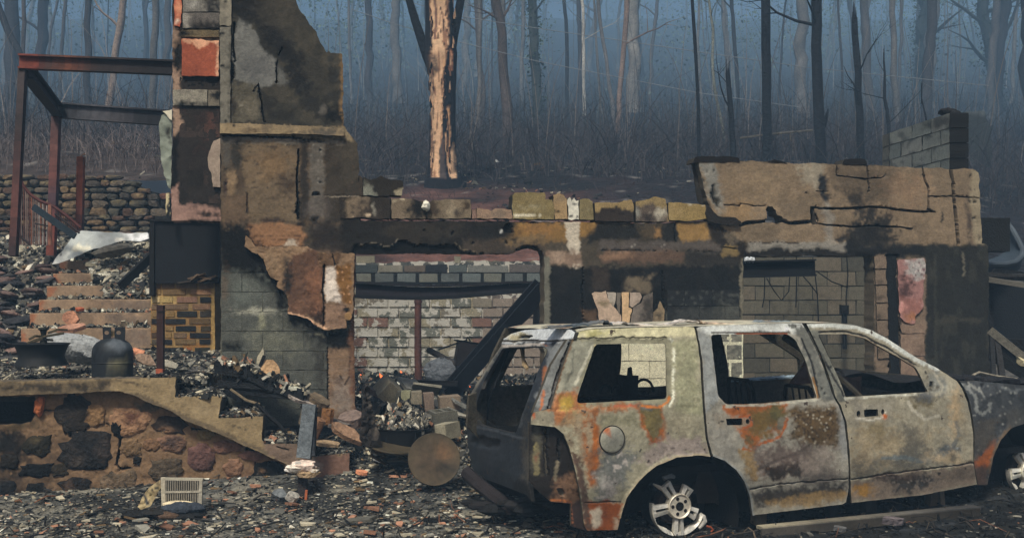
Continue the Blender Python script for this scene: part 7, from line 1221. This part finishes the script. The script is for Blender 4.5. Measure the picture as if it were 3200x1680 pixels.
# crumpled remains of trim on the roof
rm = thing('roof_ash_strips', 'pale crumpled strips of burnt trim lying along the car roof', 'trim strips', CF.w(2100, 1018)[0])
def strip(name, pts, w, c, seed, t0=.12):
    m = MB(); rg = np.random.RandomState(seed); P = []
    for x, y in pts: q = CF.w(x, y, -.16)[0]; P.append(q)
    xs = np.linspace(0, len(P) - 1, len(P) * 4); Q = np.stack([np.interp(xs, range(len(P)), np.array(P)[:, k]) for k in range(3)], 1); V = []
    for i, q in enumerate(Q):
        for j in range(4): V.append(q - CF.N * (j / 3 - .5) * w + np.array([0, 0, rg.uniform(-.006, .008)]))
    V = np.array(V); n = len(Q); Fq = [(i * 4 + j, (i + 1) * 4 + j, (i + 1) * 4 + j + 1, i * 4 + j + 1) for i in range(n - 1) for j in range(3)]
    cc, _ = paint(V @ CF.U * 400, V[:, 2] * 400, c, [Nz(12, .1, (120, 116, 110), .6), Nz(16, .3, (60, 62, 66), .8, 1, 1, 0, 4)], seed, k=1.2)
    mk(name, np.vstack([V, V + np.array([0, 0, -.012])]), Fq + [tuple(v + len(V) for v in f[::-1]) for f in Fq] + [(i * 4, i * 4 + len(V), (i + 1) * 4 + len(V), (i + 1) * 4) for i in range(n - 1)], cc.tolist() * 2, 'carsteel', rm, True, 50)
strip('strip', [(1700, 1020), (1760, 1016), (1800, 1014), (1860, 1004), (1880, 1000), (1900, 1010)], .16, (86, 96, 104), 1)
strip('strip', [(1900, 1008), (1940, 1004), (1970, 1010), (2010, 1014), (2070, 1013), (2110, 1004), (2140, 999), (2170, 1002)], .14, (190, 182, 174), 2)
strip('strip', [(2175, 1001), (2200, 1006), (2260, 1010), (2320, 1013), (2355, 1012)], .12, (200, 180, 160), 3)
strip('strip', [(2355, 1008), (2375, 1001), (2400, 1003), (2440, 1002), (2475, 1007)], .13, (120, 130, 136), 4)
# rear end: tailgate surface
CT = CO + CF.U * (-1.06); TA = CA - math.pi / 2
def toff(u, v): w = -u; return -.46 * np.maximum(0, v - 1.02) - .09 * ((w - .87) / .87) ** 2 - .5 * np.maximum(0, .45 - v) ** 1.0 * .3
TF = Fr(CT, TA, toff)
wl = (TF.w(1447, 1400)[0] - CT) @ (-CF.N); print('tailgate far edge at', wl, ' near edge', (TF.w(1652, 1400)[0] - CT) @ (-CF.N))
tg = [(1797, 1038), (1790, 1060), (1768, 1078), (1740, 1120), (1716, 1180), (1700, 1240), (1668, 1300), (1657, 1340), (1652, 1400), (1652, 1480), (1655, 1530), (1660, 1566), (1644, 1545), (1598, 1527), (1509, 1493), (1466, 1463), (1450, 1430), (1446, 1380), (1449, 1322), (1458, 1268), (1479, 1217), (1522, 1146), (1566, 1080), (1574, 1058), (1598, 1042), (1640, 1031), (1700, 1026), (1755, 1026), (1785, 1030)]
twin = rr_([(1572, 1087), (1704, 1082), (1714, 1094), (1684, 1154), (1668, 1200), (1622, 1330), (1612, 1354), (1541, 1338), (1500, 1326), (1487, 1306), (1494, 1250), (1512, 1190)], 9)
tops = [Pg([(1560, 1020), (1800, 1020), (1800, 1062), (1764, 1066), (1570, 1070)], (214, 218, 220), 5), E(1625, 1050, 30, 10, (170, 160, 130), .8), Pg([(1616, 1056), (1625, 1049), (1664, 1048), (1652, 1057)], BLK, 1.5, -.02), L([(1572, 1066), (1640, 1064), (1790, 1064)], 3, (78, 68, 58), -.008), L([(1570, 1080), (1700, 1076)], 3, (176, 168, 160)), L([(1700, 1077), (1716, 1080)], 3, (170, 100, 60)), Pg([(1700, 1080), (1775, 1064), (1740, 1130), (1700, 1230), (1680, 1240), (1716, 1110)], (120, 122, 122), 6), L([(1704, 1150), (1698, 1220), (1690, 1280)], 6, (150, 92, 54), 0, .8), L([(1566, 1080), (1522, 1146), (1480, 1217), (1460, 1262)], 6, (128, 124, 114), 0, .9), Pg([(1452, 1270), (1490, 1240), (1500, 1330), (1450, 1330)], (74, 70, 66), 8),
 L([(1452, 1318), (1500, 1336), (1580, 1356), (1640, 1372)], 4, (84, 88, 94), .004), Pg([(1472, 1362), (1500, 1360), (1560, 1380), (1558, 1400), (1500, 1392), (1472, 1384)], (20, 22, 26), 3, -.02), E(1543, 1369, 10, 5, (100, 104, 110), .6), E(1500, 1430, 60, 50, (52, 58, 66), .9), E(1640, 1420, 10, 80, (84, 80, 74), .8), Nz(14, .3, (70, 74, 80), .6), L([(1650, 1400), (1648, 1520), (1660, 1560)], 4, (96, 90, 80), 0, .8), Pg([(1600, 1500), (1655, 1510), (1660, 1566), (1600, 1530)], (44, 42, 42), 8), L([(1660, 1200), (1625, 1330)], 6, (88, 90, 92))]
panel('tailgate', TF, tg, (54, 59, 66), tops, [twin], thick=.03, step=5.4, rough=.5, mat='carsteel', parent=car, relief=.003, k=1.1, sharp=50, edge=(60, 58, 56), seed=31, dent=.008)
a = TF.w([p[0] for p in twin], [p[1] for p in twin], -.02); b = TF.w([p[0] for p in twin], [p[1] for p in twin], -.09); n = len(twin)
mk('window_reveal', np.vstack([a, b]), [(i, (i + 1) % n, (i + 1) % n + n, i + n) for i in range(n)], alb((40, 36, 32)), 'char', car, False)
panel('inner_tailgate', TF, tg, (18, 18, 18), [], [rr_([(1590, 1092), (1704, 1084), (1712, 1094), (1684, 1154), (1668, 1200), (1618, 1330), (1541, 1330), (1520, 1310), (1530, 1240)], 8)], thick=.01, off=-.09, step=12, rough=.5, mat='char', parent=car)
m = MB(); p = [TF.w(x, y, -.12)[0] for x, y in ((1632, 1086), (1634, 1120), (1640, 1140), (1648, 1152))]; m.tube(p, [.02, .014, .02, .012], alb((150, 130, 100)), 6, True, .2); m.build('hanging_trim', 'carsteel', car, False)
cp_('rear_pillar', [(1797, 1040), (1797, 1052), (1762, 1138), (1740, 1213), (1724, 1276), (1690, 1284), (1664, 1290), (1672, 1270), (1700, 1200), (1722, 1140), (1770, 1064)], (112, 114, 112), [L([(1790, 1062), (1752, 1140), (1730, 1220), (1714, 1276)], 5, (50, 36, 30), -.02), L([(1700, 1220), (1690, 1276)], 4, (160, 92, 50)), Nz(10, .2, (84, 84, 82), .6)], off=-.05, thick=.04, step=6)
cp_('taillight_cavity', [(1652, 1318), (1750, 1324), (1810, 1440), (1824, 1530), (1842, 1660), (1784, 1642), (1784, 1572), (1722, 1566), (1690, 1540), (1652, 1500)], (44, 38, 34), [L([(1674, 1390), (1676, 1440), (1678, 1475)], 9, (150, 138, 92)), E(1678, 1430, 6, 10, (160, 80, 50), .6), Pg([(1664, 1330), (1690, 1334), (1692, 1480), (1662, 1480)], (92, 88, 74), 6, 0, .7), L([(1705, 1340), (1708, 1480)], 4, BLK, -.03), L([(1745, 1370), (1746, 1440)], 3, BLK, -.02), Pg([(1730, 1500), (1800, 1470), (1812, 1560), (1784, 1580), (1722, 1568)], (120, 92, 70), 8), E(1757, 1539, 10, 9, BLK, .3, -.03), L([(1722, 1562), (1784, 1564)], 4, (180, 110, 62)), L([(1786, 1570), (1788, 1640), (1806, 1642)], 3, (190, 120, 80)), Nz(9, .2, (84, 62, 48), .7), Pg([(1786, 1570), (1826, 1560), (1840, 1650), (1790, 1640)], (76, 62, 58), 6), L([(1740, 1440), (1736, 1500)], 6, (140, 130, 108), 0, .7)], off=-.07, thick=.02, step=6)
# hood and cowl
he = [(2975, 1182), (3000, 1188), (3050, 1188), (3103, 1193), (3200, 1202), (3300, 1211), (3420, 1229)]; a = CF.w([p[0] for p in he], [p[1] for p in he], -.02); b = mirror(a); V = []
for i in range(len(he)):
    for j in range(13): t = j / 12; p = a[i] * (1 - t) + b[i] * t; p = p + np.array([0, 0, (.0 if j in (0, 12) else -.05 + .03 * math.sin(i * 2.1 + j))]); V.append(p)
mk('engine_bay', np.array(V), [(i * 13 + j, (i + 1) * 13 + j, (i + 1) * 13 + j + 1, i * 13 + j + 1) for i in range(len(he) - 1) for j in range(12)], alb((34, 34, 36)), 'char', car, False)
m = MB()
for i in range(16): m = MB(); x = 2965 + i * 20; p = CF.w(x, 1184 + (x - 2990) * .05, -.16 - .2 * (i % 3))[0]; rock(m, p, .07, alb([(36, 36, 40), (52, 56, 62), (26, 26, 28)][i % 3]), i, (1.6, 1, .55), 9, 6); m.build('burnt_engine_part', 'char', car, True); m = MB()
m.tube([CF.w(x, y, -.22)[0] for x, y in ((3040, 1172), (3060, 1163), (3110, 1174), (3150, 1180), (3230, 1190))], .012, alb((130, 124, 110)), 6); m.build('bay_hose', 'char', car, True)
# front bumper and nose beyond the frame edge
m = MB(); p0 = CF.w(3490, 1340, -.05)[0]; p1 = mirror(CF.w([3490], [1340], -.05))[0]; m.beam(p0 - np.array([0, 0, .1]), p1 - np.array([0, 0, .1]), .16, .55, alb((60, 60, 62))); m.build('front_bumper', 'char', car)
# floor, dash, seats
def cpos(u, w, z): return CO + CF.U * u - CF.N * w + np.array([0, 0, z])
RC = np.stack([CF.U, -CF.N, [0, 0, 1]], 1)
m = MB(); m.box(cpos(1.2, CW / 2, .50), (4.3, CW - .2, .05), RC, alb((18, 18, 18))); m.build('floor_pan', 'char', car)
m = MB(); m.box(cpos(2.62, CW / 2, .80), (.3, CW - .2, .34), RC, alb((20, 20, 21)), .03); m.build('dashboard', 'char', car)
for w_ in (.42, 1.30):
    for u_, zt in ((1.42, 1.06), (.42, .98)):
        m = MB(); m.tube([cpos(u_, w_ - .2, .55), cpos(u_ - .08, w_ - .2, zt - .08), cpos(u_ - .1, w_ - .15, zt), cpos(u_ - .1, w_ + .15, zt), cpos(u_ - .08, w_ + .2, zt - .08), cpos(u_, w_ + .2, .55)], .018, alb((28, 24, 22)), 6)
        for k in range(4): m.tube([cpos(u_ - .06, w_ - .14 + k * .09, zt), cpos(u_ + .02, w_ - .14 + k * .09, .58)], .009, alb((36, 30, 26)), 5)
        m.tube([cpos(u_, w_ - .2, .6), cpos(u_ + .45, w_ - .2, .62), cpos(u_ + .45, w_ + .2, .62), cpos(u_, w_ + .2, .6)], .018, alb((28, 26, 24)), 6); m.build('seat_frame', 'char', car)
m = MB(); m.box(cpos(.08, 1.0, 1.0), (.13, .1, .28), RC, alb((14, 14, 14)), .02); m.box(cpos(.11, 1.0, 1.15), (.03, .05, .1), RC, alb((14, 14, 14)), .01)
for k, (u_, r) in enumerate(((-.1, .05), (-.0, .045), (.24, .08))): m.tube([cpos(u_ + r * math.cos(a) * 1.1, 1.0, 1.0 + r * 1.3 * math.sin(a)) for a in np.linspace(0, math.pi, 9)], .012, alb((14, 14, 14)), 6)
m.box(cpos(.1, 1.0, .86), (1.1, .1, .22), RC, alb((15, 15, 15)), .02); m.build('rear_seat_remains', 'char', car)
m = MB(); m.tube([cpos(1.15 + t * .75, .35, 1.46 - t * .42 - .1 * t * t) for t in np.linspace(0, 1, 8)], .03, alb((92, 84, 70)), 8, True, .05); m.build('fallen_roof_strut', 'carsteel', car, True)
m = MB(); m.box(cpos(1.85, .42, .90), (.2, .05, .42), RC, alb((78, 60, 50)), .03); m.build('inner_bulkhead', 'steel', car)
m = MB(); m.lathe(cpos(2.28, 1.30, .98), [(.17 + .012 * math.cos(t), .012 * math.sin(t)) for t in np.linspace(0, 6.28, 9)], alb((24, 22, 22)), 24, R=RC @ EU(0, -62, 0)); m.build('steering_wheel', 'char', car, True)
m = MB(); m.box(cpos(1.0, 1.1, .62), (1.6, .5, .16), RC, alb((30, 26, 24)), .05); [rock(m, cpos(random.uniform(-.5, 2.4), random.uniform(.3, 1.4), .58), random.uniform(.05, .12), alb(random.choice([(40, 36, 34), (28, 28, 28), (64, 56, 48)])), i, (1.2, 1, .6), 8, 5) for i in range(30)]; m.build('cabin_debris', 'char', car, False)
slab = MB(); slab.prism([cpos(1.75, 1.2, 1.0), cpos(2.0, 1.2, 1.02), cpos(2.1, 1.22, 1.26), cpos(2.0, 1.24, 1.30), cpos(1.92, 1.22, 1.16)], CF.N * .04, alb((96, 70, 58))); slab.build('rusty_bracket', 'steel', car)
# wheel housings, wheels
def housing(px, py, r, u0=.0):
    c = CF.w(px, py)[0]; m = MB(); m.lathe(c - CF.N * .06, [(r, 0), (r, -.5), (.0, -.5)], alb((26, 23, 21)), 30, a0=math.radians(-12), a1=math.radians(192), R=Rw); return m.build('wheel_housing', 'char', car, True)
housing(2147, 1625, .475); housing(3215, 1470, .40)
m = MB(); PR = [CF.w(x, y, -.35)[0] for x, y in ((2195, 1440), (2320, 1500), (2345, 1600), (2260, 1590), (2240, 1570), (2170, 1572), (2168, 1530))]; m.prism(PR, -CF.N * .04, alb((70, 60, 50))); m.build('inner_guard', 'carsteel', car)
def wheel(px, py, r, off, seed, arc=(172, 338), parent=car, extra=True, spokes=(58, 124, 188, 270, 334), lens=(.72, .9, .97, .97, .74)):
    c = CF.w(px, py, off)[0]; root = thing('wheel', 'x', 'x'); bpy.data.objects.remove(root)
    w = bpy.data.objects.new('wheel', None); COL.objects.link(w); w.parent = car; w.matrix_parent_inverse = Matrix.Translation(car.location).inverted(); w.location = c
    loc = Matrix.Translation(Vector(c)).inverted()
    def put(mb, name, mat, smooth=True, sharp=40):
        o = mb.build(name, mat, None, smooth, .5, sharp); o.parent = w; o.matrix_parent_inverse = loc; return o
    AL = alb((188, 184, 174), 1.25)
    Lc = lambda x, y, z: c + Rw @ np.array([x, y, z])
    m = MB(); aa = np.radians(np.linspace(arc[0], arc[1], 40)); rg = np.random.RandomState(seed)
    for i in range(39):
        p, q = aa[i], aa[i + 1]; w0 = .022 + .012 * math.sin(i * .5) + rg.uniform(-.003, .003)
        P = [(r * math.cos(p), r * math.sin(p), .0), (r * math.cos(q), r * math.sin(q), .0), ((r - w0) * math.cos(q), (r - w0) * math.sin(q), -.012), ((r - w0) * math.cos(p), (r - w0) * math.sin(p), -.012)]
        Q = [(x, y, z - .05) for x, y, z in P]; m.add([Lc(*t) for t in P + Q], [(0, 1, 2, 3), (4, 7, 6, 5), (0, 4, 5, 1), (2, 6, 7, 3), (0, 3, 7, 4), (1, 5, 6, 2)], AL)
    put(m, 'rim_lip', 'alloy', False)
    m = MB(); m.lathe(c, [(.0, .004), (.03, .004), (.032, .012), (.078, .012), (.088, .022), (.094, .016), (.096, -.04), (.0, -.04)], alb((190, 182, 166), 1.2), 30, R=Rw)
    o = put(m, 'hub', 'alloy')
    m = MB(); m.lathe(c + CF.N * .008, [(0, .0), (.018, .004), (.033, .006), (.034, -.005)], alb((26, 25, 25)), 20, R=Rw); put(m, 'centre_bore', 'char')
    for k in range(5):
        a = math.radians(90 + 72 * k + 18); m = MB(); m.lathe(Lc(.058 * math.cos(a), .058 * math.sin(a), .013), [(0, .002), (.012, .003), (.014, 0), (.014, -.004)], alb((40, 32, 30)), 10, R=Rw); put(m, 'lug_nut', 'char')
    for a_, l_ in zip(spokes, lens):
        a = math.radians(a_); d = np.array([math.cos(a), math.sin(a)]); s_ = np.array([-d[1], d[0]]); m = MB()
        for sg in (-1, 1):
            w0, w1 = .012, .030; P = []
            for (rr0, wa, wb_) in ((.088, .010, .034), (r * l_, .012, .046)): P += [(*(d * rr0 + s_ * sg * wa), .008), (*(d * rr0 + s_ * sg * wb_), .0)]
            Q = [(x, y, z - .035) for x, y, z in P]; m.add([Lc(*t) for t in P + Q], [(0, 1, 3, 2), (4, 6, 7, 5), (0, 2, 6, 4), (1, 5, 7, 3), (2, 3, 7, 6), (0, 4, 5, 1)], AL)
        P = [(*(d * r * l_ * f + s_ * g), .004) for f, g in ((.9, -.014), (.9, .014), (1, .014), (1, -.014))]; m.add([Lc(*t) for t in P] + [Lc(x, y, z - .03) for x, y, z in P], [(0, 3, 2, 1), (4, 5, 6, 7), (0, 1, 5, 4), (2, 3, 7, 6), (1, 2, 6, 5), (0, 4, 7, 3)], AL)
        put(m, 'spoke', 'alloy', False)
    m = MB(); m.lathe(c - CF.N * .06, [(0, 0), (.14, 0), (.15, -.02), (.15, -.07), (.0, -.07)], alb((56, 42, 36)), 26, R=Rw); m.lathe(c - CF.N * .08, [(r * .9, .0), (r * .86, -.05), (r * .88, -.14), (r * .95, -.15)], alb((20, 20, 20)), 26, R=Rw, a0=math.radians(150), a1=math.radians(380)); put(m, 'brake_drum', 'char')
    if extra:
        m = MB(); m.tube([Lc(r * x, r * y, -.02) for x, y in ((.86, -.33), (.98, -.42), (1.02, -.58), (.9, -.72), (.78, -.8))], [.012, .016, .02, .018, .014], AL, 8, True, .15); m.tube([Lc(r * x, r * y, -.02) for x, y in ((-.55, .95), (-.3, 1.02), (-.12, .96))], [.02, .022, .012], alb((120, 124, 124), 1.2), 8, True, .2); m.tube([Lc(r * x, r * y, -.02) for x, y in ((-.92, .78), (-.7, .66), (-.5, .56))], [.006, .018, .02], alb((170, 160, 146)), 8, True, .2); put(m, 'melted_rim_pieces', 'alloy', False)
    return w
wheel(2122, 1580, .222, -.10, 3)
wheel(3216, 1470, .206, -.10, 5, arc=(176, 290), spokes=(72, 126, 186, 258, 330), lens=(.9, .96, .92, .9, .9), extra=False)
for (px, py) in ((2122, 1580), (3216, 1470)):
    q = mirror(CF.w([px], [py], -.12))[0]; m = MB(); m.lathe(q, [(.0, .05), (.2, .05), (.21, 0), (.2, -.06), (0, -.06)], alb((40, 38, 36)), 22, R=Rw); m.build('far_wheel', 'char', car, True)
    m = MB(); p = CF.w(px, py, -.15)[0]; m.tube([p, q], .04, alb((24, 22, 22)), 8); m.build('axle', 'char', car, True)
for (x, y, w_, h_, c) in ((2372, 1606, .10, .14, (112, 96, 72)), (2478, 1600, .12, .1, (36, 33, 30)), (2600, 1590, .1, .1, (44, 40, 36)), (2912, 1552, .09, .12, (100, 84, 64)), (2936, 1550, .04, .12, (120, 104, 84)), (2716, 1578, .12, .1, (60, 52, 44))): m = MB(); m.box(CF.w(x, y, -.16)[0], (w_, .06, h_), RC, alb(c), .012); m.build('sill_bracket', 'carsteel', car)

m = MB(); m.box(cpos(1.2, .42, .42), (3.0, .12, .12), RC, alb((18, 17, 16)), .01); m.box(cpos(1.2, 1.3, .42), (3.0, .12, .12), RC, alb((18, 17, 16)), .01); m.build('chassis_rail', 'char', car)
m = MB(); m.tube([A3(1462, 1480, 9.1), A3(1500, 1515, 8.8), A3(1560, 1560, 8.5), A3(1600, 1590, 8.3)], [.06, .05, .06, .05], alb((46, 38, 38)), 8, True, .2); m.tube([A3(1700, 1545, 8.2), A3(1620, 1570, 8.3), A3(1560, 1600, 8.4)], .03, alb((36, 32, 34)), 7, True, .2); m.tube([A3(1500, 1500, 9.0), A3(1620, 1530, 8.5), A3(1770, 1580, 8.1)], .05, alb((24, 22, 22)), 8, True, .1); m.build('bumper_remains', 'char', car, False)
# separate things round the car
rbd = MB(); 
for i in range(14):
    a, b = A3(2374, 1648, 8.1), A3(3052, 1583, 8.66); p, q = a + (b - a) * i / 14, a + (b - a) * (i + 1.01) / 14; c = (146 - 5 * i, 138 - 4.5 * i, 118 - 3 * i); rbd.beam(p, q, .10, .022, alb(c)); rbd.beam(p - np.array([0, .05, .03]), q - np.array([0, .05, .03]), .02, .065, alb((92 - 2 * i, 86 - 2 * i, 78 - 2 * i)))
tag(rbd.build('fallen_running_board', 'carsteel', None, False, .5), 'long pale running board lying on the ground beside the car', 'running board')
slab_thing('crumpled_foil', 'small crumpled mauve grey lump in front of the fallen running board', 'scrap', 2790, 1626, 8.25, (.17, .07, .05), (10, 6, 10), (104, 96, 98), 51)
slab_thing('white_scrap', 'small pale lump left of the crumpled mauve one by the car', 'scrap', 2622, 1650, 8.1, (.1, .06, .03), (10, 6, 10), (98, 98, 98), 52)
slab_thing('pale_metal_shard', 'pale shard lying under the car tailgate', 'metal shard', 1632, 1590, 8.4, (.1, .035, .02), (20, -45, 10), (150, 138, 132), 53)
m = MB(); m.tube([A3(x, y, 7.9) for x, y in ((2208, 1642), (2222, 1646), (2228, 1654), (2222, 1660))], .008, alb((140, 70, 44)), 6); tag(m.build('rusty_hook', 'steel', None, True), 'small curled rusty hook right of the broken rear rim', 'hook')
m = MB()
for i in range(10): rock(m, A3(1470 + i * 38, 1570 + 9 * (i % 3), 8.5 - .05 * i), .05 + .02 * (i % 3), alb([(30, 28, 28), (44, 40, 40), (22, 22, 24)][i % 3]), i, (1.6, 1, .5), 9, 5)
tag(m.build('charred_scraps', 'char', None, True), 'charred scraps strewn on the ground behind the car', 'scraps')
# ------------------------------------------------------------------ right edge: shed, boat, wreckage
bt = thing('aluminium_boat', 'smoke blue grey aluminium boat resting behind the right end of the wall', 'boat', A3(3170, 850, 13.0))
rim = [(3060, 822), (3100, 826), (3140, 826), (3175, 818), (3194, 800), (3196, 780), (3184, 755), (3165, 720), (3146, 696), (3134, 688)]
m = MB(); P = [A3(x, y, 13.0 + .1 * i) for i, (x, y) in enumerate(rim)]; m.tube(P, .035, alb((74, 82, 90)), 8); m.build('gunwale', 'sheet', bt, True)
hull = []; 
for i, (x, y) in enumerate(rim): p = A3(x, y, 13.0 + .1 * i); hull.append(p); 
low = [A3(x, y, 13.05 + .1 * i) for i, (x, y) in enumerate([(3062, 852), (3100, 856), (3140, 857), (3172, 852), (3190, 835), (3196, 810), (3190, 790), (3180, 770), (3165, 745), (3150, 725)])]
mk('hull', np.array(hull + low), [(i, i + 1, i + 1 + len(rim), i + len(rim)) for i in range(len(rim) - 1)], alb((58, 66, 74)), 'sheet', bt, True)
mk('inside', np.array(hull + [A3(3120, 800, 13.6), A3(3150, 780, 13.8)]), [(0, 1, 10), (1, 2, 10), (2, 3, 10), (3, 4, 11), (3, 11, 10), (4, 5, 11), (5, 6, 11), (6, 7, 11), (7, 8, 11), (8, 9, 11)], alb((60, 70, 80)), 'sheet', bt, True)
m = MB(); m.box(A3(3092, 735, 12.6), (.36, .3, .38), EU(0, 0, -8), alb((16, 17, 20)), .01); tag(m.build('dark_box', 'char'), 'square black box between the right wall end and the boat', 'box')
m = MB(); m.beam(A3(3060, 868, 12.3), A3(3260, 900, 12.0), .2, .05, alb((92, 88, 80)), jit=.01); tag(m.build('pale_plank', 'plaster'), 'pale charred edged plank lying under the boat', 'plank')
m = MB(); m.beam(A3(3060, 858, 12.5), A3(3260, 872, 12.4), .3, .06, alb((44, 42, 42)), jit=.02); m.beam(A3(3100, 846, 12.6), A3(3260, 862, 12.5), .2, .04, alb((60, 62, 66)), jit=.02); tag(m.build('charred_planks', 'char'), 'dark charred planks stacked beneath the boat', 'planks')
sh2 = thing('dark_shed_front', 'dark open shed front under the boat at the right edge', 'shed', A3(3200, 1190, 12.9))
m = MB(); m.prism([A3(x, y, 13.4) for x, y in ((3080, 880), (3460, 880), (3460, 1220), (3080, 1220))], (0, .1, 0), alb((26, 30, 36))); m.build('back_wall', 'char', sh2); m = MB(); m.beam(A3(3093, 870, 12.4), A3(3096, 1210, 12.4), .06, .06, alb((30, 30, 33)), (0, 1, 0)); m.build('post', 'char', sh2)  # near-black back wall fills the opening
m = MB()
for (a, b, w_, h_, c) in (((3095, 1030), (3240, 1150), .04, .08, (92, 88, 78)), ((3098, 1045), (3108, 1180), .03, .03, (34, 34, 36)), ((3112, 1050), (3135, 1185), .05, .03, (44, 42, 42)), ((3125, 1075), (3250, 1190), .05, .16, (24, 24, 26)), ((3166, 1106), (3200, 1136), .05, .06, (170, 160, 130)), ((3140, 1072), (3240, 1078), .05, .1, (22, 22, 24)), ((3100, 1110), (3240, 1190), .1, .1, (18, 18, 20))): m.beam(A3(*a, 10.8), A3(*b, 10.6), w_, h_, alb(c), jit=.01)
tag(m.build('collapsed_timbers', 'char'), 'collapsed charred timbers leaning at the right edge behind the engine bay', 'timbers')
